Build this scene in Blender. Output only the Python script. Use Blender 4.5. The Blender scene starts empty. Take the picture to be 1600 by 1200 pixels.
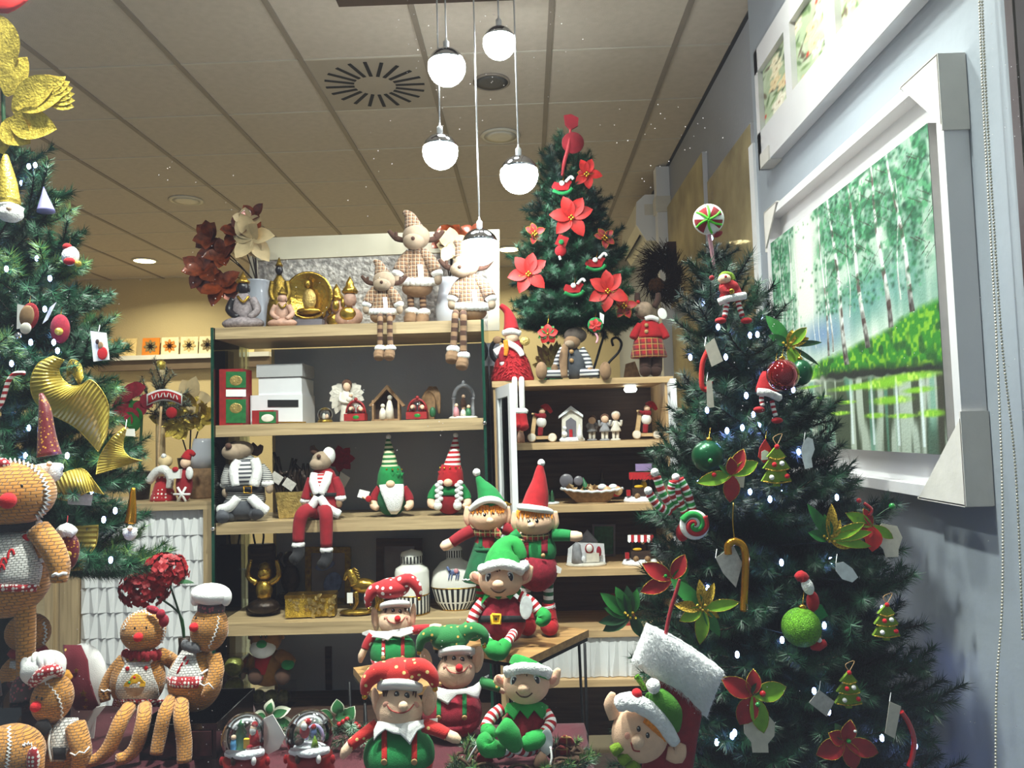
import bpy, math, random
import numpy as np
from mathutils import Vector, Matrix
random.seed(7)
S = bpy.context.scene
COL = S.collection
# ------------------------------------------------------------------ camera, light, exposure
ZC = 1.4335; CEIL = 3.25; FPX = 1202.0
PITCH, YAW, ROLL = .0602, .0181, .0283
_f = Vector((-math.sin(YAW)*math.cos(PITCH), math.cos(YAW)*math.cos(PITCH), math.sin(PITCH)))
_r0 = Vector((math.cos(YAW), math.sin(YAW), 0)); _u0 = _r0.cross(_f)
_r = _r0*math.cos(ROLL) - _u0*math.sin(ROLL); _u = _u0*math.cos(ROLL) + _r0*math.sin(ROLL)
CAMP = Vector((0, 0, ZC))
cd = bpy.data.cameras.new('camera'); cam = bpy.data.objects.new('camera', cd); COL.objects.link(cam)
cd.sensor_width = 36; cd.lens = FPX/1600*36; cd.clip_start = .02
mw = Matrix((( _r.x, _u.x, -_f.x, 0), (_r.y, _u.y, -_f.y, 0), (_r.z, _u.z, -_f.z, ZC), (0, 0, 0, 1)))
cam.matrix_world = mw; S.camera = cam
S.view_settings.view_transform = 'Standard'; S.view_settings.look = 'None'
S.view_settings.gamma = 1; S.view_settings.use_curve_mapping = False
S.view_settings.exposure = 0.45
w = bpy.data.worlds.new('world'); S.world = w; w.use_nodes = True
w.node_tree.nodes['Background'].inputs[0].default_value = (.62, .64, .80, 1)
w.node_tree.nodes['Background'].inputs[1].default_value = .43

def area(name, loc, target, size, power, col, spread=180):
    l = bpy.data.lights.new(name, 'AREA'); l.shape = 'DISK'; l.size = size; l.energy = power; l.color = col
    l.spread = math.radians(spread)
    o = bpy.data.objects.new(name, l); COL.objects.link(o); o.location = loc
    o.rotation_euler = (Vector(target)-Vector(loc)).to_track_quat('-Z', 'Y').to_euler()
    return o
COOL = (1, .97, .94); WARM = (1, .84, .60)
# recessed ceiling spots over the display window (above the frame)
area('window_spot_a', (.50, 1.72, 3.22), (.62, 2.0, 1.2), .12, 9, COOL, 120)
area('window_spot_b', (-.25, 1.70, 3.22), (-.2, 2.15, .8), .12, 36, COOL, 115)
area('window_spot_c', (-1.05, 1.70, 3.22), (-1.0, 2.0, .9), .12, 26, COOL, 115)
area('window_spot_d', (.30, 2.2, 3.22), (1.0, 2.1, 2.45), .12, 11, COOL, 120)
# downlights of the shop behind
for i, (x, y) in enumerate([(-3.81, 7.60), (-.13, 7.62), (-1.97, 7.6), (-3.81, 5.7), (-2.1, 6.3)]):
    area('shop_downlight_%s' % 'abcdefg'[i], (x, y, 3.235), (x, y, 0), .17, 24, WARM, 150)

# ------------------------------------------------------------------ pixel to place
def ray(x, y): return _f + _r*((x-800)/FPX) + _u*((600-y)/FPX)
def at(x, y, Y): d = ray(x, y); return CAMP + d*(Y/d.y)
def onz(x, y, Z): d = ray(x, y); return CAMP + d*((Z-ZC)/d.z)
def onx(x, y, X): d = ray(x, y); return CAMP + d*(X/d.x)
def xat(px, Y, Z):
    lo, hi = -6., 6.
    for _ in range(40):
        m_ = (lo+hi)/2; v = Vector((m_, Y, Z))-CAMP
        if 800+FPX*v.dot(_r)/v.dot(_f) < px: lo = m_
        else: hi = m_
    return lo
def zat(px, py, Y): return at(px, py, Y).z

# ------------------------------------------------------------------ materials
def lin(h):
    h = h.lstrip('#'); c = [int(h[i:i+2], 16)/255 for i in (0, 2, 4)]
    return tuple((v/12.92 if v <= .04045 else ((v+.055)/1.055)**2.4) for v in c) + (1,)
MT = {}
def newmat(key):
    m = bpy.data.materials.new(key); m.use_nodes = True
    nt = m.node_tree; b = nt.nodes['Principled BSDF']; MT[key] = m
    return m, nt, b
def setin(b, **k):
    for n, v in k.items():
        n = n.replace('_', ' ')
        if n in b.inputs: b.inputs[n].default_value = v
def vary(nt, b, col, scale, amt, detail=3):
    tc = nt.nodes.new('ShaderNodeTexCoord'); nz = nt.nodes.new('ShaderNodeTexNoise')
    nz.inputs['Scale'].default_value = scale; nz.inputs['Detail'].default_value = detail
    nt.links.new(tc.outputs['Object'], nz.inputs['Vector'])
    rp = nt.nodes.new('ShaderNodeValToRGB')
    rp.color_ramp.elements[0].position = .3; rp.color_ramp.elements[1].position = .7
    rp.color_ramp.elements[0].color = tuple(max(0, c*(1-amt)) for c in col[:3])+(1,)
    rp.color_ramp.elements[1].color = tuple(min(1, c*(1+amt)) for c in col[:3])+(1,)
    nt.links.new(nz.outputs['Fac'], rp.inputs[0]); nt.links.new(rp.outputs[0], b.inputs['Base Color'])
def bumpit(nt, b, scale, dist, src=None):
    bp = nt.nodes.new('ShaderNodeBump'); bp.inputs['Strength'].default_value = 1; bp.inputs['Distance'].default_value = dist
    if src is None:
        tc = nt.nodes.new('ShaderNodeTexCoord'); nz = nt.nodes.new('ShaderNodeTexNoise')
        nz.inputs['Scale'].default_value = scale; nz.inputs['Detail'].default_value = 4
        nt.links.new(tc.outputs['Object'], nz.inputs['Vector']); src = nz.outputs['Fac']
    nt.links.new(src, bp.inputs['Height']); nt.links.new(bp.outputs[0], b.inputs['Normal'])
def mat(key, col, rough=.6, metal=0, var=None, bump=None, sheen=0, coat=0, emit=0, trans=0, alpha=1, ecol=None, sub=0):
    if key in MT: return MT[key]
    m, nt, b = newmat(key); c = lin(col)
    setin(b, Base_Color=c, Roughness=rough, Metallic=metal, Sheen_Weight=sheen, Coat_Weight=coat,
          Transmission_Weight=trans, Alpha=alpha)
    if emit:
        b.inputs['Emission Color'].default_value = lin(ecol or col); b.inputs['Emission Strength'].default_value = emit
    if var: vary(nt, b, c, *var)
    if bump: bumpit(nt, b, *bump)
    return m
def fab(key, col, amt=.12, sc=60, bsc=500, bd=.0012, sheen=.06):
    return mat(key, col, .9, var=(sc, amt), bump=(bsc, bd), sheen=sheen)
def coordxz(nt, sx=1, sz=1, out='Object', sw=None):
    tc = nt.nodes.new('ShaderNodeTexCoord'); sp = nt.nodes.new('ShaderNodeSeparateXYZ'); cb = nt.nodes.new('ShaderNodeCombineXYZ')
    nt.links.new(tc.outputs[out], sp.inputs[0]); a = sw or ('X', 'Z')
    nt.links.new(sp.outputs[a[0]], cb.inputs[0]); nt.links.new(sp.outputs[a[1]], cb.inputs[1])
    return cb.outputs[0]
def knit(key, col, bw=.010, bh=.0055):
    m, nt, b = newmat(key); c = lin(col); setin(b, Roughness=.95, Sheen_Weight=.3)
    v = coordxz(nt); br = nt.nodes.new('ShaderNodeTexBrick')
    # slight wobble so that rows are not ruler straight
    nz = nt.nodes.new('ShaderNodeTexNoise'); nz.inputs['Scale'].default_value = 30
    mx = nt.nodes.new('ShaderNodeMix'); mx.data_type = 'VECTOR'; mx.inputs['Factor'].default_value = .006
    nt.links.new(v, nz.inputs['Vector']); nt.links.new(v, mx.inputs['A']); nt.links.new(nz.outputs['Color'], mx.inputs['B'])
    nt.links.new(mx.outputs['Result'], br.inputs['Vector'])
    br.inputs['Scale'].default_value = 1; br.inputs['Brick Width'].default_value = bw; br.inputs['Row Height'].default_value = bh
    br.inputs['Mortar Size'].default_value = bh*.16; br.inputs['Mortar Smooth'].default_value = 1
    br.inputs['Color1'].default_value = c; br.inputs['Color2'].default_value = tuple(x*.88 for x in c[:3])+(1,)
    br.inputs['Mortar'].default_value = tuple(x*.55 for x in c[:3])+(1,)
    nt.links.new(br.outputs['Color'], b.inputs['Base Color'])
    iv = nt.nodes.new('ShaderNodeMath'); iv.operation = 'SUBTRACT'; iv.inputs[0].default_value = 1
    nt.links.new(br.outputs['Fac'], iv.inputs[1]); bumpit(nt, b, 1, .0025, iv.outputs[0])
    return m
def dots(key, col, dcol, scale, thr=.3, rnd=.4, metal=0, rough=.85):
    m, nt, b = newmat(key); setin(b, Roughness=rough, Sheen_Weight=.2)
    tc = nt.nodes.new('ShaderNodeTexCoord'); vo = nt.nodes.new('ShaderNodeTexVoronoi')
    vo.inputs['Scale'].default_value = scale; vo.inputs['Randomness'].default_value = rnd
    nt.links.new(tc.outputs['Object'], vo.inputs['Vector'])
    lt = nt.nodes.new('ShaderNodeMath'); lt.operation = 'LESS_THAN'; lt.inputs[1].default_value = thr
    nt.links.new(vo.outputs['Distance'], lt.inputs[0])
    mx = nt.nodes.new('ShaderNodeMix'); mx.data_type = 'RGBA'
    mx.inputs['A'].default_value = lin(col); mx.inputs['B'].default_value = lin(dcol)
    nt.links.new(lt.outputs[0], mx.inputs['Factor']); nt.links.new(mx.outputs['Result'], b.inputs['Base Color'])
    bumpit(nt, b, 500, .001)
    return m
def bands(key, cols, axis, freq, rough=.85, out='Object'):
    """hard stripes across one axis"""
    m, nt, b = newmat(key); setin(b, Roughness=rough)
    tc = nt.nodes.new('ShaderNodeTexCoord'); sp = nt.nodes.new('ShaderNodeSeparateXYZ'); nt.links.new(tc.outputs[out], sp.inputs[0])
    mu = nt.nodes.new('ShaderNodeMath'); mu.operation = 'MULTIPLY'; mu.inputs[1].default_value = freq
    fr = nt.nodes.new('ShaderNodeMath'); fr.operation = 'FRACT'
    rp = nt.nodes.new('ShaderNodeValToRGB'); rp.color_ramp.interpolation = 'CONSTANT'
    n = len(cols); e = rp.color_ramp.elements; e[1].position = 1/n
    while len(e) < n: e.new(len(e)/n)
    for i, c in enumerate(cols): e[i].position = i/n; e[i].color = lin(c)
    nt.links.new(sp.outputs[axis], mu.inputs[0]); nt.links.new(mu.outputs[0], fr.inputs[0])
    nt.links.new(fr.outputs[0], rp.inputs[0]); nt.links.new(rp.outputs[0], b.inputs['Base Color'])
    return m
def plaid(key, base, c1, c2, f):
    m, nt, b = newmat(key); setin(b, Roughness=.9, Sheen_Weight=.2)
    tc = nt.nodes.new('ShaderNodeTexCoord'); sp = nt.nodes.new('ShaderNodeSeparateXYZ'); nt.links.new(tc.outputs['Object'], sp.inputs[0])
    prev = None
    for k, (ax, c, fq, lim) in enumerate([('X', c1, f, .45), ('Z', c1, f, .45), ('X', c2, f, .12), ('Z', c2, f, .12)]):
        mu = nt.nodes.new('ShaderNodeMath'); mu.operation = 'MULTIPLY'; mu.inputs[1].default_value = fq
        fr = nt.nodes.new('ShaderNodeMath'); fr.operation = 'FRACT'
        lt = nt.nodes.new('ShaderNodeMath'); lt.operation = 'LESS_THAN'; lt.inputs[1].default_value = lim
        sc = nt.nodes.new('ShaderNodeMath'); sc.operation = 'MULTIPLY'; sc.inputs[1].default_value = .6 if k < 2 else .8
        nt.links.new(sp.outputs[ax], mu.inputs[0]); nt.links.new(mu.outputs[0], fr.inputs[0]); nt.links.new(fr.outputs[0], lt.inputs[0])
        nt.links.new(lt.outputs[0], sc.inputs[0])
        mx = nt.nodes.new('ShaderNodeMix'); mx.data_type = 'RGBA'
        if prev: nt.links.new(prev, mx.inputs['A'])
        else: mx.inputs['A'].default_value = lin(base)
        mx.inputs['B'].default_value = lin(c); nt.links.new(sc.outputs[0], mx.inputs['Factor']); prev = mx.outputs['Result']
    nt.links.new(prev, b.inputs['Base Color']); bumpit(nt, b, 500, .001)
    return m
def wood(key, c1, c2, rough=.5, stretch=(1.5, 30, 30), sc=2.2):
    m, nt, b = newmat(key); setin(b, Roughness=rough)
    tc = nt.nodes.new('ShaderNodeTexCoord'); mp = nt.nodes.new('ShaderNodeMapping')
    mp.inputs['Scale'].default_value = stretch
    nz = nt.nodes.new('ShaderNodeTexNoise'); nz.inputs['Scale'].default_value = sc; nz.inputs['Detail'].default_value = 6
    nz.inputs['Distortion'].default_value = .6
    nt.links.new(tc.outputs['Object'], mp.inputs[0]); nt.links.new(mp.outputs[0], nz.inputs['Vector'])
    rp = nt.nodes.new('ShaderNodeValToRGB'); rp.color_ramp.elements[0].position = .3; rp.color_ramp.elements[1].position = .72
    rp.color_ramp.elements[0].color = lin(c1); rp.color_ramp.elements[1].color = lin(c2)
    nt.links.new(nz.outputs['Fac'], rp.inputs[0]); nt.links.new(rp.outputs[0], b.inputs['Base Color'])
    bumpit(nt, b, 1, .0006, nz.outputs['Fac'])
    return m
def vcol(key, rough=.7, coat=0):
    m, nt, b = newmat(key); setin(b, Roughness=rough, Coat_Weight=coat)
    a = nt.nodes.new('ShaderNodeVertexColor'); a.layer_name = 'paint'
    nt.links.new(a.outputs[0], b.inputs['Base Color']); bumpit(nt, b, 160, .0012)
    return m
def thinglass(key, tint='#ffffff', refl=.06, rough=.02, haze=None):
    m = bpy.data.materials.new(key); m.use_nodes = True; MT[key] = m
    nt = m.node_tree; nt.nodes.clear(); out = nt.nodes.new('ShaderNodeOutputMaterial')
    tr = nt.nodes.new('ShaderNodeBsdfTransparent'); tr.inputs[0].default_value = lin(tint)
    gl = nt.nodes.new('ShaderNodeBsdfGlossy'); gl.inputs['Roughness'].default_value = rough
    fr = nt.nodes.new('ShaderNodeFresnel'); fr.inputs[0].default_value = 1.45
    mm = nt.nodes.new('ShaderNodeMath'); mm.operation = 'MULTIPLY'; mm.inputs[1].default_value = refl/.04
    nt.links.new(fr.outputs[0], mm.inputs[0]); mm.use_clamp = True
    mx = nt.nodes.new('ShaderNodeMixShader'); nt.links.new(mm.outputs[0], mx.inputs[0])
    nt.links.new(tr.outputs[0], mx.inputs[1]); nt.links.new(gl.outputs[0], mx.inputs[2]); res = mx.outputs[0]
    if haze:  # dust: small specks lying on the pane
        tc = nt.nodes.new('ShaderNodeTexCoord'); vo = nt.nodes.new('ShaderNodeTexVoronoi'); vo.inputs['Scale'].default_value = 60
        lt = nt.nodes.new('ShaderNodeMath'); lt.operation = 'LESS_THAN'; lt.inputs[1].default_value = .06
        nz = nt.nodes.new('ShaderNodeTexNoise'); nz.inputs['Scale'].default_value = 2.6; nz.inputs['Detail'].default_value = 3
        gt = nt.nodes.new('ShaderNodeMath'); gt.operation = 'GREATER_THAN'; gt.inputs[1].default_value = .57
        mu = nt.nodes.new('ShaderNodeMath'); mu.operation = 'MULTIPLY'
        m2 = nt.nodes.new('ShaderNodeMath'); m2.operation = 'MULTIPLY'; m2.inputs[1].default_value = haze
        for n in (vo, nz): nt.links.new(tc.outputs['Object'], n.inputs['Vector'])
        nt.links.new(vo.outputs['Distance'], lt.inputs[0]); nt.links.new(nz.outputs['Fac'], gt.inputs[0])
        nt.links.new(lt.outputs[0], mu.inputs[0]); nt.links.new(gt.outputs[0], mu.inputs[1]); nt.links.new(mu.outputs[0], m2.inputs[0])
        tl = nt.nodes.new('ShaderNodeBsdfTranslucent'); tl.inputs[0].default_value = (1, 1, 1, 1)
        mx2 = nt.nodes.new('ShaderNodeMixShader'); nt.links.new(m2.outputs[0], mx2.inputs[0])
        nt.links.new(res, mx2.inputs[1]); nt.links.new(tl.outputs[0], mx2.inputs[2]); res = mx2.outputs[0]
    nt.links.new(res, out.inputs[0])
    return m

# ------------------------------------------------------------------ mesh building
class MB:
    def __init__(s): s.v = []; s.f = []; s.mi = []; s.sm = []
    def add(s, vs, fs, mi=0, sm=True):
        o = len(s.v); s.v += [tuple(v) for v in vs]
        for i, f in enumerate(fs):
            s.f.append(tuple(o+k for k in f)); s.mi.append(mi[i] if isinstance(mi, list) else mi); s.sm.append(sm)
        return s
    def ell(s, c, r, tilt=0, seg=18, ring=11, mi=0, M=None, jit=0):
        c = Vector(c); vs = []; fs = []
        if isinstance(r, (int, float)): r = (r, r, r)
        R = M or Matrix.Rotation(tilt, 3, 'Y')
        for i in range(ring+1):
            th = math.pi*i/ring
            for j in range(seg):
                ph = 2*math.pi*j/seg
                k = 1+random.uniform(-jit, jit) if jit else 1
                vs.append(c + R @ Vector((r[0]*math.sin(th)*math.cos(ph)*k, r[1]*math.sin(th)*math.sin(ph)*k, r[2]*math.cos(th)*k)))
        for i in range(ring):
            for j in range(seg):
                a = i*seg+j; b = i*seg+(j+1) % seg; fs.append((a, a+seg, b+seg, b))
        return s.add(vs, fs, mi)
    def box(s, c, d, M=None, mi=0):
        c = Vector(c); M = M or Matrix.Identity(3)
        vs = [c + M @ Vector((x*d[0]/2, y*d[1]/2, z*d[2]/2)) for x in (-1, 1) for y in (-1, 1) for z in (-1, 1)]
        return s.add(vs, [(0, 1, 3, 2), (4, 6, 7, 5), (0, 4, 5, 1), (2, 3, 7, 6), (0, 2, 6, 4), (1, 5, 7, 3)], mi, False)
    def bb(s, a, b, mi=0):
        return s.box([(p+q)/2 for p, q in zip(a, b)], [abs(q-p) for p, q in zip(a, b)], None, mi)
    def tube(s, pts, rad, seg=10, mi=0, jit=0, flat=1.0, cap=True):
        pts = [Vector(p) for p in pts]; n = len(pts)
        if isinstance(rad, (int, float)): rad = [rad]*n
        vs = []; fs = []; ms = []
        ref = None
        for i, p in enumerate(pts):
            t = (pts[min(i+1, n-1)] - pts[max(i-1, 0)])
            t = t.normalized() if t.length > 1e-9 else Vector((0, 0, 1))
            if ref is None:
                ref = Vector((0, 1, 0)) if abs(t.y) < .9 else Vector((1, 0, 0))
            a = (ref - t*ref.dot(t)).normalized(); b = t.cross(a); ref = a
            for j in range(seg):
                ph = 2*math.pi*j/seg; k = rad[i]*(1+random.uniform(-jit, jit) if jit else 1)
                vs.append(p + a*math.cos(ph)*k*flat + b*math.sin(ph)*k)
        for i in range(n-1):
            for j in range(seg):
                a0 = i*seg+j; b0 = i*seg+(j+1) % seg; fs.append((a0, b0, b0+seg, a0+seg)); ms.append(mi[i % len(mi)] if isinstance(mi, list) else mi)
        if cap:
            fs.append(tuple(range(seg))[::-1]); fs.append(tuple((n-1)*seg+j for j in range(seg)))
            ms += [mi[0] if isinstance(mi, list) else mi, mi[(n-2) % len(mi)] if isinstance(mi, list) else mi]
        return s.add(vs, fs, ms)
    def lathe(s, c, prof, seg=24, M=None, mi=0, sx=1, sy=1):
        c = Vector(c); M = M or Matrix.Identity(3); vs = []; fs = []; ms = []
        for r, z in prof:
            for j in range(seg):
                ph = 2*math.pi*j/seg; vs.append(c + M @ Vector((r*math.cos(ph)*sx, r*math.sin(ph)*sy, z)))
        for i in range(len(prof)-1):
            for j in range(seg):
                a = i*seg+j; b = i*seg+(j+1) % seg; fs.append((a, b, b+seg, a+seg)); ms.append(mi[i % len(mi)] if isinstance(mi, list) else mi)
        if prof[0][0] > 1e-5: fs.append(tuple(range(seg))[::-1]); ms.append(ms[0])
        if prof[-1][0] > 1e-5: fs.append(tuple((len(prof)-1)*seg+j for j in range(seg))); ms.append(ms[-1])
        return s.add(vs, fs, ms)
    def grid(s, rows, th=None, mi=0, sm=True):
        """rows: list of equal-length vector lists; th: thickness vector function"""
        n = len(rows); m = len(rows[0]); vs = [Vector(p) for r in rows for p in r]; fs = []
        for i in range(n-1):
            for j in range(m-1): a = i*m+j; fs.append((a, a+1, a+m+1, a+m))
        if th is not None:
            o = n*m; vs += [p+Vector(th) for p in vs]
            fs += [tuple(k+o for k in f)[::-1] for f in list(fs)]
            rim = [j for j in range(m)] + [i*m+m-1 for i in range(1, n)] + [(n-1)*m+j for j in range(m-2, -1, -1)] + [i*m for i in range(n-2, 0, -1)]
            for a, b in zip(rim, rim[1:]+rim[:1]): fs.append((b, a, a+o, b+o))
        return s.add(vs, fs, mi, sm)
    def prism(s, pts, ext, mi=0):
        """planar outline pts (3d), extruded by vector ext"""
        n = len(pts); P = [Vector(p) for p in pts]; e = Vector(ext)
        return s.add(P+[p+e for p in P], [tuple(range(n))[::-1], tuple(n+i for i in range(n))] +
                     [(i, (i+1) % n, n+(i+1) % n, n+i) for i in range(n)], mi, False)
    def leaf(s, base, d, nrm, L, W, curl=.25, fold=.25, n=6, mi=0, shape=1.0):
        d = Vector(d).normalized(); nrm = Vector(nrm); nrm = (nrm - d*nrm.dot(d)).normalized(); sd = d.cross(nrm)
        rows = []
        for i in range(n+1):
            t = i/n; w = W*(math.sin(math.pi*min(1, t**shape*.97+.03)))**.8
            c = Vector(base) + d*L*t*(1-.15*curl*t) - nrm*(curl*L*t*t)
            rows.append([c - sd*w + nrm*fold*w, c, c + sd*w + nrm*fold*w])
        return s.grid(rows, None, mi)
    def obj(s, name, mats, parent=None, loc=(0, 0, 0)):
        me = bpy.data.meshes.new(name); me.from_pydata(s.v, [], s.f)
        me.polygons.foreach_set('material_index', s.mi); me.polygons.foreach_set('use_smooth', s.sm)
        for m in (mats if isinstance(mats, (list, tuple)) else [mats]): me.materials.append(MT[m] if isinstance(m, str) else m)
        me.update(); o = bpy.data.objects.new(name, me); COL.objects.link(o); o.parent = parent; o.location = loc
        return o
def rotm(axis, a): return Matrix.Rotation(a, 3, axis)
def tag(o, label=None, cat=None, group=None, kind=None):
    if label: o['label'] = label
    if cat: o['category'] = cat
    if group: o['group'] = group
    if kind: o['kind'] = kind
    return o
def empty(name, loc, label=None, cat=None, group=None, kind=None, rz=0):
    o = bpy.data.objects.new(name, None); COL.objects.link(o); o.location = loc; o.rotation_euler = (0, 0, rz); o.empty_display_size = .02
    return tag(o, label, cat, group, kind)
def struct(name, mb, mats, parent=None):
    o = mb.obj(name, mats, parent)
    if parent is None: o['kind'] = 'structure'
    return o
def inst(src, name, parent, loc=(0, 0, 0), rot=(0, 0, 0), sc=1):
    o = bpy.data.objects.new(name, src.data); COL.objects.link(o); o.parent = parent; o.location = loc; o.rotation_euler = rot
    o.scale = (sc, sc, sc) if isinstance(sc, (int, float)) else sc
    return o
def lerp(a, b, t): return a+(b-a)*t
def smoothpath(pts, n=4):
    """Catmull-Rom through the points, n steps per span"""
    P = [Vector(p) for p in pts]; out = []
    for i in range(len(P)-1):
        p0 = P[max(i-1, 0)]; p1 = P[i]; p2 = P[i+1]; p3 = P[min(i+2, len(P)-1)]
        for k in range(n):
            t = k/n
            out.append(.5*((2*p1)+(p2-p0)*t+(2*p0-5*p1+4*p2-p3)*t*t+(3*p1-p0-3*p2+p3)*t**3))
    return out+[P[-1]]

def eldepth(el, x, y):
    """depth (px units) where the sight line of a pixel meets the front of an ellipsoid"""
    cx, cy, d0, rx, rd, rz = el; tx, tz = Th.cur; d = d0+rd*.7
    for _ in range(14):
        xo = (x-cx)-(d-d0)*tx; zo = (cy-y)-(d-d0)*tz; k = 1-(xo/rx)**2-(zo/rz)**2
        n = d0+rd*(math.sqrt(k) if k > .02 else .14+max(-.3, (k-.02)*.35)); d = (d+n)/2
    return d
class Th:
    cur = (0, 0)
    """a thing laid out from pixels at its own real distance Y; d is depth toward the viewer in pixel units"""
    def __init__(s, name, label, cat, ax, ay, Y, group=None, rest=None):
        s.Y = Y; s.o = at(ax, ay, Y); s.s = (s.o-CAMP).dot(_f)/FPX
        if rest is not None: s.dz = rest - s.o.z
        else: s.dz = 0
        s.elev = math.atan2(ZC-s.o.z, Y); D_ = s.o-CAMP; Th.cur = (D_.x/D_.y, D_.z/D_.y)
        s.e = empty(name, s.o+Vector((0, 0, s.dz)), label, cat, group); s.parts = []
    def dir(s): D_ = s.o-CAMP; Th.cur = (D_.x/D_.y, D_.z/D_.y)
    def P(s, p):
        d = p[2] if len(p) > 2 else 0
        return at(p[0], p[1], s.Y-d*s.s) - s.o
    def put(s, name, mb, mats, par=None, label=None):
        o = mb.obj(name, mats, par or s.e); s.parts.append(o)
        if label: o['label'] = label
        return o
    def ell(s, name, c, r, m, tilt=0, par=None, label=None, **k):
        if isinstance(r, (int, float)): r = (r, r, r)
        return s.put(name, MB().ell(s.P(c), [x*s.s for x in r], math.radians(tilt), **k), m, par, label)
    def tube(s, name, pts, rad, m, par=None, n=4, label=None, smooth=True, **k):
        P = [s.P(p) for p in pts]
        if isinstance(rad, (int, float)): rad = [rad]*len(pts)
        if smooth and len(P) > 1:
            r2 = []
            for i in range(len(rad)-1): r2 += [lerp(rad[i], rad[i+1], q/n) for q in range(n)]
            P = smoothpath(P, n); rad = r2+[rad[-1]]
        return s.put(name, MB().tube(P, [x*s.s for x in rad], **k), m, par, label)
    def lathe(s, name, c, prof, m, tilt=0, par=None, label=None, M=None, **k):
        return s.put(name, MB().lathe(s.P(c), [(r*s.s, z*s.s) for r, z in prof], M=M or rotm('Y', math.radians(tilt)), **k), m, par, label)
    def poly(s, name, pts, th, m, par=None, label=None):
        return s.put(name, MB().prism([s.P(p) for p in pts], (0, th*s.s, 0)), m, par, label)
    def box(s, name, c, d, m, rz=0, tilt=0, par=None, label=None):
        M = rotm('Z', math.radians(rz)) @ rotm('Y', math.radians(tilt))
        return s.put(name, MB().box(s.P(c), [x*s.s for x in d], M), m, par, label)
    def drape(s, name, rows, el, off, m, par=None, n=10, cols=False, th=1.5, wav=0, label=None):
        """cloth lying on the front of an ellipsoid el=(cx,cy,d,rx,rdepth,rz); rows (y,xl,xr) or columns (x,yt,yb)"""
        cx, cy, d0, rx, rd, rz = el; rx *= 1.04; rz *= 1.04; G = []; s.dir()
        for a, b0, b1 in rows:
            L = []
            for i in range(n+1):
                q = lerp(b0, b1, i/n); x, y = (a, q) if cols else (q, a)
                d = eldepth((cx, cy, d0, rx, rd, rz), x, y)+off
                if wav: d += wav*math.sin((x+y*.3)*.9)
                L.append(s.P((x, y, d)))
            G.append(L)
        return s.put(name, MB().grid(G, (0, th*s.s, 0)), m, par, label)
    def settle(s, z, parts=None):
        """rest the lowest point of the given parts on height z"""
        mn = min(v.co.z for p in (parts or s.parts) for v in p.data.vertices)
        s.e.location.z = z - mn; return s
# ------------------------------------------------------------------ surface materials
mat('cream_wall', '#cdbb93', .85, var=(1.2, .06), bump=(60, .002))
mat('grey_wall', '#8f9198', .8, var=(1.5, .06), bump=(40, .002))
mat('panel_white', '#9299a3', .55, var=(2.0, .05), bump=(30, .001))
mat('trim_white', '#e4e4e6', .45, var=(8, .03))
mat('tile_ceiling', '#c8bcae', .95, var=(25, .05), bump=(240, .002))
mat('tee_metal', '#8a7f74', .5, var=(8, .05))
mat('tee_light', '#c9c1b4', .5, var=(8, .05))
mat('plenum', '#3a352f', .9, var=(8, .05))
mat('floor_tile', '#c6c6c2', .35, var=(4, .06), bump=(60, .0008))
mat('grout', '#77746f', .9, var=(9, .1))
mat('black_metal', '#141416', .45, metal=.6, var=(30, .2))
mat('dark_plastic', '#1b1b1d', .4, var=(30, .1))
mat('dark_frame', '#2a1519', .4, var=(12, .1))
mat('partition_grey', '#a3a6b0', .8, var=(3, .07), bump=(80, .001))
wood('oak', '#8f7a5a', '#bfa67f', .5)
wood('oak_v', '#8f7a5a', '#bfa67f', .5, (30, 30, 1.5))
wood('birch', '#b3936a', '#cfae82', .5)
wood('birch_v', '#b3936a', '#cfae82', .5, (30, 30, 1.5))
wood('table_wood', '#8c6a42', '#b98f5c', .45)
wood('brown_wood', '#2c1d17', '#4a3226', .6)
wood('dark_back', '#3a2c25', '#54423a', .7)
thinglass('pane_glass', '#f4faf6', .03, .01, haze=.6)
thinglass('shelf_glass', '#e9f3ee', .05)
mat('glass_edge', '#0c3b2b', .15, coat=.5, var=(20, .2))
mat('lamp_on', '#fff2d8', .5, emit=14, ecol='#ffe1a8')
mat('lamp_off', '#d8d2c4', .4, var=(20, .05))
mat('white_paint', '#dedee2', .4, var=(10, .03))
mat('flute_white', '#d9d9da', .5, var=(14, .03))
mat('grille', '#55524e', .7, var=(300, .5))
mat('slot_black', '#0b0b0c', .8, var=(20, .1))
mat('ac_white', '#d6d3c6', .4, var=(10, .03))
mat('card', '#cbc6c0', .8, var=(20, .05), bump=(40, .001))

RW = 1.045; BACK = 8.5; LW = -5.2; WIN = 1.5; PX_ = 1.0
# ------------------------------------------------------------------ shell
fl = struct('floor', MB().bb((LW, WIN-.3, -.06), (RW+.1, BACK, -.006)), 'grout')
t0 = MB().bb((-.297, -.297, -.012), (.297, .297, 0)).obj('floor_tile', 'floor_tile', fl)
first = True
for i in range(-3, 2):
    for j in range(8):
        p = (.15+.6*i, 2.4+.6*j, .004)
        if p[0] > .8: continue
        if first: t0.location = p; first = False
        else: inst(t0, 'floor_tile', fl, p)
struct('wall_back', MB().bb((LW, BACK, 0), (RW+.1, BACK+.1, CEIL+.1)), 'cream_wall')
struct('wall_right', MB().bb((RW, WIN, 0), (RW+.1, BACK, CEIL+.1)), 'grey_wall')
struct('wall_left', MB().bb((LW-.1, WIN, 0), (LW, BACK, CEIL+.1)), 'cream_wall')
ce = struct('ceiling', MB().bb((LW, WIN-.1, CEIL+.045), (RW, BACK, CEIL+.1)), 'plenum')
CX0, CY0 = -2.2416, 3.606
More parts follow.
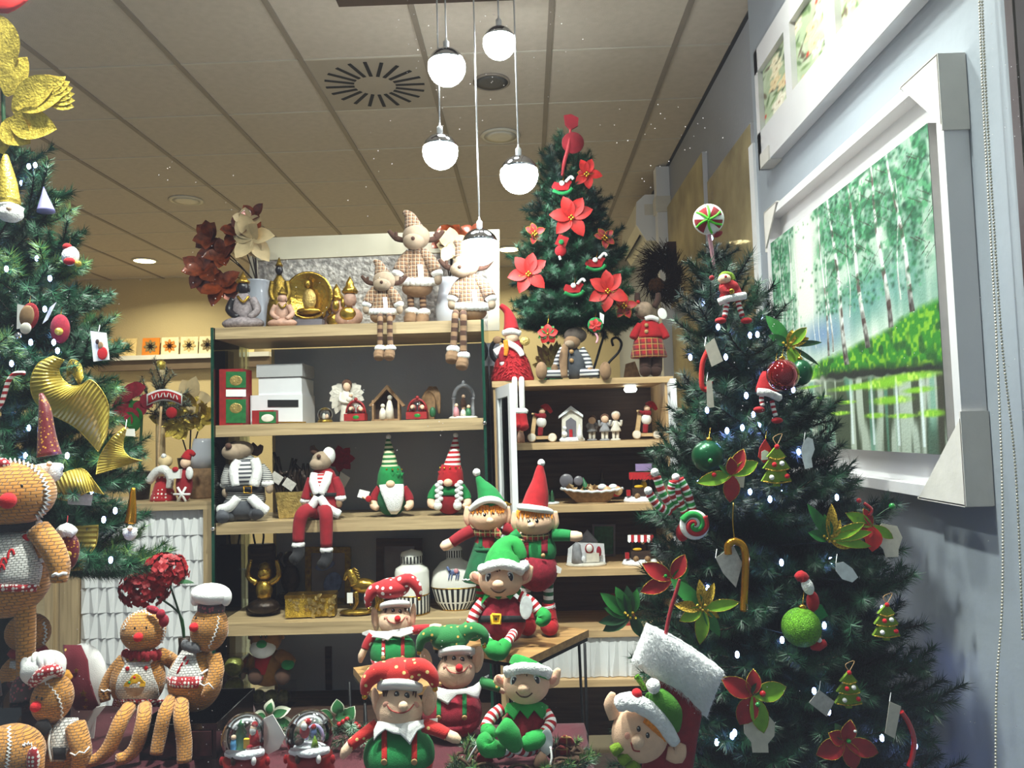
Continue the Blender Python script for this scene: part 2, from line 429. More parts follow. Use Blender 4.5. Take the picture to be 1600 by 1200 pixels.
tile = MB().bb((-.288, -.2955, 0), (.288, .2955, .02)).obj('ceiling_tile', 'tile_ceiling', ce); used = False
part_t = {}
for i in range(-5, 6):
    for j in range(-4, 9):
        x0 = CX0+.6*i; x1 = min(x0+.6, RW); y0 = CY0+.6*j; y1 = min(y0+.6, BACK)
        y0 = max(y0, WIN-.1)
        if x1-x0 < .05 or y1-y0 < .05: continue
        full = x1-x0 > .59 and y1-y0 > .59
        p = ((x0+x1)/2, (y0+y1)/2, CEIL+.004)
        if (i, j) == (2, 0): continue  # the air diffuser's own tile
        if full:
            if not used: tile.location = p; used = True
            else: inst(tile, 'ceiling_tile', ce, p)
        else:
            MB().bb((x0+.012, y0+.005, CEIL+.004), (x1-.004, y1-.005, CEIL+.024)).obj('ceiling_tile', 'tile_ceiling', ce)
for i in range(-4, 6):
    x = CX0+.6*i
    MB().bb((x-.013, WIN-.1, CEIL-.002), (x+.013, BACK, CEIL+.03)).obj('tee_bar', 'tee_metal', ce)
for j in range(-3, 9):
    y = CY0+.6*j
    MB().bb((LW, y-.006, CEIL+.0005), (RW, y+.006, CEIL+.03)).obj('cross_bar', 'tee_light', ce)
MB().bb((RW-.018, WIN, CEIL-.004), (RW, BACK, CEIL+.02)).obj('edge_trim', 'dark_plastic', ce)

# swirl air diffuser set into the ceiling grid
cx, cy = CX0+.6*2+.3, CY0+.3
e = empty('ceiling_vent', (cx, cy, CEIL), 'square swirl air diffuser with black radial slots in the ceiling', 'vent')
MB().bb((-.287, -.295, .002), (.287, .295, .02)).obj('vent_plate', mat('vent_plate', '#a89d90', .6, var=(8, .03)), e)
sl = None
for k in range(20):
    a = 2*math.pi*k/20
    if sl is None:
        sl = MB().box((.183, 0, 0), (.15, .018, .004)).obj('slot', 'slot_black', e); sl.location = (0, 0, .001)
    else: inst(sl, 'slot', e, (0, 0, .001), (0, 0, a))
# speaker and spots
p = onz(768, 128, CEIL)
e = empty('ceiling_speaker', p, 'round dark mesh loudspeaker set in the ceiling beside the swirl diffuser', 'speaker')
MB().lathe((0, 0, -.008), [(.088, .012), (.095, .012), (.098, .003), (.088, 0), (.086, .004)]).obj('rim', 'tee_metal', e)
MB().lathe((0, 0, -.008), [(.0001, 0), (.05, .001), (.087, .003)]).obj('grille', 'grille', e)
def spot(px, py, on, label):
    p = onz(px, py, CEIL)
    e = empty('ceiling_spot', p, label, 'ceiling light', 'recessed spots in the shop ceiling')
    MB().lathe((0, 0, -.01), [(.1, .014), (.122, .012), (.125, .006), (.105, 0), (.1, .004)]).obj('rim', 'lamp_off', e)
    MB().lathe((0, 0, -.0105), [(.0001, 0), (.06, 0), (.101, .003)]).obj('diffuser', 'lamp_on' if on else 'lamp_off', e)
spot(226, 407, 1, 'lit warm recessed ceiling spot between the green tree and the bronze flowers')
spot(795, 389, 1, 'lit warm recessed ceiling spot beside the tree on the cabinet')
spot(291, 313, 0, 'unlit recessed ceiling spot above the bronze magnolia leaves')
spot(782, 212, 0, 'small pale ceiling disc standing in for a bluish reflection between two pendant globes')  # disc added in place of a pale bluish reflection, built like a spot

# wall panel of the display window, trim, window frame and pane
struct('wall_panel', MB().bb((PX_, WIN, 0), (RW, 3.22, CEIL)), 'panel_white')
struct('trim_1', MB().bb((.988, 3.21, .6), (RW-.001, 3.27, 2.62)), 'trim_white')
wn = struct('window_1', MB().bb((-2.6, WIN-.012, .3), (.985, WIN-.004, CEIL)), 'pane_glass')
MB().bb((.985, WIN-.045, 0), (.997, WIN+.02, CEIL)).obj('window_frame', 'dark_frame', wn)
MB().bb((.997, WIN-.03, 0), (1.35, WIN+.0, CEIL)).obj('window_jamb', mat('jamb_blue', '#39439a', .4, var=(6, .1)), wn)
struct('wall_front', MB().bb((-2.6, WIN-.06, 0), (1.35, WIN+.03, .3)), 'grey_wall')

# ------------------------------------------------------------------ furniture
SY0, SY1 = 3.1, 3.5
SX0, SX1 = at(336, 511, SY0).x, at(751, 500, SY0).x
ZS = [zat(540, 506, SY0), zat(540, 659, SY0), zat(540, 812, SY0), zat(540, 971, SY0), .30]   # shelf tops
sh = empty('shelf_unit', ((SX0+SX1)/2, SY0+.2, 0), 'tall oak shelf unit with glass sides and thick boards', 'shelf')
def inpar(o, par): o.location = o.location - par.location if o.parent is None else -Vector(par.location); o.parent = par; return o
for z in ZS[:4]:
    o = MB().bb((SX0, SY0, z-.047), (SX1, SY1-.012, z)).obj('shelf_board', 'oak', sh); o.location = -sh.location
o = MB().bb((SX0, SY0, 0), (SX1, SY1-.012, ZS[4])).obj('base_board', 'brown_wood', sh); o.location = -sh.location
for x in (SX0-.011, SX1+.003):
    o = MB().bb((x, SY0-.012, 0), (x+.009, SY1-.012, ZS[0]-.001)).obj('side_glass', 'shelf_glass', sh); o.location = -sh.location
    g = MB().bb((x-.001, SY0-.016, 0), (x+.010, SY0-.009, ZS[0]-.001)).obj('glass_edge', 'glass_edge', o)
for (px, py) in ((757, 661), (333, 826), (757, 812)):
    o = MB().ell(at(px, py, SY0-.02), .009, seg=10, ring=6).obj('bolt', mat('chrome', '#d8d8da', .12, 1, var=(4, .05)), sh); o.location = -sh.location
xl = at(430, 700, SY1).x
struct('wall_partition', MB().bb((xl, SY1, 0), (SX1+.06, SY1+.06, ZS[0]-.05)), 'partition_grey')
MB().bb((xat(508, SY1-.004, .5), SY1-.008, .30), (xat(518, SY1-.004, .5), SY1, zat(513, 1010, SY1))).obj('strip', 'brown_wood', bpy.data.objects['wall_partition'])
MB().bb((xl-.012, SY1-.004, 0), (xl+.001, SY1+.066, ZS[0]-.05)).obj('edge_strip', mat('edge_cream', '#d9c69c', .6, var=(6, .05)), bpy.data.objects['wall_partition'])

# display cabinet with open white doors
KY0, KY1 = 3.2, 3.58
KX0, KX1 = at(773, 700, KY0).x, at(1050, 600, KY0).x
KT = zat(910, 592, KY0)
KZ = [zat(915, 690, KY0+.02), zat(915, 789, KY0+.02), zat(915, 889, KY0+.02), zat(915, 986, KY0+.01)]
kb = empty('display_cabinet', ((KX0+KX1)/2, KY0+.19, 0), 'birch display cabinet with open white doors and small figures inside', 'cabinet')
def kpart(name, a, b, m, par=None):
    o = MB().bb(a, b).obj(name, m, par or kb)
    if par is None: o.location = -kb.location
    return o
kpart('side_panel', (KX0, KY0, 0), (KX0+.03, KY1, KT-.025), 'birch_v')
kpart('side_panel', (KX1-.03, KY0, 0), (KX1, KY1, KT-.025), 'birch_v')
kpart('top_panel', (KX0-.004, KY0-.01, KT-.025), (KX1+.004, KY1, KT), 'birch')
kpart('back_panel', (KX0+.03, KY1-.012, .05), (KX1-.03, KY1, KT-.025), 'dark_back')
for z in KZ:
    kpart('shelf', (KX0+.03, KY0+.015, z-.028), (KX1-.03, KY1-.012, z), 'birch')
zb = zat(915, 1062, KY0)
kpart('shelf', (KX0+.03, KY0-.005, zb-.028), (KX1-.03, KY1-.012, zb), 'birch')
def facets(par, x0, x1, z0, z1, Y, nx, nz, off):
    """rows of tapering white wedges on a cabinet front"""
    w = (x1-x0)/nx; h = (z1-z0)/nz; src = []
    for v in range(2):
        a = .22 if v else .72; b = .72 if v else .22
        V = [(-w/2, 0, 0), (w/2, 0, 0), (w/2, 0, h-.004), (-w/2, 0, h-.004), (-w/2+a*w, -.014, .0), (-w/2+b*w, -.004, h-.004)]
        m_ = MB().add(V, [(0, 4, 5, 3), (4, 1, 2, 5), (3, 5, 2), (0, 1, 4), (0, 3, 2, 1)], 0, False); src.append(m_)
    proto = [None, None]
    for j in range(nz):
        for i in range(nx):
            v = (i+j) % 2; p = Vector((x0+w*(i+.5), Y, z0+h*j)) - off
            if proto[v] is None: proto[v] = src[v].obj('facet', 'flute_white', par, p)
            else: inst(proto[v], 'facet', par, p)
dr = kpart('drawer_front', (KX0+.03, KY0+.03, zb+.002), (KX1-.03, KY0+.045, KZ[3]-.03), 'flute_white')
facets(dr, KX0+.03, KX1-.03, zb+.003, KZ[3]-.031, KY0+.03, 18, 1, Vector((0, 0, 0)))
kpart('base_front', (KX0+.03, KY0+.04, .0), (KX1-.03, KY0+.05, .1), 'dark_back')
def cab_door(xh, xn, yn):
    """white framed door from its hinge to its free edge"""
    a = Vector((xh, KY0-.004, 0)); b = Vector((xn, yn, 0)); d = b-a; L = d.length; ang = math.atan2(d.y, d.x)
    de = MB(); z0, z1 = zb+.0, KT-.03; w = .045
    for (u0, u1, q0, q1) in ((0, w, z0, z1), (L-w, L, z0, z1), (w, L-w, z1-w, z1), (w, L-w, z0, z0+w)):
        de.bb((u0, -.011, q0), (u1, .011, q1))
    o = de.obj('door', 'white_paint', kb, a-kb.location); o.rotation_euler = (0, 0, ang)
    MB().bb((w, -.002, z0+w), (L-w, .002, z1-w)).obj('door_pane', 'shelf_glass', o)
    return o, L
d1, L1 = cab_door(KX0+.02, at(803, 700, 2.86).x, 2.86)
MB().lathe((L1-.02, -.012, 1.16), [(.004, 0), (.005, .01), (.013, .018), (.012, .03), (.001, .034)], 12, rotm('X', math.pi/2)).obj('knob', mat('brass', '#b58d3c', .25, 1, var=(9, .1)), d1)
d2, L2 = cab_door(KX1-.01, at(1054, 650, 2.86).x, 2.86)
p = at(985, 608, KY0+.2)
o = MB().lathe((0, 0, 0), [(.0001, 0), (.022, 0), (.03, .012), (.02, .03)], 14).obj('inner_lamp', mat('lamp_cool', '#ffffff', .5, emit=8), kb, Vector((p.x, p.y, KT-.052))-kb.location)

# low white faceted cabinet behind the green tree
WY = 3.14
wx0, wx1 = at(70, 900, WY).x, min(at(331, 900, WY).x, SX0-.014); wz = zat(262, 786, WY)
wc = empty('sideboard', ((wx0+wx1)/2, WY+.2, 0), 'sideboard with oak frame and white faceted wedge front', 'cabinet')
def wpart(n, a, b, m): o = MB().bb(a, b).obj(n, m, wc); o.location = -wc.location; return o
wpart('top_board', (wx0, WY, wz-.03), (wx1, WY+.42, wz), 'oak')
wpart('side_panel', (wx1-.035, WY, 0), (wx1, WY+.42, wz-.03), 'oak_v')
wpart('side_panel', (wx0, WY, 0), (wx0+.035, WY+.42, wz-.03), 'oak_v')
wpart('centre_post', (at(113, 970, WY).x-.05, WY, 0), (at(120, 970, WY).x, WY+.02, wz-.03), 'oak_v')
wpart('door', (wx0+.035, WY+.015, 0), (at(113, 970, WY).x-.05, WY+.03, wz-.03), 'oak_v')
wf = wpart('door', (at(120, 970, WY).x, WY+.03, .02), (wx1-.035, WY+.05, wz-.03), 'flute_white')
facets(wf, at(120, 970, WY).x, wx1-.035, .02, wz-.032, WY+.03, 15, 11, Vector((0, 0, 0)))

# cloth covered display tables
TZ = .70
fab('burgundy', '#480f1c', .15)
def cloth_table(label, x0, x1, y0, y1):
    e = empty('display_table', ((x0+x1)/2, (y0+y1)/2, 0), label, 'table'); c = e.location
    o = MB().bb((x0+.02, y0+.02, TZ-.03), (x1-.02, y1-.02, TZ-.004)).obj('table_top', 'brown_wood', e); o.location = -c
    for x in (x0+.05, x1-.05):
        for y in (y0+.05, y1-.05):
            o = MB().bb((x-.02, y-.02, 0), (x+.02, y+.02, TZ-.03)).obj('leg', 'brown_wood', e); o.location = -c
    # cloth with folds hanging all round
    n = 120; R = []
    per = 2*(x1-x0)+2*(y1-y0)
    def rim(t):
        q = t*per
        for (a, b) in (((x0, y0), (x1, y0)), ((x1, y0), (x1, y1)), ((x1, y1), (x0, y1)), ((x0, y1), (x0, y0))):
            l = math.hypot(b[0]-a[0], b[1]-a[1])
            if q <= l: return Vector((lerp(a[0], b[0], q/l), lerp(a[1], b[1], q/l), 0))
            q -= l
        return Vector((x0, y0, 0))
    cc = Vector(((x0+x1)/2, (y0+y1)/2, 0))
    for zz, k, am in ((TZ, .02, 0), (TZ, .9, 0), (TZ, 1, 0), (TZ-.02, 1.01, .003), (TZ-.25, 1.02, .012), (.12, 1.03, .02)):
        L = []
        for i in range(n+1):
            p = rim((i % n)/n); q = cc+(p-cc)*k; out = (p-cc).normalized()*am*math.sin(i*1.3)
            L.append((q.x+out.x, q.y+out.y, zz))
        R.append(L)
    o = MB().grid(R).obj('cloth', 'burgundy', e); o.location = -c
    return e
cloth_table('burgundy cloth covered table under the gingerbread dolls', -1.95, -.785, 1.56, 2.17)
cloth_table('burgundy cloth covered table under the snow globes and elf dolls', -.70, .12, 1.56, 1.97)

def hairpin(label, cs, z, Y=None):
    """small side table: corner list (xy), wooden top, bent wire legs"""
    c = sum((Vector((x, y, 0)) for x, y in cs), Vector())/4
    e = empty('side_table', c, label, 'table')
    MB().prism([Vector((x, y, z-.022))-c for x, y in cs], (0, 0, .022)).obj('table_top', 'table_wood', e)
    MB().prism([Vector((x, y, z-.034))*1-c-(Vector((x, y, 0))-c)*.02 for x, y in cs], (0, 0, .011)).obj('apron', 'black_metal', e)
    for x, y in cs:
        p = Vector((x, y, 0))-c; q = p*.9; t = Vector((-p.y, p.x, 0)).normalized()*.035
        MB().tube([q+t+Vector((0, 0, z-.03)), q*1.02+t*.15+Vector((0, 0, .01)), q*1.02+Vector((0, 0, .005)), q*1.02-t*.15+Vector((0, 0, .01)), q-t+Vector((0, 0, z-.03))], .0045, 8).obj('leg', 'black_metal', e)
    return e
e1 = Vector((-.55, -.83)); e2 = Vector((-.83, .55)); sd = .345
AR = at(920, 984, 2.45); AZ = AR.z; R0 = Vector((AR.x, AR.y))
hairpin('taller wooden side table with black wire legs under the three upper elf dolls', [R0, R0+e2*sd, R0+(e1+e2)*sd, R0+e1*sd], AZ)
f1 = Vector((.42, -.907)); f2 = Vector((.907, .42)); sb, sc_ = .27, .19
BL = at(552, 1043, 2.36); BZ = BL.z; B0 = Vector((BL.x, BL.y))
hairpin('lower wooden side table with black wire legs under the polka dot hat elf', [B0, B0+f1*sb, B0+f1*sb+f2*sc_, B0+f2*sc_], BZ)

# ------------------------------------------------------------------ pendant lamp
PY = 2.95
zbar = CEIL-.004
bx0 = onz(530, 12, 3.222).x; bx1 = onz(803, 0, 3.222).x
by = onz(660, 6, 3.222).y
pe = empty('pendant_lamp', ((bx0+bx1)/2, by, CEIL), 'cluster of five lit globe pendants hanging from a brown ceiling bar', 'lamp')
o = MB().bb((bx0, by-.14, 3.222), (bx1, by, CEIL)).obj('ceiling_bar', mat('bar_brown', '#3b2a24', .5, var=(12, .1)), pe); o.location = -pe.location
mat('globe_lit', '#ffffff', .4, emit=42, ecol='#fbf7ff')
mat('globe_chrome', '#b9bcc4', .08, 1, var=(4, .04))
mat('cord_white', '#d9d9dc', .6, var=(30, .05))
for px, py, rp, wx in [(698, 105, 30, 697), (780, 67, 26, 779), (688, 237, 28, 684), (811, 273, 30, 806), (750, 386, 29, 743)]:
    Yp = by-.07 + (.03 if rp == 26 else random.uniform(-.03, .03)); c = at(px, py, Yp); r = rp*Yp/FPX*1.01
    g = MB().lathe((0, 0, 0), [(r*math.sin(a), -r*math.cos(a)) for a in [math.radians(q) for q in (0.05, 10, 20, 32, 45, 58, 70, 80, 90, 101, 112)]], 28).obj('globe', 'globe_lit', pe, c-pe.location)
    k = MB().lathe((0, 0, 0), [(r*1.012*math.sin(a), r*1.012*math.cos(a)) for a in [math.radians(q) for q in (76, 68, 60, 50, 38, 26, 14, 4)]], 28).obj('globe_cap', 'globe_chrome', g)
    MB().lathe((0, 0, r*.98), [(.012, 0), (.012, .03), (.004, .04), (.003, .05)], 12).obj('socket', 'cord_white', g)
    MB().tube([(0, 0, r), (0, 0, 3.222-c.z)], .0032, 8).obj('cord', 'cord_white', g)

# ------------------------------------------------------------------ back of the shop
LY = 8.36
lz = zat(290, 553, LY)
o = MB().bb((at(150, 560, LY).x, LY, lz-.05), (at(420, 560, LY).x, BACK, lz)).obj('wall_ledge', 'trim_white'); tag(o, 'long pale ledge on the far cream wall carrying patterned tiles', 'ledge')
MB().bb((at(150, 560, LY).x, LY+.04, lz-.16), (at(420, 560, LY).x, BACK, lz-.05)).obj('ledge_lower_board', mat('ledge_board', '#6e5d4c', .7, var=(5, .1)), o)  # darker board set back below the ledge
tcol = ['#e6b35e', '#f0d49a', '#e88a2e', '#efe3c0', '#eadcb8', '#efe0bc', '#d9c9a2', '#f0d49a']
tl = ['plain pale orange', 'cream and orange lattice', 'bright orange flower', 'cream octagon star', 'plain cream', 'cream tile with brown leaf cross', 'beige', 'cream and gold']
for i, px in enumerate([170, 200, 236, 266, 296, 325, 354, 384]):
    e = empty('decor_tile', at(px, 552, LY+.06)*1, tl[i]+' decor tile leaning on the far wall ledge', 'tile', 'decor tiles on the far ledge'); e.location.z = lz
    s_ = 14.2*LY/FPX
    MB().box((0, 0, s_), (s_*1.95, .012, s_*2), rotm('X', -.12)).obj('tile_body', mat('decor%d' % i, tcol[i], .3, var=(9, .15)), e)
    m_ = MB(); nn = 8
    for k in range(nn):
        a = 2*math.pi*k/nn; m_.leaf((0, -.012-.0, s_), (math.cos(a), 0, math.sin(a)), (0, -1, 0), s_*.8, s_*.2, 0, 0)
    o = m_.obj('tile_motif', mat('motif%d' % (i % 3), ['#d98c3a', '#c9b27a', '#8c7a55'][i % 3], .4, var=(9, .1)), e); o.location = (0, -.004, 0); o.rotation_euler = (-.0, 0, 0)
# ------------------------------------------------------------------ pictures on the wall
vcol('oil_paint', .9); vcol('print_paint', .6)
mat('frame_white', '#cfcdd0', .5, var=(9, .03), bump=(50, .0006))
mat('canvas_edge', '#b9b4b0', .8, var=(40, .06))
mat('liner', '#e6e6e8', .6, var=(6, .03))
L_ = lambda h: np.array(lin(h)[:3])
def noise2(nx, ny, sx, sy, rs):
    g = rs.rand(sy+2, sx+2); x = np.linspace(0, sx, nx); y = np.linspace(0, sy, ny)
    xi = x.astype(int); yi = y.astype(int); fx = (x-xi); fy = (y-yi); fx = fx*fx*(3-2*fx); fy = (fy*fy*(3-2*fy))[:, None]
    a = g[np.ix_(yi, xi)]; b = g[np.ix_(yi, xi+1)]; c = g[np.ix_(yi+1, xi)]; d = g[np.ix_(yi+1, xi+1)]
    return (a*(1-fx)+b*fx)*(1-fy)+(c*(1-fx)+d*fx)*fy
def mixc(img, col, m): img[:] = img*(1-m[..., None]) + (L_(col) if isinstance(col, str) else col)*m[..., None]
def birch_picture(nx, ny):
    rs = np.random.RandomState(3); u = np.linspace(0, 1, nx)[None, :]*np.ones((ny, 1)); v = np.linspace(0, 1, ny)[:, None]*np.ones((1, nx))
    img = np.ones((ny, nx, 3))*L_('#dfe3da'); n1 = noise2(nx, ny, 60, 5, rs); n2 = noise2(nx, ny, 90, 70, rs); n3 = noise2(nx, ny, 14, 12, rs); n4 = noise2(nx, ny, 40, 34, rs)
    sm = lambda x: np.clip(x, 0, 1)
    gap = np.exp(-((u-.31)/.085)**2)*sm((v-.42)*6)
    fol = sm(1.25-gap*1.7)*sm((n1*.6+n3*.7)*1.1)
    mixc(img, '#5f9a86', fol*sm((v-.3)*5)*.75)
    mixc(img, '#2f7d5c', sm((n4-.45)*4)*sm((v-.5)*4)*sm(1-gap*2.2)*.85)
    mixc(img, '#79b58f', sm((n2-.62)*6)*sm((v-.5)*4)*sm(1-gap*1.8)*.8)
    mixc(img, '#7f98c0', np.exp(-((u-.42)/.16)**2-((v-.47)/.07)**2)*.75)
    mixc(img, '#6fa3a4', np.exp(-((u-.72)/.22)**2-((v-.55)/.09)**2)*.6)
    # bank of grass and its dark edge
    top = .345+.13*np.clip((u-.15)/.85, 0, 1)**1.3+.02*(n3-.5)
    bot = .30-.05*np.clip((u-.2)/.8, 0, 1)+.015*(n4-.5)
    bank = sm((top-v)*40)*sm((v-bot)*60)*sm((u-.12)*9)
    mixc(img, '#4c9a2c', bank); mixc(img, '#a4c83e', bank*sm((n2-.5)*4)*.8); mixc(img, '#2a6b2a', bank*sm((.42-n4)*5)*.8)
    edge = np.exp(-((v-bot-.005)/.022)**2)*sm((u-.33)*8); mixc(img, '#27351f', sm(edge*1.1))
    # water with hanging reflections
    wat = sm((bot-v)*60); mixc(img, '#b9c2b8', wat); mixc(img, '#49573a', wat*sm((n1-.38)*5)*sm((u-.25)*4)*.9); mixc(img, '#7fb0a0', wat*sm((noise2(nx, ny, 50, 3, rs)-.6)*5)*.6)
    mixc(img, '#55473a', wat*sm((u-.8)*5)*sm((n1-.35)*3)*.6)
    for cu, cv, wu, wv in [(.62, .235, .16, .012), (.86, .245, .13, .014), (.75, .235, .10, .02), (.78, .175, .09, .014), (.9, .2, .06, .01), (.95, .125, .05, .012), (.7, .125, .05, .01), (.5, .14, .07, .008), (.55, .18, .05, .007), (.83, .12, .06, .008), (.3, .26, .08, .006), (.2, .22, .07, .006), (.25, .31, .12, .02), (.4, .21, .05, .006), (.12, .3, .08, .012)]:
        mk = np.exp(-(((u-cu)/wu)**2+((v-cv)/wv)**2)**2); mixc(img, '#9cc83e', mk*.95); mixc(img, '#d4e889', mk*sm((n2-.6)*5)*.7)
    # trunks
    def trunk(ub, vb, ut, vt, w, dark=1, refl=True):
        t = (v-vb)/(vt-vb); uu = ub+(ut-ub)*t + .006*np.sin(t*7+ub*40); ww = w*(1-.55*np.clip(t, 0, 1))
        mk = sm((ww-np.abs(u-uu))/(w*.3))*(t > 0)*(t < 1); mixc(img, '#eef0ec', mk*.92)
        mixc(img, '#8a8f8c', mk*sm((uu-u)/ww*1.2)*.6)
        mixc(img, '#3b2620', mk*sm((.5-t)*2.2-n2*.55)*dark); mixc(img, '#5a3a30', mk*sm((n4-.66)*8)*.8*dark)
        if refl:
            m2 = sm((w*.6-np.abs(u-ub-.01))/(w*.4))*(v < bot)*(v > .02)*sm((bot-v)*14); mixc(img, '#dfe7ea', m2*.75)
    for a in [(.10, .34, .105, .95, .006, .2, 0), (.14, .36, .13, .97, .005, .2, 0), (.21, .36, .19, .98, .008, .35, 0), (.25, .36, .24, .9, .006, .3, 0), (.455, .375, .43, .97, .008, .8, 0), (.48, .385, .46, .8, .006, .8, 0), (.36, .42, .36, .75, .003, .2, 0), (.4, .44, .39, .72, .003, .2, 0),
              (.565, .325, .50, 1.0, .016, 1, 1), (.68, .37, .62, 1.0, .014, 1, 1), (.80, .42, .745, 1.0, .013, 1, 1), (.905, .45, .83, 1.0, .012, 1, 1), (.6, .5, .6, .8, .004, .3, 0), (.85, .5, .86, .9, .004, .3, 0)]: trunk(*a[:5], dark=a[5], refl=a[6])
    for k in range(2600):  # small dabs of leaf over the trunks
        cu = rs.rand(); cv = .52+.48*rs.rand()**.8
        if abs(cu-.31) < .075 and rs.rand() < .93: continue
        if n3[int(cv*(ny-1)), int(cu*(nx-1))] < .42: continue
        i0 = int(cu*(nx-1)); j0 = int(cv*(ny-1)); r = rs.randint(3, 7); ja, jb, ia, ib = max(0, j0-r), min(ny, j0+r+1), max(0, i0-r), min(nx, i0+r+1)
        yy, xx = np.mgrid[ja:jb, ia:ib]; g = .65*np.exp(-((xx-i0)**2+(yy-j0)**2*1.4)/(r*.55)**2)[..., None]
        img[ja:jb, ia:ib] = img[ja:jb, ia:ib]*(1-g)+g*L_(['#1f6a4c', '#3a8a62', '#6fb08a', '#1d5544', '#8fc0a6', '#2d7a50'][rs.randint(6)])
    for k in range(60):
        cu = .45+.55*rs.rand(); cv = .6+.35*rs.rand(); ln = .03+.05*rs.rand(); sg = rs.choice([-1, 1])
        for t in np.linspace(0, 1, 24):
            i0 = int(np.clip(cu+sg*ln*t, 0, 1)*(nx-1)); j0 = int(np.clip(cv+ln*.8*t, 0, 1)*(ny-1)); img[j0, i0] = L_('#5b4a44')
    return img
def floral(nx, ny, seed):
    rs = np.random.RandomState(seed); img = np.ones((ny, nx, 3))*L_('#a9b896'); n = noise2(nx, ny, 6, 9, rs); mixc(img, '#c9d2b8', np.clip((n-.45)*3, 0, 1)*.7)
    u = np.linspace(0, 1, nx)[None, :]; v = np.linspace(0, 2, ny)[:, None]
    for k in range(26):
        cu, cv, an = rs.rand(), 2*rs.rand(), rs.rand()*6.3; du = (u-cu)*math.cos(an)+(v-cv)*math.sin(an); dv = -(u-cu)*math.sin(an)+(v-cv)*math.cos(an)
        mixc(img, ['#4e6b3c', '#2f3f2a', '#6d8a50', '#5a4030', '#3d5a36'][rs.randint(5)], (np.exp(-((du/.16)**2+(dv/.05)**2)**2))*.9)
    for k in range(6):
        cu, cv, R = rs.rand(), 2*(k+.5*rs.rand())/6, .16+.1*rs.rand(); d = np.sqrt((u-cu)**2+(v-cv)**2); a = np.arctan2(v-cv, u-cu)
        mk = np.clip((R*(1+.18*np.sin(a*5+k))-d)*14, 0, 1); mixc(img, ['#efe3c4', '#e7cfa4', '#f1ead8', '#d8b68c'][rs.randint(4)], mk*.95)
        mixc(img, '#b99a68', mk*np.clip(np.sin(d*60+a*3)-.3, 0, 1)*.55); mixc(img, '#8a5a2c', np.clip((R*.25-d)*20, 0, 1)*.7)
    for k in range(2): mixc(img, '#c03a2a', np.exp(-(((u-rs.rand())/.05)**2+((v-2*rs.rand())/.07)**2)**2))
    return img
def paint_plane(name, img, X, ya, yb, z0, z1, m, par):
    """upright sheet on plane X; image column 0 at ya, row 0 at z0"""
    ny, nx, _ = img.shape; R = [[(X, lerp(ya, yb, i/(nx-1)), lerp(z0, z1, j/(ny-1))) for i in range(nx)] for j in range(ny)]
    o = MB().grid(R).obj(name, m, par); me = o.data
    ca = me.color_attributes.new('paint', 'FLOAT_COLOR', 'POINT'); buf = np.ones((nx*ny, 4), 'f'); buf[:, :3] = np.clip(img, 0, 1).reshape(-1, 3); ca.data.foreach_set('color', buf.ravel())
    return o
def setw(par, o): o.location = -Vector(par.location); return o
FX = .943
FY0 = onx(1467, 88, FX).y; FY1 = onx(1197, 352, FX).y
FZ1 = onx(1467, 88, FX).z; FZ0 = onx(1517, 789, FX).z
fe = empty('framed_painting', (FX, (FY0+FY1)/2, FZ0), 'large birch forest oil painting in a deep white tray frame', 'painting')
rw = .028
def fr(n, a, b, m='frame_white', par=None): o = MB().bb(a, b).obj(n, m, par or fe); return setw(fe, o) if par is None else o
fr('frame_rail', (FX, FY0, FZ0), (PX_-.002, FY0+rw, FZ1)); fr('frame_rail', (FX, FY1-rw, FZ0), (PX_-.002, FY1, FZ1))
fr('frame_rail', (FX, FY0+rw, FZ0), (PX_-.002, FY1-rw, FZ0+rw)); fr('frame_rail', (FX, FY0+rw, FZ1-rw), (PX_-.002, FY1-rw, FZ1))
fr('backing', (PX_-.012, FY0+rw, FZ0+rw), (PX_-.002, FY1-rw, FZ1-rw), 'liner')
CXF = FX+.006
cy0 = onx(1450, 192, CXF).y; cz1 = onx(1450, 192, CXF).z; cz0 = onx(1481, 711, CXF).z; cy1 = onx(1200, 376, CXF).y
cv = fr('canvas', (CXF, cy0, cz0), (PX_-.012, cy1, cz1), 'canvas_edge')
setw(fe, paint_plane('painted_face', birch_picture(440, 360)**1.6, CXF-.0012, cy1, cy0, cz0, cz1, 'oil_paint', fe))
for (yy, zz, sy, sz, lg) in ((FY0, FZ1, 1, -1, .17), (FY0, FZ0, 1, 1, .2), (FY1, FZ1, -1, -1, .15), (FY1, FZ0, -1, 1, .15)):
    m_ = MB(); a = Vector((FX-.006, yy-sy*.004, zz-sz*.004))
    m_.prism([a, a+Vector((0, sy*lg, 0)), a+Vector((0, sy*.0, sz*lg*.95))], (.005, 0, 0))
    m_.bb((FX-.006, yy-sy*.006, min(zz-sz*.004, zz+sz*lg)), (PX_-.002, yy-sy*.001, max(zz-sz*.004, zz+sz*lg)))
    m_.bb((FX-.006, min(yy, yy+sy*lg), zz-sz*.006), (PX_-.002, max(yy, yy+sy*lg), zz-sz*.001))
    setw(fe, m_.obj('corner_guard', 'card', fe))

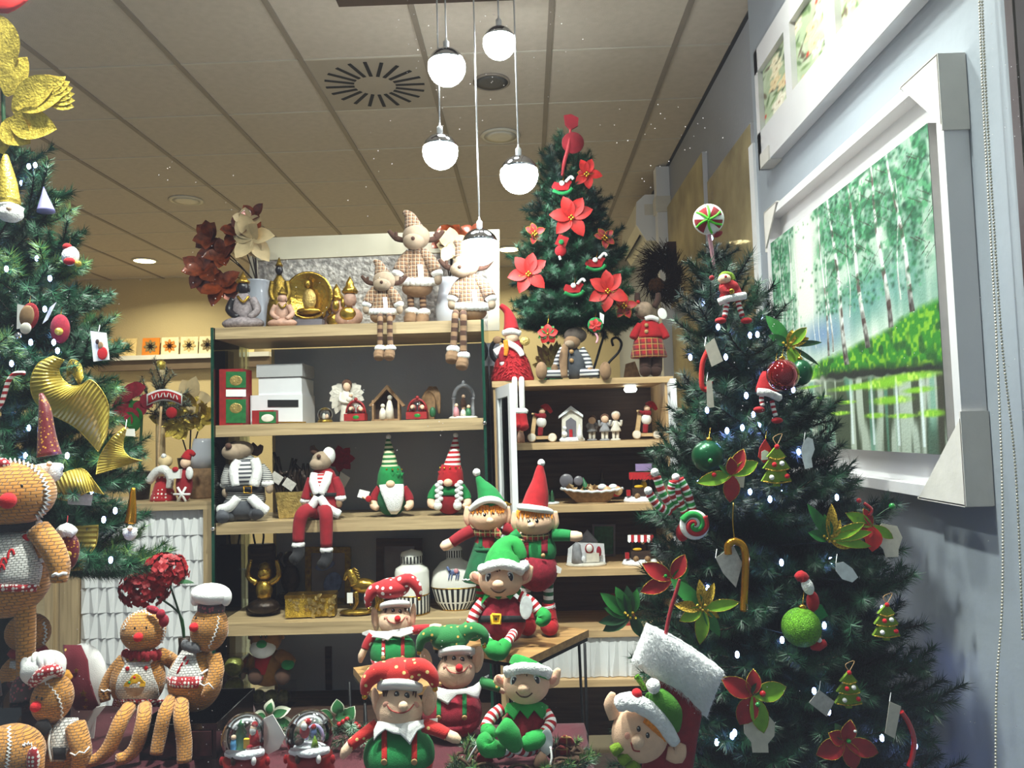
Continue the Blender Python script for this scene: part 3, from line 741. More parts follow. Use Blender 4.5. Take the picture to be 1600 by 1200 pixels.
# wrapped frame with three flower prints above
GX = .952
gy1 = onx(1183, 100, GX).y; gy0 = 1.62; gz0 = onx(1190, 262, GX).z; gz1 = onx(1196, 66, GX).z+.03
ge = empty('print_frame', (GX, (gy0+gy1)/2, gz0), 'long white frame with three floral prints in clear wrapping', 'picture frame')
pr = []
for (a, b) in (((1183, 205), (1224, 60)), ((1238, 140), (1283, -40)), ((1306, 58), (1356, -170))):
    P0 = onx(a[0], a[1], GX); P1 = onx(b[0], b[1], GX); pr.append((P1.y, P0.y))
pz0 = onx(1186, 208, GX).z; pz1 = onx(1222, 52, GX).z
print('prints', pr, pz0, pz1, gz0, gz1)
pr = [(pr[0][0], pr[0][1]), (pr[1][0], pr[1][1]), (pr[2][0], pr[2][1]), (1.66, 1.80)]
ys = [gy1]
for a, b in pr: ys += [b, a]
ys.append(gy0)
m_ = []
def gp(n, a, b, m): return setw(ge, MB().bb(a, b).obj(n, m, ge))
for k in range(0, len(ys), 2): gp('frame_stile', (GX, ys[k+1], gz0), (PX_-.003, ys[k], gz1), 'frame_white')
for (a, b) in pr[:]:
    gp('frame_rail', (GX, a, gz0), (PX_-.003, b, pz0), 'frame_white'); gp('frame_rail', (GX, a, pz1), (PX_-.003, b, gz1), 'frame_white')
for k, (a, b) in enumerate(pr):
    setw(ge, paint_plane('floral_print', floral(56, 110, 11+k), GX+.02, b, a, pz0, pz1, 'print_paint', ge))
thinglass('wrap', '#fbfbfb', .012, .1)
wr = MB(); R = []
for j in range(9):
    R.append([(GX-.006-.004*abs(math.sin(i*1.7+j*.9)), lerp(gy1+.012, gy0, i/30), lerp(gz0-.012, gz1, j/8)) for i in range(31)])
wr.grid(R); R = []
for j in range(4): R.append([(lerp(GX-.008, PX_-.003, j/3), lerp(gy1+.012, gy0, i/30), gz0-.01-.006*abs(math.sin(i*2.1+j))) for i in range(31)])
wr.grid(R); setw(ge, wr.obj('plastic_wrap', 'wrap', ge))
gp('corner_guard', (GX-.006, gy1-.10, gz0-.006), (PX_-.003, gy1+.006, gz0+.05), 'card')

# unframed canvases farther along the wall
mat('beige_paint', '#9a8d6a', .25, var=(5, .35, 6), bump=(20, .003), coat=.4)
mat('beige_paint_b', '#a5966c', .5, var=(4, .4, 6), bump=(20, .003))
def canvas(label, y0, y1, z0, z1, m):
    e = empty('canvas_picture', (1.02, (y0+y1)/2, z0), label, 'painting')
    o = MB().bb((1.018, y0, z0), (RW-.001, y1, z1)).obj('stretcher', 'frame_white', e); setw(e, o)
    o = MB().bb((1.015, y0+.004, z0+.004), (1.0185, y1-.004, z1-.004)).obj('painted_face', m, e); setw(e, o)
a = onx(1097, 237, 1.018); b = onx(1095, 445, 1.018)
canvas('beige abstract canvas with pale edge high on the grey wall', a.y, 5.28, b.z, a.z, 'beige_paint_b')
canvas('tall wrapped olive canvas on the grey wall beside the birch painting', 3.32, a.y-.09, zat(1110, 605, 3.8), zat(1150, 196, 3.5)-.06, 'beige_paint')
canvas('low beige canvas on the grey wall behind the open cabinet door', 4.35, 5.28, 1.35, 2.13, 'beige_paint_b')

# air conditioner and pipe duct
ay = 5.45
p0 = at(990, 312, ay); p1 = at(1027, 366, ay)
ae = empty('air_conditioner', (RW-.1, ay+.4, p1.z), 'white wall air conditioner high on the grey wall', 'air conditioner')
zt, zb_ = at(1000, 305, ay).z, at(1000, 372, ay).z
prof = [(RW-.001, zt), (RW-.15, zt), (RW-.21, zt-.05), (RW-.22, zb_+.1), (RW-.15, zb_-.02), (RW-.001, zb_-.03)]
o = MB().prism([(x, ay, z) for x, z in prof], (0, .85, 0)).obj('case', 'ac_white', ae); setw(ae, o)
o = MB().prism([(x-.004, ay-.008, z) for x, z in prof], (0, .02, 0)).obj('end_cap', 'trim_white', ae); setw(ae, o)
o = MB().box((RW-.19, ay+.43, zb_+.03), (.012, .72, .05), rotm('Y', .55)).obj('air_slot', 'slot_black', ae); setw(ae, o)
o = MB().bb((RW-.16, ay-.011, zt-.15), (RW-.1, ay-.008, zt-.07)).obj('display', 'lamp_off', ae); setw(ae, o)
x0 = at(1024, 300, 5.35).x
o = MB().bb((x0, 5.3, 1.2), (RW-.001, 5.4, CEIL-.004)).obj('pipe_duct', 'trim_white'); tag(o, 'white vertical pipe duct beside the air conditioner', 'duct')
MB().bb((x0-.012, 5.285, zt-.17), (RW-.001, 5.405, zt-.06)).obj('duct_joint', 'lamp_off', o)

# bead chain of the roller blind
def chain(label, pts):
    P = smoothpath([at(x, y, 1.575) for x, y in pts], 40); m_ = MB(); acc = 0; last = P[0]; e = empty('bead_chain', P[-1], label, 'blind chain')
    for p in P[1:]:
        while (p-last).length > .0066:
            last = last + (p-last).normalized()*.0066; m_.ell(last-e.location, .0028, seg=6, ring=4)
    m_.obj('beads', mat('bead_steel', '#c9c2b0', .35, .5, var=(30, .1)), e)['kind'] = 'stuff'
    MB().tube([p-e.location for p in P], .0006, 5).obj('string', 'cord_white', e)
chain('front strand of a steel bead blind chain hanging by the wall panel', [(1529, -40), (1536, 150), (1547, 350), (1558, 550), (1566, 760), (1566, 940), (1557, 1080), (1556, 1260)])
chain('second strand of the steel bead blind chain closer to the window frame', [(1533, -40), (1541, 150), (1553, 350), (1566, 540), (1584, 700), (1592, 830), (1598, 1000)])
# ------------------------------------------------------------------ Christmas trees
mat('needle_a', '#17402c', .5, var=(30, .35)); mat('needle_b', '#265a3a', .5, var=(30, .3)); mat('needle_c', '#5f7f3c', .55, var=(30, .3))
mat('needle_d', '#0c2a26', .5, var=(30, .3)); mat('needle_e', '#103522', .5, var=(30, .35)); mat('needle_f', '#1d4a30', .5, var=(30, .3))
mat('stem_brown', '#2e2417', .9, var=(30, .3)); mat('trunk_green', '#16261c', .9, var=(20, .3))
def twig(m_, pts, n_per_m, nl, rs, wd=.0013, mi=(0, 1)):
    """needles all round a stem path"""
    tot = sum((pts[i+1]-pts[i]).length for i in range(len(pts)-1)); n = int(tot*n_per_m)
    m_.tube(pts, [.0022]*(len(pts)-1)+[.001], 4, mi=2, cap=False)
    for k in range(n):
        t = rs.random()*(len(pts)-1)*.999; i = int(t); p = pts[i].lerp(pts[i+1], t-i); d = (pts[i+1]-pts[i]).normalized()
        a = rs.random()*6.283; s1 = d.orthogonal().normalized(); s2 = d.cross(s1); o = s1*math.cos(a)+s2*math.sin(a)
        dr = (d*rs.uniform(.35, .95)+o).normalized(); L = nl*rs.uniform(.7, 1.15); sd = dr.cross(o).normalized()*wd
        b = len(m_.v); tip = p+dr*L
        m_.v += [tuple(p-sd), tuple(p+sd), tuple(tip)]; m_.f.append((b, b+1, b+2)); m_.mi.append(mi[0] if rs.random() < .6 else mi[1]); m_.sm.append(False)
def branch_mesh(L, rs, nl=.030, dens=2600, mats=('needle_a', 'needle_b', 'stem_brown')):
    m_ = MB(); n = 6; P = [Vector((L*i/n, rs.uniform(-.01, .01)*(i > 0), -.10*L*(i/n)+.16*L*(i/n)**2.2)) for i in range(n+1)]
    twig(m_, P, dens, nl, rs)
    k = max(1, int(L/.055))
    for q in range(k):
        t = .22+.72*(q+rs.random()*.4)/k; i = min(int(t*n), n-1); b = P[i].lerp(P[i+1], t*n-i)
        for sg in (-1, 1):
            l = (.055+.30*L*(1-t)+.025*rs.random()); an = sg*rs.uniform(.6, 1.0); d = Vector((math.cos(an), math.sin(an), rs.uniform(-.05, .35))).normalized()
            twig(m_, [b, b+d*l*.5, b+d*l+Vector((0, 0, l*.12))], dens, nl, rs)
    return m_
_BR = {}
def branch_src(cls, v, style):
    k = (cls, v, style)
    if k not in _BR:
        rs = random.Random(hash((cls, v)) % 9999+len(style))
        mats = {'fir': ('needle_a', 'needle_b', 'stem_brown'), 'lime': ('needle_b', 'needle_c', 'stem_brown'), 'blue': ('needle_d', 'needle_e', 'stem_brown'), 'deep': ('needle_e', 'needle_f', 'stem_brown')}[style]
        m_ = branch_mesh(cls, rs); me_o = m_.obj('branch', mats); COL.objects.unlink(me_o); _BR[k] = me_o
    return _BR[k]
CLS = [.07, .11, .16, .22, .29, .37, .46]
def make_tree(name, label, base, zlow, apex, rlow, styles, tiers, nmax, seed, lean=Vector((0, 0, 0)), limit=None, droop=.0, ex=.7, avoid=None):
    rs = random.Random(seed); e = empty(name, base, label, 'christmas tree'); H = apex-base.z
    MB().tube([(0, 0, .0), (lean.x*.3, lean.y*.3, H*.5), (lean.x, lean.y, H-.02)], [.022, .016, .006], 8).obj('trunk', 'trunk_green', e)
    cnt = 0
    for t in range(tiers):
        f = (t+.0)/(tiers-1); z = lerp(zlow, apex-.05, f**.92); R = rlow*(1-f)**ex+.04
        n = max(3, int(round(nmax*(1-f)**.7)))
        for k in range(n):
            az = 2*math.pi*(k+.5*(t % 2)+rs.uniform(-.25, .25))/n; L = R*rs.uniform(.82, 1.1)
            org = lean*max(0, (z-base.z)/H)**2
            if limit:
                for _ in range(14):
                    if base.x+org.x+L*1.05*math.cos(az) > limit and L > .06: L *= .88
            if avoid:  # boughs give way to the doll standing against the tree
                for _ in range(14):
                    tx_, ty_ = base.x+L*math.cos(az), base.y+L*math.sin(az)
                    if tx_ < avoid[0] and ty_ < avoid[1] and z < avoid[2] and L > .08: L *= .88
            c = min(CLS, key=lambda q: abs(q-L)); src = branch_src(c, rs.randrange(3), rs.choice(styles)); s = L/c
            tilt = lerp(.05, -.75, f**1.4)+rs.uniform(-.12, .12)+droop
            o = inst(src, 'branch', e, (org.x, org.y, z-base.z), (0, 0, 0), (s, .5+.5*s, .5+.5*s))
            o.rotation_mode = 'XYZ'; o.rotation_euler = (rs.uniform(-.4, .4), tilt, az); cnt += 1
    o = inst(branch_src(.16, 0, styles[0]), 'branch', e, (lean.x, lean.y, H-(.22 if limit else .14)), (0, -math.pi/2, 0)); o.rotation_euler = (0, -math.pi/2, 0)
    print(name, 'branches', cnt)
    return e
RTX, RTY = .655, 2.02
rt_apex = zat(1112, 385, RTY)
rt = make_tree('christmas_tree', 'tall green artificial Christmas tree with blue white lights by the birch painting', Vector((RTX, RTY, 0)), .42, rt_apex, .40, ['deep', 'deep', 'blue'], 18, 17, 5, Vector((at(1112, 385, RTY).x-RTX, 0, 0)), limit=.955)
LTX, LTY = at(12, 700, 2.08).x, 2.08
lt = make_tree('christmas_tree', 'green artificial Christmas tree with gold ribbon beside the gingerbread dolls', Vector((LTX, LTY, TZ)), zat(40, 880, LTY), zat(30, 225, LTY), .325, ['fir', 'lime', 'fir'], 15, 15, 8, ex=.55, avoid=(at(125, 850, 1.78).x, 1.885, zat(14, 735, 1.74)))
KTY = 3.40
kx = at(895, 530, KTY).x
kt = make_tree('christmas_tree', 'small fir tree with red poinsettias standing on the display cabinet', Vector((kx, KTY, KT)), zat(895, 505, KTY), zat(882, 215, KTY), .25, ['fir', 'fir', 'blue'], 12, 13, 11, Vector((at(880, 215, KTY).x-kx, 0, 0)))
m_ = MB()
for k in range(4):
    a = math.pi/2*k+.5; P = [Vector((0, 0, .16)), Vector((math.cos(a)*.06, math.sin(a)*.06, .10)), Vector((math.cos(a)*.14, math.sin(a)*.14, .006))]
    m_ = MB().tube(smoothpath(P, 4), .006, 6); m_.obj('stand_leg', 'black_metal', kt)
for s_, (px, py) in ((1, (965, 530)), (-1, (930, 565))):
    pass
def tube_thing(name, label, cat, pts, Y, r, m, group=None):
    t = Th(name, label, cat, pts[-1][0], pts[-1][1], Y, group); t.tube('rod', pts, r, m, n=6, seg=8); return t
# strings of LED lights
mat('led', '#dfe4ff', .4, emit=40, ecol='#8ea0ff'); mat('led_wire', '#0f241b', .7, var=(20, .1))
def lights(label, tree, base, zlow, apex, rlow, n, seed, extra, Y, lean=Vector((0, 0, 0))):
    rs = random.Random(seed); e = empty('light_string', base, label, 'string lights'); src = None; pts = []
    H = apex-base.z
    for i in range(n):
        f = (i+.5)/n; f = 1-(1-f)**.62 if False else f**1.25; z = lerp(zlow, apex-.08, f); R = (rlow*(1-f)**.85+.05)*rs.uniform(.55, .98)
        a = -math.pi/2 + math.sin(i*1.9)*1.35+rs.uniform(-.2, .2)
        org = lean*max(0, (z-base.z)/H)**2
        x = min(org.x+R*math.cos(a), .97-base.x)
        pts.append(Vector((x, org.y+R*math.sin(a), z-base.z)))
    for (px, py, q) in extra: pts.append(at(px, py, Y-q)-base)
    for p in pts:
        if src is None: src = MB().ell((0, 0, 0), (.0048, .0048, .008), seg=8, ring=5).obj('bulb', 'led', e, p)
        else: inst(src, 'bulb', e, p)
    order = sorted(pts[:n], key=lambda p: p.z)
    MB().tube(smoothpath([Vector((0, 0, order[0].z-.05))]+[p*.96 for p in order], 2), .0014, 4, cap=False).obj('wire', 'led_wire', e)
lights('blue white light string wound round the tall tree by the birch painting', rt, Vector((RTX, RTY, 0)), .5, rt_apex, .38, 34, 3,
       [(1111, 372, .03), (1122, 511, .1), (1172, 524, .1), (1134, 558, .12), (1166, 618, .15), (1177, 648, .15), (1186, 664, .16), (1136, 673, .14), (1172, 768, .2), (1203, 780, .2), (1222, 770, .18), (1248, 706, .15), (1221, 879, .25), (1288, 977, .25), (1272, 1080, .28), (1165, 890, .24), (1222, 1000, .26), (1148, 1145, .3), (1120, 1160, .3), (1378, 1153, .28), (1070, 1178, .3), (1144, 1150, .3)], RTY, Vector((at(1112, 385, RTY).x-RTX, 0, 0)))
lights('blue white light string wound round the tree with gold ribbon', lt, Vector((LTX, LTY, TZ)), zat(40, 880, LTY), zat(30, 225, LTY), .35, 18, 9,
       [(45, 260, .06), (55, 258, .06), (78, 435, .15), (70, 483, .18), (48, 535, .2), (84, 535, .2), (18, 568, .2), (40, 712, .25), (105, 712, .25), (180, 798, .3), (173, 875, .28), (162, 812, .28), (90, 548, .2), (10, 420, .15)], LTY)
# ------------------------------------------------------------------ doll materials
fab('skin', '#e8bd9e', .06); fab('skin_pale', '#e8c3a6', .06); fab('skin_arm', '#dba98a', .05)
fab('felt_white', '#e9e7e6', .05); fab('fur_white', '#ecebea', .1, 120, 260, .004); fab('felt_green', '#0f7a3c', .14); fab('felt_green_b', '#1f8f3d', .14)
fab('felt_dkgreen', '#0d5a35', .14); fab('felt_red', '#a50f1a', .14); fab('felt_dkred', '#8a0f1e', .14); fab('felt_bright', '#b81913', .12)
fab('velvet_red', '#8c1028', .25, 90); fab('hair_orange', '#e8861a', .3, 200); fab('hair_brown', '#5a3a2a', .3, 200)
fab('black_cloth', '#17161a', .2); fab('grey_cloth', '#4d4f56', .12); fab('nose_red', '#c3101c', .1); fab('blush', '#dfa08c', .05)
fab('lip', '#a8403c', .05); fab('beige_felt', '#9c8873', .08); fab('tan_felt', '#8d6e52', .12); fab('brown_felt', '#4a2f22', .15); fab('choc', '#3a2219', .15)
mat('eye_black', '#0c0b0c', .12, coat=.6, var=(9, .1)); mat('eye_white', '#f2f2f2', .2, var=(9, .02)); mat('gold_bell', '#c79a35', .2, 1, var=(30, .1)); mat('wood_button', '#a98355', .5, var=(60, .15))
mat('yellow_felt', '#e3b21c', .7, var=(40, .08)); mat('paper', '#e8e6e2', .7, var=(30, .03)); mat('paper_grey', '#b9b4ae', .7, var=(120, .15)); mat('clear_tag', '#dfe3e4', .15, var=(60, .15), coat=.6)
mat('gold', '#b08a34', .28, .9, var=(50, .25), bump=(200, .002)); mat('gold_glitter', '#c2a03a', .3, .8, var=(260, .6), bump=(500, .003))
mat('red_gloss', '#a30d17', .12, coat=1, var=(9, .05)); mat('green_gloss', '#1c7a2f', .15, coat=.8, var=(9, .05))
dots('dot_red', '#a00f1a', '#f3efec', 48, .30, .35); dots('star_red', '#b81813', '#e6c77e', 60, .22, .75); dots('star_green', '#14692f', '#c9a24a', 62, .20, .8); dots('star_dkred', '#6e1023', '#d8ae58', 34, .16, .9)
dots('dot_dress', '#a81420', '#f2ece6', 60, .25, .2)
plaid('plaid_scarf', '#a3141c', '#1d5a2c', '#d8c98a', 60); plaid('plaid_brown', '#8f6a4c', '#3f2822', '#cdb89e', 60); plaid('plaid_red', '#9a141c', '#4a241c', '#b08a4a', 40)
bands('stripe_grey', ['#dad8d6', '#4b4d55'], 'Z', 60); bands('stripe_fine', ['#c9c6c2', '#33353b'], 'Z', 130); bands('stripe_red', ['#e6e0dc', '#a3141c'], 'Z', 70)
bands('stripe_hat_g', ['#1f6a35', '#d9d4ae'], 'Z', 52); bands('stripe_hat_r', ['#b3141f', '#eae4dd'], 'Z', 52)
GROUND = lambda: None

def limb(t, name, pts, rad, m, hand=None, hm='skin_arm', hr=None, par=None, **k):
    """sleeve or leg with a hand/foot at its end"""
    o = t.tube(name, pts, rad, m, par=par, **k)
    if hand: t.tube('hand', [pts[-1], hand[0], hand[1]] if len(hand) == 2 else [pts[-1], hand[0]], hr or [rad[-1] if isinstance(rad, list) else rad]*3, hm, par=o)
    return o
def stripes(t, name, pts, rad, mats, n=None, k=18):
    P = smoothpath([t.P(p) for p in pts], 8); 
    if isinstance(rad, (int, float)): rad = [rad]*len(pts)
    rr = [];
    for i in range(len(rad)-1): rr += [lerp(rad[i], rad[i+1], q/8) for q in range(8)]
    rr.append(rad[-1]); m_ = MB()
    # resample evenly so that the rings alternate
    L = [0]
    for a, b in zip(P, P[1:]): L.append(L[-1]+(b-a).length)
    Q, R, ids = [], [], []
    for j in range(k*2+1):
        d = L[-1]*j/(k*2); i = max(0, min(len(L)-2, next((q for q in range(len(L)-1) if L[q+1] >= d), len(L)-2))); f = (d-L[i])/max(1e-9, L[i+1]-L[i])
        Q.append(P[i].lerp(P[i+1], f)); R.append(lerp(rr[i], rr[i+1], f)*t.s)
    mi = [(j//2) % 2 for j in range(k*2)]
    m_.tube(Q, R, 12, mi=mi); return t.put(name, m_, mats)
def eyes(t, par, pts, rx, rz, d, m='eye_black', hl=True):
    for (x, y) in pts:
        if not isinstance(d, (int, float)): dd = eldepth(d, x, y)
        else: dd = d
        o = t.ell('eye', (x, y, dd), (rx, rx*.6, rz), m, seg=10, ring=7, par=par)
        if hl: t.ell('eye_glint', (x-rx*.3, y-rz*.35, dd+rx*.55), rx*.28, 'eye_white', seg=6, ring=4, par=par)
def smile(t, par, pts, el, r=.6, m='lip'):
    cx, cy, d0, rx, rd, rz = el; P = []
    for x, y in pts:
        P.append((x, y, eldepth(el, x, y)+r*.5))
    return t.tube('mouth', P, r, m, par=par, seg=6)
def on_el(el, x, y, off=0): return (x, y, eldepth(el, x, y)+off)
def fringe(t, par, xs, y0, y1, el, m, n=2):
    for i, x in enumerate(xs):
        p0 = on_el(el, x, y0, .5); p1 = on_el(el, x+random.uniform(-2, 2), y1+random.uniform(-2, 2), 1.2)
        t.tube('hair_lock', [p0, p1], [n, n*.35], m, par=par, seg=6)

def round_elf(label, fx, fy, k, Y, rest, hatm, brim, bodym, lowm, susm, slvm, nosem, armL, armR, lobeL, lobeR, crown, body, collar, ears, tilt=0):
    bx, by, brx, brz = body
    t = Th('elf_doll', label, 'elf doll', bx, by+brz, Y, 'round bodied elf dolls with jester hats')
    el_b = (bx, by, 0, brx, brx*.85, brz)
    b = t.ell('body', (bx, by, 0), (brx, brx*.85, brz), bodym, seg=28, ring=18)
    m_ = MB().lathe(t.P((bx, by+brz*.25, 0)), [(brx*.95*t.s*1.02, 0), (brx*.88*t.s*1.03, -brz*.32*t.s), (brx*.66*t.s*1.03, -brz*.56*t.s), (brx*.3*t.s, -brz*.75*t.s)], 28, sy=.86)
    t.put('trousers', m_, lowm)
    for sx in (-.42, .42):
        x0 = bx+brx*sx
        sp = t.drape('suspender', [(x0-4.2*k, by-brz*.93, by+brz*.25), (x0+4.2*k, by-brz*.93, by+brz*.25)], el_b, 1.2, susm, cols=True)
        p = on_el(el_b, x0, by+brz*.28, 2)
        t.lathe('button', p, [(4.6*k, 0), (5*k, 1), (4*k, 2.2), (.1, 1.6)], 'wood_button', M=rotm('X', math.pi/2), par=sp, seg=14)
    el = (fx, fy, 2*k, 37*k, 34*k, 34*k)
    h = t.ell('head', (fx, fy+2*k, 2*k), (37*k, 33*k, 34*k), 'skin_pale', tilt, seg=28, ring=18)
    for (x, y, rx, rz, tl) in ears:
        e_ = t.ell('ear', (x, y, -3*k), (rx, 4*k, rz), 'skin_pale', tl, par=None); t.ell('ear_fold', (x, y+2*k, .4*k), (rx*.55, 1.2*k, rz*.6), 'skin', tl, par=e_)
    eyes(t, h, [(fx-4*k, fy-21*k), (fx+12*k, fy-19*k)], 4.3*k, 5.6*k, el)
    n = on_el(el, fx+6*k, fy-3*k); t.ell('nose', (n[0], n[1], n[2]+4*k), 7.2*k, nosem, par=h)
    smile(t, h, [(fx-19*k, fy-4*k), (fx-12*k, fy+4*k), (fx+2*k, fy+8*k), (fx+14*k, fy+4*k), (fx+23*k, fy-6*k)], el, .8*k+.15)
    for x in (-20, 25): t.ell('cheek', on_el(el, fx+x*k, fy-5*k, -2*k), (6*k, 2.4*k, 5*k), 'blush', par=h, seg=12, ring=8)
    fringe(t, h, [fx+q*k for q in (-25, -22, -19, 23, 26)], fy-27*k, fy-18*k, el, 'hair_brown', 1.8*k)
    # hat: brim band, crown and two drooping lobes with bells
    cx, cy, crx, crz = crown
    m_ = MB().lathe(t.P((fx+1*k, fy-33*k, 2*k)), [(31*k*t.s, -6*k*t.s), (36*k*t.s, -4*k*t.s), (36*k*t.s, 4*k*t.s), (30*k*t.s, 7*k*t.s)], 28, M=rotm('Y', math.radians(tilt)) @ rotm('X', -t.elev-.12), sy=.93)
    t.put('hat_brim', m_, brim)
    hc = t.ell('hat_crown', (cx, cy-5*k, -3*k), (crx*.97, crx*.74, crz*.92), hatm, tilt, seg=24, ring=14)
    for P, r in ((lobeL, 1), (lobeR, 1)):
        R = [18*k, 15*k, 11*k, 6*k][:len(P)] if len(P) <= 4 else [18*k, 16*k, 14*k, 10*k, 6*k]
        t.tube('hat_lobe', P, R, hatm, par=hc, seg=14)
        t.ell('bell', (P[-1][0], P[-1][1]+4*k, P[-1][2]+3*k), 4.6*k, 'gold_bell', seg=12, ring=8, par=hc)
    t.drape('collar', collar, (fx, by-brz*.5, 0, brx*.98, brx*.78, brz*1.25), 2.5*k, 'felt_white', cols=True, n=6, wav=.8*k)
    for P, hand in (armL, armR):
        s_ = t.tube('sleeve', P, [11*k, 10*k, 9*k][:len(P)], slvm); t.tube('hand', [P[-1]]+hand, [8*k, 8.2*k, 4*k][:len(hand)+1], 'skin_pale', par=s_)
    t.settle(rest); return t
# red star hat elf on the burgundy cloth
round_elf('elf doll with red starred jester hat, pale nose and green body', 624, 1116, 1.0, 1.66, TZ, 'star_red', 'felt_white', 'felt_green', 'star_red', 'felt_bright', 'star_red', 'skin_pale',
          ([(590, 1143, 10), (566, 1160, 20), (548, 1174, 24)], [(540, 1184, 26), (535, 1194, 26)]), ([(664, 1143, 10), (684, 1150, 20), (700, 1158, 24)], [(711, 1163, 26), (719, 1168, 26)]),
          [(612, 1060, 4), (590, 1060, 8), (574, 1076, 12), (570, 1094, 12)], [(640, 1056, 2), (660, 1054, 6), (675, 1066, 10), (680, 1082, 10)], (624, 1065, 38, 24), (624, 1188, 56, 44),
          [(584, 1150, 1168), (590, 1137, 1160), (602, 1138, 1150), (614, 1140, 1156), (626, 1140, 1158), (634, 1138, 1166), (641, 1137, 1174), (652, 1136, 1152), (664, 1134, 1146), (684, 1132, 1138)],
          [(588, 1106, 7, 23, -8), (671, 1104, 12, 24, 10)], 3)
# green star hat elf behind
round_elf('elf doll with green starred jester hat, red nose and burgundy body', 713, 1060, .81, 1.90, TZ, 'star_green', 'felt_white', 'velvet_red', 'velvet_red', 'felt_green', 'star_green', 'nose_red',
          ([(676, 1106, 6), (662, 1116, 8), (655, 1130, 6)], [(650, 1140, 4)]), ([(752, 1080, 6), (768, 1084, 12), (782, 1089, 14)], [(790, 1092, 14)]),
          [(694, 1012, 2), (676, 1004, 4), (660, 1012, 6), (655, 1030, 6)], [(722, 1004, 0), (742, 998, 4), (756, 1006, 8), (757, 1020, 8)], (704, 1014, 33, 22), (706, 1124, 48, 40),
          [(676, 1094, 1098), (684, 1088, 1106), (700, 1092, 1116), (706, 1092, 1108), (714, 1092, 1100), (728, 1090, 1098), (740, 1086, 1104), (748, 1080, 1106), (756, 1072, 1078), (764, 1068, 1071)],
          [(666, 1044, 9, 18, -14), (747, 1044, 9, 21, 10)], -3)
# polka dot hat elf on the small table
round_elf('elf doll with red polka dot jester hat sitting on the lower side table', 617, 968, .68, 2.30, BZ, 'dot_red', 'felt_white', 'felt_green', 'dot_red', 'dot_red', 'dot_red', 'nose_red',
          ([(582, 992, 4), (574, 1003, 8), (570, 1013, 10)], [(565, 1024, 10), (563, 1034, 9)]), ([(645, 984, 4), (660, 982, 8), (672, 981, 10)], [(680, 979, 12), (690, 978, 12)]),
          [(600, 918, 2), (584, 922, 4), (576, 934, 6), (576, 948, 6)], [(622, 912, 0), (640, 906, 4), (652, 918, 6), (655, 932, 6)], (612, 922, 30, 18), (614, 1018, 36, 32),
          [(566, 988, 991), (576, 984, 995), (588, 986, 996), (600, 986, 998), (606, 986, 1001), (614, 984, 994), (626, 982, 996), (636, 980, 992), (645, 978, 989), (650, 976, 984)],
          [(586, 967, 6, 19, -6), (645, 962, 5, 20, 6)], -4)

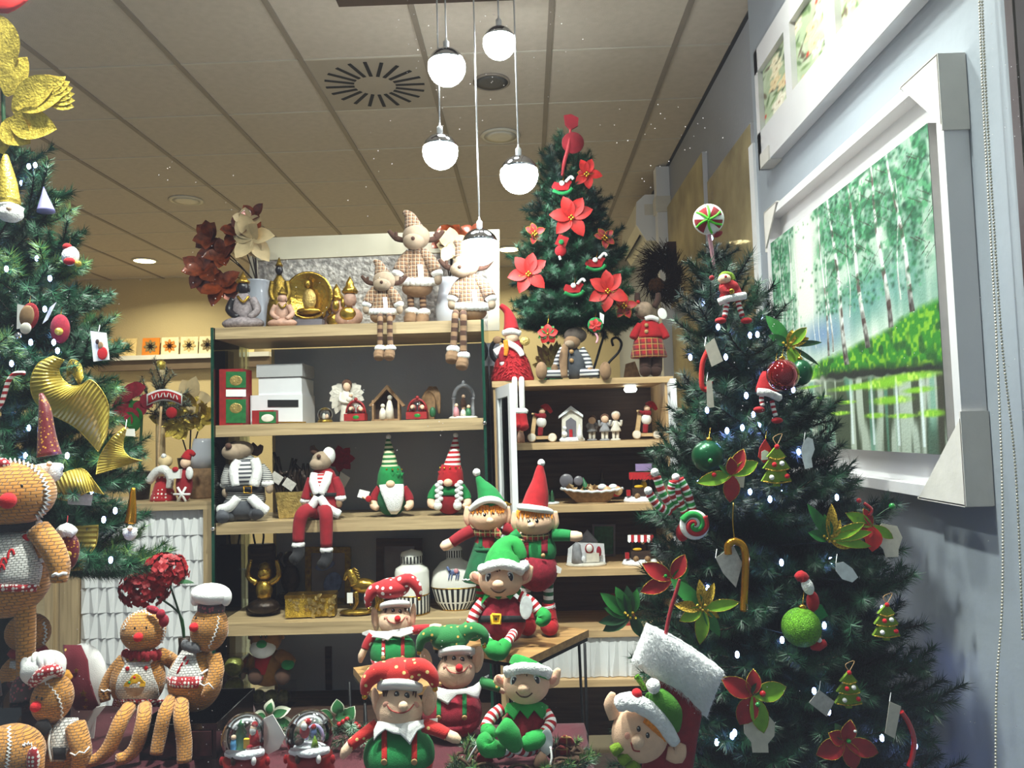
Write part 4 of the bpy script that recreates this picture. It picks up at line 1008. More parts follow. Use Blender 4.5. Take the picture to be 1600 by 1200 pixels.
def big_eye_elf(label, hx, hy, k, Y, rest, hat, brimP, pom, body, arms, legs, belt, tagp, collar, hatm='felt_green_b'):
    bx, by, brx, brz = body
    t = Th('elf_plush', label, 'elf plush', bx, by+brz, Y, 'plush elves with big eyes')
    elb = (bx, by, 0, brx, brx*.8, brz)
    b = t.ell('body', (bx, by, 0), (brx, brx*.8, brz), 'velvet_red', seg=26, ring=16)
    el = (hx, hy, 4*k, 36*k, 32*k, 31*k)
    h = t.ell('head', (hx, hy, 4*k), (36*k, 32*k, 31*k), 'skin', seg=26, ring=16)
    for sx in (-1, 1):
        e_ = t.tube('ear', [(hx+sx*30*k, hy+2*k, 0), (hx+sx*41*k, hy-6*k, 1), (hx+sx*(50 if sx > 0 else 44)*k, hy-(22 if sx > 0 else 12)*k, 2)], [8*k, 11*k, 3*k], 'skin', flat=.5, seg=12)
        t.ell('ear_fold', (hx+sx*41*k, hy-5*k, 6*k), (5*k, 1.5*k, 8*k), 'blush', sx*30, par=e_, seg=10, ring=6)
    for x, y in ((hx-19*k, hy-3*k), (hx+15*k, hy-4*k)):
        p = on_el(el, x, y, -1.5*k); w_ = t.ell('eye', p, (6*k, 3*k, 9*k), 'eye_white', par=h, seg=14, ring=9)
        t.ell('pupil', (p[0]+.6*k, p[1]+.6*k, p[2]+1.6*k), (4.6*k, 2*k, 7*k), 'eye_black', par=h, seg=12, ring=8)
        t.ell('eye_glint', (p[0]-1*k, p[1]-3*k, p[2]+3.4*k), 1.4*k, 'eye_white', par=h, seg=6, ring=4)
        t.tube('eyebrow', [on_el(el, x-6*k, y-10*k, .3), on_el(el, x, y-13.5*k, .3), on_el(el, x+6*k, y-12*k, .3)], .8*k, 'hair_brown', par=h, seg=6)
    n = on_el(el, hx-4*k, hy+8*k); t.ell('nose', (n[0], n[1], n[2]+2*k), (9*k, 7*k, 7*k), 'skin', par=h)
    smile(t, h, [(hx-16*k, hy+13*k), (hx-9*k, hy+20*k), (hx+1*k, hy+21*k), (hx+9*k, hy+15*k)], el, 1.0*k, 'hair_brown')
    fringe(t, h, [hx-10*k, hx-7*k, hx-4*k, hx-1*k], hy-22*k, hy-12*k, el, 'hair_brown', 2.4*k)
    m_ = MB()
    P = smoothpath([t.P(p) for p in brimP], 5); m_.tube(P, 8.5*k*t.s, 12, jit=.12); t.put('hat_brim', m_, 'fur_white')
    hc = t.tube('hat', hat[0], hat[1], hatm, seg=20)
    if pom: t.ell('pompom', pom, 10*k, 'fur_white', par=hc, jit=.08)
    t.drape('collar', collar, (bx, by-brz*.35, 0, brx*1.05, brx*.8, brz*.95), 3*k, 'felt_green_b', cols=True, n=6)
    for P, R, hp, hr in arms:
        a = stripes(t, 'arm', P, R, ['felt_red', 'felt_white'], k=9); t.tube('mitten', hp, hr, 'felt_green_b', par=a, seg=14)
    for P, R, hp, hr in legs:
        a = stripes(t, 'leg', P, R, ['felt_white', 'felt_red'], k=7); t.tube('slipper', hp, hr, 'felt_green_b', par=a, seg=14)
    if belt:
        y0, y1, xb, yb = belt
        bl = t.drape('belt', [(y0, bx-brx*.97, bx+brx*.97), (y1, bx-brx*.97, bx+brx*.97)], elb, 1.2, 'black_cloth', n=16)
        p = on_el(elb, xb, yb, 2); m_ = MB()
        m_.tube([t.P((p[0]+x, p[1]+y, p[2]+1)) for x, y in ((-6.5, -7), (6.5, -7), (6.5, 7), (-6.5, 7), (-6.5, -7))], 2.4*t.s, 8); m_.ell(t.P(p), [6*t.s, 1.5*t.s, 7*t.s], seg=12, ring=6)
        bu = t.put('buckle', m_, 'yellow_felt', par=bl); t.box('buckle_pin', (p[0], p[1], p[2]+2), (3, 2, 3), 'black_cloth', par=bu)
    x, y, rx, rz, d, tm = tagp; tg = t.ell('tag', (x, y, d), (rx, .6, rz), tm, 4, seg=20, ring=8)
    t.settle(rest, [b]); return t
big_eye_elf('plush elf with green hat and yellow belt buckle on the taller table', 782, 904, .97, 2.30, AZ,
    ([(786, 884, 2), (788, 868, 0), (793, 855, -2), (803, 850, -2), (812, 862, 2), (815, 872, 4)], [31, 27, 20, 14, 11, 8]), [(752, 889, 20), (768, 883, 32), (786, 880, 34), (802, 884, 28), (814, 890, 14)], (818, 882, 6),
    (784, 966, 38, 40), [([(756, 938, 8), (743, 955, 14), (735, 975, 18)], [9, 8.5, 8], [(735, 976, 18), (730, 984, 20), (742, 990, 26), (748, 984, 24)], [9, 12, 10, 6]),
                         ([(812, 930, 6), (830, 940, 10), (843, 955, 14)], [9, 8.5, 8], [(842, 954, 14), (850, 962, 18), (846, 968, 20), (838, 966, 20)], [9, 12, 10, 6])],
    [([(760, 992, 30), (756, 994, 44), (764, 1000, 60)], 6, [(764, 998, 58), (762, 1008, 64), (768, 1014, 68)], [8, 10, 7]),
     ([(802, 988, 26), (797, 996, 46), (790, 1004, 62)], 7, [(792, 1002, 60), (780, 1016, 70), (768, 1012, 74), (760, 1008, 74)], [9, 14, 13, 7])], (961, 971, 775, 966),
    (822, 948, 10, 18, 26, 'clear_tag'), [(752, 938, 944), (760, 922, 934), (769, 920, 928), (779, 920, 936), (788, 918, 928), (797, 918, 936), (806, 916, 925), (814, 920, 932)])
big_eye_elf('plush elf with flat green hat and striped arms seated on the pine wreath', 822, 1050, 1.02, 1.70, TZ+.035,
    ([(826, 1032, 2), (829, 1024, 0), (831, 1019, -2)], [34, 34, 31]), [(792, 1033, 16), (806, 1028, 30), (824, 1026, 35), (842, 1029, 30), (856, 1035, 14)], None,
    (822, 1122, 38, 40), [([(783, 1090, 10), (768, 1102, 22), (758, 1120, 34)], [9, 9, 9], [(760, 1118, 34), (762, 1128, 44), (772, 1124, 48)], [9, 11, 8]),
                          ([(852, 1096, 8), (860, 1112, 20), (848, 1130, 36)], [9, 9, 9], [(848, 1130, 36), (836, 1138, 46), (822, 1142, 50), (814, 1140, 50)], [9, 14, 13, 7])],
    [([(800, 1152, 20), (796, 1158, 40), (786, 1152, 56)], 8, [(786, 1154, 56), (764, 1150, 66), (758, 1140, 66), (764, 1132, 66)], [9, 15, 14, 8]),
     ([(838, 1150, 20), (822, 1156, 44), (804, 1150, 62)], 8, [(806, 1148, 62), (796, 1132, 74), (786, 1116, 76), (782, 1112, 76)], [11, 17, 15, 8])], None,
    (853, 1142, 10, 20, 46, 'clear_tag'), [(784, 1098, 1104), (792, 1082, 1096), (802, 1080, 1108), (812, 1080, 1092), (824, 1080, 1106), (834, 1080, 1092), (846, 1080, 1106), (856, 1086, 1096)])

def stand_elf(label, hx, hy, hat, hatm, brim, shirt, trous, skirt, armL, armR, legs, scarfl, Y, feet):
    t = Th('standing_elf_doll', label, 'elf doll', hx, feet, Y, 'standing elf dolls with cone hats')
    el = (hx, hy, 2, 31, 27, 24)
    h = t.ell('head', (hx, hy, 2), (31, 27, 24), 'skin', seg=24, ring=14)
    for sx in (-1, 1):
        t.tube('ear', [(hx+sx*27, hy+12, 0), (hx+sx*31, hy+2, 1), (hx+sx*32, hy-16, 2)], [6, 7.5, 3], 'skin', flat=.55, seg=10)
    eyes(t, h, [(hx-4, hy-2), (hx+8, hy-4)] if skirt else [(hx-9, hy+1), (hx+3, hy+0)], 3.0, 3.6, el)
    nx = hx+4 if skirt else hx-6; t.ell('nose', on_el(el, nx, hy+7, 1.5), (5.8, 5, 5), 'skin_pale', par=h)
    el2 = (hx, hy-2, 2, 32, 28, 24)
    fringe(t, h, [hx-27+3.1*q for q in range(18)], hy-16, hy-5, el2, 'hair_orange', 2.6)
    t.tube('hat', hat[0], hat[1], hatm, seg=20); t.ell('pompom', hat[2], 6, 'fur_white', jit=.06)
    t.tube('hat_brim', brim, 5.5, 'felt_white', flat=1.2)
    for a in (0,):
        m_ = MB().lathe(t.P((hx, hy+24, 0)), [(20*t.s, -6*t.s), (24*t.s, -2*t.s), (24*t.s, 4*t.s), (18*t.s, 7*t.s)], 20, sy=.8); sc = t.put('scarf', m_, 'plaid_scarf')
        t.tube('scarf_end', scarfl, [7, 7, 5], 'plaid_scarf', par=sc, flat=.5)
    bx = hx+(0 if skirt else 4)
    if skirt:
        t.ell('torso', (bx+2, hy+52, 0), (24, 19, 32), shirt)
        t.lathe('skirt', (bx+2, hy+100, 0), [(40, 0), (41, 2), (36, 16), (27, 42), (22, 56), (21, 60)], trous, sy=.8)
        m_ = MB().tube([t.P((bx+2+40*math.cos(a), hy+100-1.5*(i % 2), 32*math.sin(a))) for i, a in enumerate([2*math.pi*q/40 for q in range(41)])], 1.6*t.s, 6); t.put('skirt_trim', m_, 'felt_white')
        for sx in (-13, 12):
            sp = t.drape('strap', [(bx+2+sx-3, hy+26, hy+52), (bx+2+sx+3, hy+26, hy+52)], (bx+2, hy+52, 0, 24, 19, 32), 1, trous, cols=True, n=5)
        t.drape('waistband', [(hy+50, bx-20, bx+24), (hy+56, bx-21, bx+25)], (bx+2, hy+52, 0, 24, 20, 32), 1.5, trous)
        t.lathe('button', (bx+8, hy+53, 22), [(3.6, 0), (3.6, 1), (.1, 1.4)], 'wood_button', M=rotm('X', math.pi/2), seg=12)
    else:
        t.ell('torso', (bx+2, hy+46, 0), (28, 21, 28), shirt)
        t.ell('dungarees', (bx-1, hy+76, 0), (33, 25, 34), trous, seg=24, ring=14)
        elb = (bx+2, hy+46, 0, 28, 21, 28)
        for x0, x1, yb in ((bx-28, bx-14, hy+58), (bx+6, bx+16, hy+50)): t.drape('strap', [(x0, hy+28, yb), (x1, hy+28, yb)], elb, 1.2, trous, cols=True, n=5)
        for x in (bx-20, bx+9): t.lathe('button', (x, hy+54, 23), [(3.4, 0), (3.4, 1), (.1, 1.4)], 'wood_button', M=rotm('X', math.pi/2), seg=12)
        t.poly('care_label', [(bx+28, hy+68, 8), (bx+38, hy+74, 8), (bx+36, hy+82, 8), (bx+27, hy+80, 8)], .6, 'paper')
    for P, hand in (armL, armR):
        s_ = t.tube('sleeve', P, [10, 9.5, 8.5][:len(P)], shirt); t.tube('hand', [P[-1]]+hand, [8, 8.5, 5], 'skin_pale', par=s_)
    for x, y0, y1 in legs:
        stripes(t, 'leg', [(x, y0, 0), (x, y1, 0)], 8, (['felt_dkred', 'felt_green'] if skirt else ['felt_dkgreen', 'felt_white']), k=9)
        b_ = t.tube('boot', [(x, y1, 0), (x, feet-20, 2), (x+3, feet-10, 12), (x+6, feet-8, 22)], [10, 15, 14, 8], 'felt_red', seg=14); t.tube('boot_cuff', [(x-1, y1+3, 0), (x, y1+9, 0)], [12, 12], 'fur_white', par=b_, jit=.08)
    t.settle(AZ); return t
stand_elf('standing elf doll in green cone hat, green skirt and red jumper', 762, 820, ([(768, 802, 0), (762, 785, 0), (752, 768, 0), (746, 757, 0)], [23, 17, 8, 3], (745, 751, 0)), 'felt_green',
    [(737, 809, 12), (748, 799, 24), (762, 794, 26), (778, 796, 20), (788, 805, 6)], 'felt_dkred', 'felt_dkgreen', True,
    ([(738, 842, 4), (722, 850, 8), (706, 861, 10)], [(696, 866, 12), (691, 870, 12)]), ([(786, 838, 4), (800, 842, 4), (812, 846, 4)], [(820, 850, 4)]), [(752, 918, 958), (774, 918, 958)], [(772, 842, 20), (778, 848, 22), (782, 852, 22)], 2.53, 990)
stand_elf('standing elf doll in red cone hat, burgundy dungarees and green jumper', 836, 822, ([(835, 803, 0), (840, 780, 0), (843, 760, 0), (844, 742, 0), (846, 734, 0)], [22, 18, 12, 7, 4], (846, 731, 0)), 'felt_red',
    [(812, 800, 14), (824, 801, 24), (838, 803, 26), (852, 805, 18), (860, 808, 6)], 'felt_green', 'velvet_red', False,
    ([(812, 842, 4), (802, 850, 6), (796, 862, 6)], [(792, 872, 6)]), ([(864, 844, 4), (880, 844, 8), (892, 845, 10)], [(902, 846, 12), (910, 845, 12)]), [(822, 896, 950), (857, 896, 950)], [(814, 850, 18), (811, 862, 18), (808, 870, 16)], 2.41, 998)
# ------------------------------------------------------------------ gingerbread dolls
knit('ginger', '#c08238'); knit('ginger_big', '#bd8038', .013, .0075); fab('ginger_plain', '#c4882f', .1); knit('apron_knit', '#dcd8d4', .008, .005)
dots('checker_red', '#9c1420', '#e9e4de', 120, .42, .1); fab('satin_black', '#1f1e22', .3); fab('satin_grey', '#5d5c60', .25); dots('sequin_red', '#640d1a', '#c08a2a', 130, .3, .9, rough=.3)
dots('scarf_dark', '#4a3d40', '#a3525a', 110, .34, .8)
def zigzag(t, name, pts, el, amp, n, par, r=1.3, off=.6):
    P = smoothpath([Vector((x, y, 0)) for x, y in pts], 12); L = [0]
    for a, b in zip(P, P[1:]): L.append(L[-1]+(b-a).length)
    Q = []
    for j in range(n+1):
        d = L[-1]*j/n; i = min(len(P)-2, max(0, next((q for q in range(len(P)-1) if L[q+1] >= d), len(P)-2))); p = P[i].lerp(P[i+1], (d-L[i])/max(1e-6, L[i+1]-L[i])); tn = (P[i+1]-P[i]).normalized(); nn = Vector((-tn.y, tn.x, 0))
        p = p+nn*amp*(1 if j % 2 else -1); Q.append(t.P(on_el(el, p.x, p.y, off)))
    return t.put(name, MB().tube(Q, r*t.s, 6), 'felt_white', par)
def ginger(label, head, body, Y, feat, arms, legs, trim, apron, rest=None, extra=None, mh='ginger', name='gingerbread_doll', sit=True, group='gingerbread dolls in aprons'):
    hx, hy, hrx, hrz, tilt = head; bx, by, brx, brz = body
    t = Th(name, label, 'gingerbread doll', bx, by+brz, Y, group); k = hrx/40
    elb = (bx, by, 0, brx, brx*.8, brz); elh = (hx, hy, 4*k, hrx, hrx*.85, hrz)
    b = t.ell('body', (bx, by, 0), (brx, brx*.8, brz), mh, seg=28, ring=18)
    h = t.ell('head', (hx, hy, 4*k), (hrx, hrx*.85, hrz), mh, tilt, seg=28, ring=18)
    eye, nose = feat
    for x, y in eye: t.ell('eye', on_el(elh, x, y, -.8*k), (3*k, 2*k, 3.8*k), 'eye_black', par=h, seg=10, ring=7)
    n = on_el(elh, *nose[:2]); t.ell('nose', (nose[0], nose[1], n[2]+nose[2]*.4), nose[2], 'nose_red', par=h)
    for pts, nz in trim: zigzag(t, 'icing_trim', pts, elh, 2.2*k, nz, h, 1.5*k)
    if apron:
        a = t.drape('apron', apron['rows'], elb, 2.2, 'apron_knit', n=12)
        if 'hem' in apron: t.drape('apron_hem', apron['hem'], elb, 3.4, 'checker_red', n=18, par=a, wav=1.2)
        for x, y in apron.get('buttons', []): t.ell('button', on_el(elb, x, y, 4), (4*k, 1.6*k, 4*k), 'nose_red', par=a, seg=12, ring=6)
        for P in apron.get('straps', []): t.tube('apron_strap', [on_el(elb, x, y, 3) for x, y in P], 2.3*k, 'felt_white', par=a, flat=.6)
    for P, R, cuff in arms:
        s_ = t.tube('arm', P, R, mh, seg=14)
        if cuff: t.tube('cuff_icing', [(x, y, d) for x, y, d in cuff], 1.5*k, 'felt_white', par=s_, n=2, smooth=False)
    for P, R in legs: t.tube('leg', P, R, mh, seg=14)
    if extra: extra(t, elb, elh, h, b)
    if rest is not None: t.settle(rest, [b])
    return t
mat('box_black', '#0d0b0d', .12, coat=.6, var=(9, .1))
def box_thing(name, label, cat, x0, x1, y0, y1, z0, z1, m, inset=None):
    e = empty(name, ((x0+x1)/2, (y0+y1)/2, z0), label, cat); c = e.location
    o = MB().bb((x0, y0, z0), (x1, y1, z1)).obj('body', m, e); o.location = -c
    return e, o
g1z = zat(250, 1108, 1.9)
gx0, gx1 = at(218, 1140, 1.80).x, at(338, 1140, 1.80).x
e, o = box_thing('gift_box', 'glossy black box under the two seated gingerbread dolls', 'box', gx0, gx1, 1.80, 2.04, TZ, g1z, 'box_black')
o2 = MB().bb((gx0-.003, 1.797, g1z-.012), (gx1+.003, 2.043, g1z)).obj('lid', 'box_black', e); o2.location = -e.location
o2 = MB().bb((gx0+.05, 1.794, TZ+.01), (gx1-.01, 1.799, g1z-.016)).obj('window_print', mat('print_dark', '#3a1a1c', .3, var=(60, .6)), e); o2.location = -e.location
GY = 1.90
def ex_girl(t, elb, elh, h, b):
    m_ = MB()
    for i in range(26):
        a = 2*math.pi*i/26; m_.ell(t.P((221+27*math.cos(a), 1023+3*math.sin(a)*(i % 2), 22*math.sin(a)+2)), [5*t.s, 5*t.s, (6+2*(i % 2))*t.s], seg=8, ring=6)
    t.put('ruff', m_, 'felt_dkred')
    bw = t.ell('hair_bow', (251, 960, 18), (7, 5, 8), 'velvet_red', 20); t.ell('bow_loop', (239, 953, 18), (11, 5, 6), 'velvet_red', 20, par=bw); t.ell('bow_loop', (256, 970, 16), (8, 5, 10), 'velvet_red', 0, par=bw)
    cp = t.poly('cupcake_top', [on_el(elb, x, y, 4) for x, y in ((193, 1073), (195, 1067), (202, 1063), (206, 1056), (212, 1053), (218, 1056), (221, 1062), (227, 1067), (226, 1073))], 1.5, 'yellow_felt'); t.poly('cupcake_cup', [on_el(elb, x, y, 4) for x, y in ((194, 1075), (225, 1075), (219, 1086), (209, 1089), (199, 1085))], 1.5, 'tan_felt', par=cp)
    for x, y, m in ((210, 1059, 'nose_red'), (202, 1067, 'felt_green'), (217, 1068, 'felt_white')): t.ell('sprinkle', on_el(elb, x, y, 5), (2.2, 1.2, 2.2), m, par=cp, seg=8, ring=6)
ginger('gingerbread girl with cupcake apron, red ruff and hair bow on the black box', (224, 986, 34, 32, 0), (215, 1062, 42, 46), GY, ([(211, 983), (228, 982)], (216, 996, 7)),
    [([(194, 1030, 6), (176, 1052, 10), (164, 1078, 14), (165, 1096, 18)], [10, 10, 9.5, 7], [(158, 1078, 22), (163, 1081, 24), (168, 1078, 24), (174, 1081, 22)]), ([(250, 1024, -4), (270, 1034, -30), (282, 1056, -38)], [12, 11, 9], None)],
    [([(202, 1106, 30), (189, 1126, 68), (172, 1166, 78), (152, 1186, 84), (130, 1192, 92)], [11, 11, 11, 9, 8]), ([(226, 1106, 30), (224, 1126, 74), (213, 1166, 80), (197, 1183, 84), (182, 1187, 92)], [10.5, 10.5, 10, 9, 8])],
    [([(193, 984), (200, 968), (214, 957), (226, 956), (236, 962)], 22), ([(254, 976), (257, 990), (252, 1004)], 12)],
    dict(rows=[(1035, 197, 234), (1045, 191, 236), (1058, 184, 240), (1072, 181, 246), (1084, 180, 248), (1096, 186, 246), (1099, 196, 236)], hem=[(1093, 177, 255), (1105, 174, 262)], buttons=[(199, 1045), (228, 1044)], straps=[[(197, 1036), (192, 1026)], [(234, 1036), (244, 1026)]]), g1z, ex_girl)
def ex_chef(t, elb, elh, h, b):
    c = t.ell('chef_hat', (330, 950, 0), (31, 26, 17), 'felt_white', 6, seg=24, ring=12); 
    for q in range(7): t.ell('hat_puff', (306+8*q, 950+(3 if q in (0, 6) else 0)-abs(3-q)*-.8, 14-abs(3-q)*3), (8, 9, 13), 'felt_white', 6, par=c, seg=12, ring=8)
    t.lathe('hat_band', (330, 972, 2), [(20, -6), (21, -2), (21, 4), (19, 7)], 'scarf_dark', 8, sy=.85)
    t.ell('bow_tie', (300, 1034, 24), (14, 6, 8), 'satin_grey', 20); t.ell('bow_tie', (290, 1030, 22), (7, 5, 9), 'satin_grey', -10)
    t.ell('ear_tag', (354, 1008, -10), (3, 2, 8), 'felt_white')
    for x, y in ((283, 1062), (288, 1052), (279, 1070), (292, 1058)): t.ell('candy_print', on_el(elb, x, y, 3.4), (1.6, .8, 6), 'nose_red', 30, seg=8, ring=6)
ginger('gingerbread chef with puffed white hat and grey bow tie on the black box', (327, 1003, 29, 36, 6), (305, 1084, 42, 48), GY-.02, ([(307, 988), (319, 991)], (303, 1002, 7)),
    [([(334, 1046, 8), (338, 1070, 18), (330, 1096, 28), (320, 1112, 32)], [11, 12, 11, 7], [(312, 1090, 38), (319, 1094, 40), (326, 1090, 41), (334, 1099, 38)])],
    [([(268, 1116, 24), (258, 1136, 66), (250, 1172, 74), (244, 1202, 80)], [10, 10, 10, 9]), ([(284, 1118, 26), (283, 1142, 66), (288, 1182, 72), (288, 1215, 78)], [11, 11, 11, 10])],
    [([(334, 970), (341, 982), (340, 1000), (335, 1016), (326, 1034)], 20)],
    dict(rows=[(1038, 284, 307), (1050, 276, 306), (1064, 268, 310), (1078, 260, 318), (1090, 258, 316)], hem=[(1080, 258, 318), (1092, 262, 312), (1098, 272, 308)], straps=[[(307, 1040), (322, 1036), (340, 1032)], [(314, 1076), (322, 1070), (332, 1066)]]), g1z, ex_chef)
def ex_chef2(t, elb, elh, h, b):
    c = t.ell('chef_hat', (68, 1022, 0), (34, 28, 26), 'felt_white', -18, seg=24, ring=12)
    for q in range(7): t.ell('hat_puff', (42+8.5*q, 1024-q*1.2-(6 if q in (2, 3, 4) else 0), 16-abs(3-q)*3), (8, 10, 19), 'felt_white', -14, par=c, seg=12, ring=8)
    t.tube('hat_band', [(52, 1044, 16), (66, 1030, 26), (84, 1024, 22), (94, 1030, 8)], [9, 9, 8, 7], 'checker_red')
    t.tube('back_of_head', [(100, 1030, -10), (104, 1040, -14)], [8, 10], 'ginger_plain', par=h)
    t.tube('bow_tie', [(78, 1108, 22), (66, 1115, 27), (57, 1121, 24)], [8, 13, 9], 'satin_black', flat=.5)
    t.drape('apron_pocket', [(1146, 82, 102), (1165, 84, 102)], elb, 3.4, 'black_cloth', n=6)
ginger('gingerbread chef in profile with black bow tie and white waistcoat', (82, 1070, 31, 38, 14), (98, 1150, 36, 48), 1.70, ([(66, 1070), (58, 1068)], (56, 1082, 8)),
    [([(118, 1112, 14), (124, 1134, 24), (128, 1156, 28), (122, 1178, 30)], [15, 15, 14, 10], [(110, 1154, 40), (118, 1158, 42), (124, 1152, 43), (132, 1154, 40), (140, 1144, 34)])],
    [([(104, 1184, 18), (116, 1191, 26), (130, 1194, 30)], [12, 11, 9])],
    [([(70, 1044), (82, 1054), (92, 1070), (97, 1090), (95, 1106)], 20)],
    dict(rows=[(1100, 96, 122), (1112, 84, 122), (1126, 80, 120), (1140, 78, 112), (1154, 80, 104), (1168, 82, 100)], straps=[[(80, 1116), (76, 1140), (80, 1168)]]), TZ, ex_chef2, 'ginger')
# the big standing one
e, o = box_thing('gift_box', 'dark box under the feet of the big gingerbread doll', 'box', at(-60, 1100, 1.72).x, at(52, 1100, 1.72).x, 1.68, 1.86, TZ, zat(20, 1096, 1.72), 'box_black')
def ex_big(t, elb, elh, h, b):
    t.lathe('neck_scarf', (5, 842, 4), [(40, -7), (50, -3), (50, 4), (42, 8)], 'satin_black', sy=.8)
    t.ell('hair_bow', (0, 744, 30), (16, 8, 9), 'checker_red', 10)
    for x, y in ((16, 886), (4, 900), (1, 910)): t.tube('candy_print', [on_el(elb, x-4, y+8, 4), on_el(elb, x-2, y-4, 4), on_el(elb, x+3, y-7, 4), on_el(elb, x+6, y+1, 4)], 1.7, 'nose_red', seg=6)
    for x in (-26, 38): t.tube('leg_warmer', [(x, 1084, 6), (x+2, 1092, 10), (x+3, 1112, 12)], [17, 21, 22], 'scarf_dark', seg=16)
big = ginger('big standing gingerbread doll with candy cane apron and red nose', (14, 792, 68, 52, 0), (10, 914, 68, 70), 1.74, ([(-4, 782), (32, 782)], (12, 803, 12)),
    [([(60, 848, 10), (80, 874, 18), (92, 904, 22), (92, 930, 24)], [18, 18, 16, 11], [(82, 920, 36), (87, 917, 38), (92, 919, 38), (98, 916, 36), (104, 917, 32)]), ([(-50, 850, 10), (-70, 890, 18), (-76, 925, 20)], [18, 18, 12], None)],
    [([(38, 962, 4), (40, 1010, 4), (40, 1060, 6), (41, 1092, 8)], [16, 14, 13, 13]), ([(-22, 962, 4), (-24, 1010, 4), (-25, 1060, 6), (-25, 1092, 8)], [16, 14, 13, 13])],
    [([(-30, 752), (0, 742), (28, 742), (52, 752), (68, 772), (74, 795), (70, 815), (58, 830)], 52)],
    dict(rows=[(852, -30, 45), (872, -38, 50), (890, -44, 58), (905, -48, 66), (920, -50, 64), (935, -52, 60)], hem=[(934, -52, 57), (945, -50, 56)], buttons=[(40, 861)], straps=[[(44, 854), (52, 842), (64, 832)], [(62, 896), (70, 894), (74, 890)]]), None, ex_big, 'ginger_big', group=None)
big.settle(zat(20, 1096, 1.72))
# lying gingerbread doll in front, only head and back in view
t = Th('gingerbread_doll', 'gingerbread doll lying at the feet of the big one, white icing down its head', 'gingerbread doll', 20, 1200, 1.618, 'gingerbread dolls in aprons')
b = t.ell('head', (16, 1166, 0), (52, 40, 44), 'ginger', seg=26, ring=16); el = (16, 1166, 0, 52, 40, 44)
zigzag(t, 'icing_trim', [(14, 1124), (15, 1150), (12, 1180), (8, 1200)], el, 2.6, 26, b, 1.7); zigzag(t, 'icing_trim', [(36, 1154), (44, 1150), (52, 1154)], el, 2.2, 8, b, 1.6)
t.tube('arm', [(54, 1150, 4), (57, 1178, 12), (55, 1206, 14)], [12, 12, 11], 'ginger'); t.ell('apron', (52, 1176, 24), (10, 6, 20), 'checker_red')
t.ell('body', (24, 1208, 0), (44, 34, 30), 'ginger'); t.settle(TZ)
t = Th('gingerbread_doll', 'gingerbread doll foot with white icing band resting on the table edge', 'gingerbread doll', 84, 1206, 1.60, 'gingerbread dolls in aprons')
b = t.ell('foot', (84, 1192, 0), (24, 18, 15), 'ginger_plain'); zigzag(t, 'icing_trim', [(64, 1188), (74, 1182), (88, 1183), (98, 1190), (104, 1200)], (84, 1192, 0, 24, 18, 15), 1.4, 20, b, 1.5)
t.tube('leg', [(100, 1196, -6), (130, 1198, -14), (165, 1203, -20)], [9, 10, 9], 'ginger_plain'); t.settle(TZ)
# doll behind the big one and the starred cloth with white round cushion
t = Th('gingerbread_doll', 'gingerbread doll with red scarf behind the big one', 'gingerbread doll', 40, 1110, 1.98, 'gingerbread dolls in aprons')
hd = t.ell('head', (44, 965, 0), (34, 28, 30), 'ginger'); zigzag(t, 'icing_trim', [(68, 950), (72, 966), (68, 984)], (44, 965, 0, 34, 28, 30), 1.8, 12, hd, 1.4)
t.lathe('scarf', (44, 996, 0), [(26, -5), (30, 0), (26, 6)], 'felt_dkred', sy=.8); t.ell('body', (36, 1050, 0), (40, 30, 52), 'ginger'); t.drape('apron', [(1010, 16, 34), (1060, 8, 40)], (36, 1050, 0, 40, 30, 52), 3, 'apron_knit'); t.ell('skirt', (36, 1082, 0), (46, 34, 40), 'sequin_red'); t.settle(TZ)
t = Th('starred_cushion', 'burgundy cloth with gold stars over a round white cushion', 'cushion', 130, 1130, 1.94)
b = t.ell('cushion', (124, 1066, -6), (42, 22, 62), 'felt_white', 8, seg=26, ring=16); t.drape('star_cloth', [(1006, 98, 126), (1030, 100, 137), (1060, 104, 140), (1085, 108, 148), (1100, 112, 154), (1108, 118, 144)], (120, 1060, -4, 48, 24, 66), 2, 'star_dkred', par=b)
for x, y, r in ((130, 1082, 6), (134, 1092, 3), (133, 1103, 4), (119, 1046, 4)):
    P = [(x+(r if q % 2 == 0 else r*.42)*math.sin(q*math.pi/5), y-(r if q % 2 == 0 else r*.42)*math.cos(q*math.pi/5)) for q in range(10)]
    t.poly('star', [on_el((120, 1060, -4, 48, 24, 66), px, py, 3.5) for px, py in P], .8, 'gold', par=b)
t.poly('base_card', [(108, 1130, 2), (128, 1108, 2), (166, 1100, 2), (150, 1120, 2), (146, 1152, 2), (110, 1152, 2)], 2, 'paper'); t.settle(TZ)
# ------------------------------------------------------------------ things on the shelf unit
mat('bronze_leaf', '#7a3414', .28, .2, var=(40, .6), coat=.3); mat('cream_petal', '#d8bf92', .6, var=(30, .12)); mat('grey_vase', '#a9adb8', .2, coat=.5, var=(6, .06)); mat('white_vase', '#c9cbd4', .15, coat=.6, var=(6, .05))
mat('silver_paint', '#b5aea8', .4, .25, var=(45, .5, 6), bump=(45, .01)); mat('cream_frame', '#d8d0b8', .4, var=(8, .06)); mat('old_gold', '#7d6420', .35, .7, var=(60, .5), bump=(150, .002)); mat('gold_bright', '#b5913c', .25, .9, var=(30, .3), bump=(60, .003))
mat('bronze_dark', '#2c2018', .35, .5, var=(60, .6), bump=(120, .002)); mat('clay_pink', '#b08a78', .6, var=(60, .25)); mat('skin_dark', '#1d1a20', .3, var=(60, .2)); mat('grey_robe', '#8a7f82', .7, var=(90, .35))
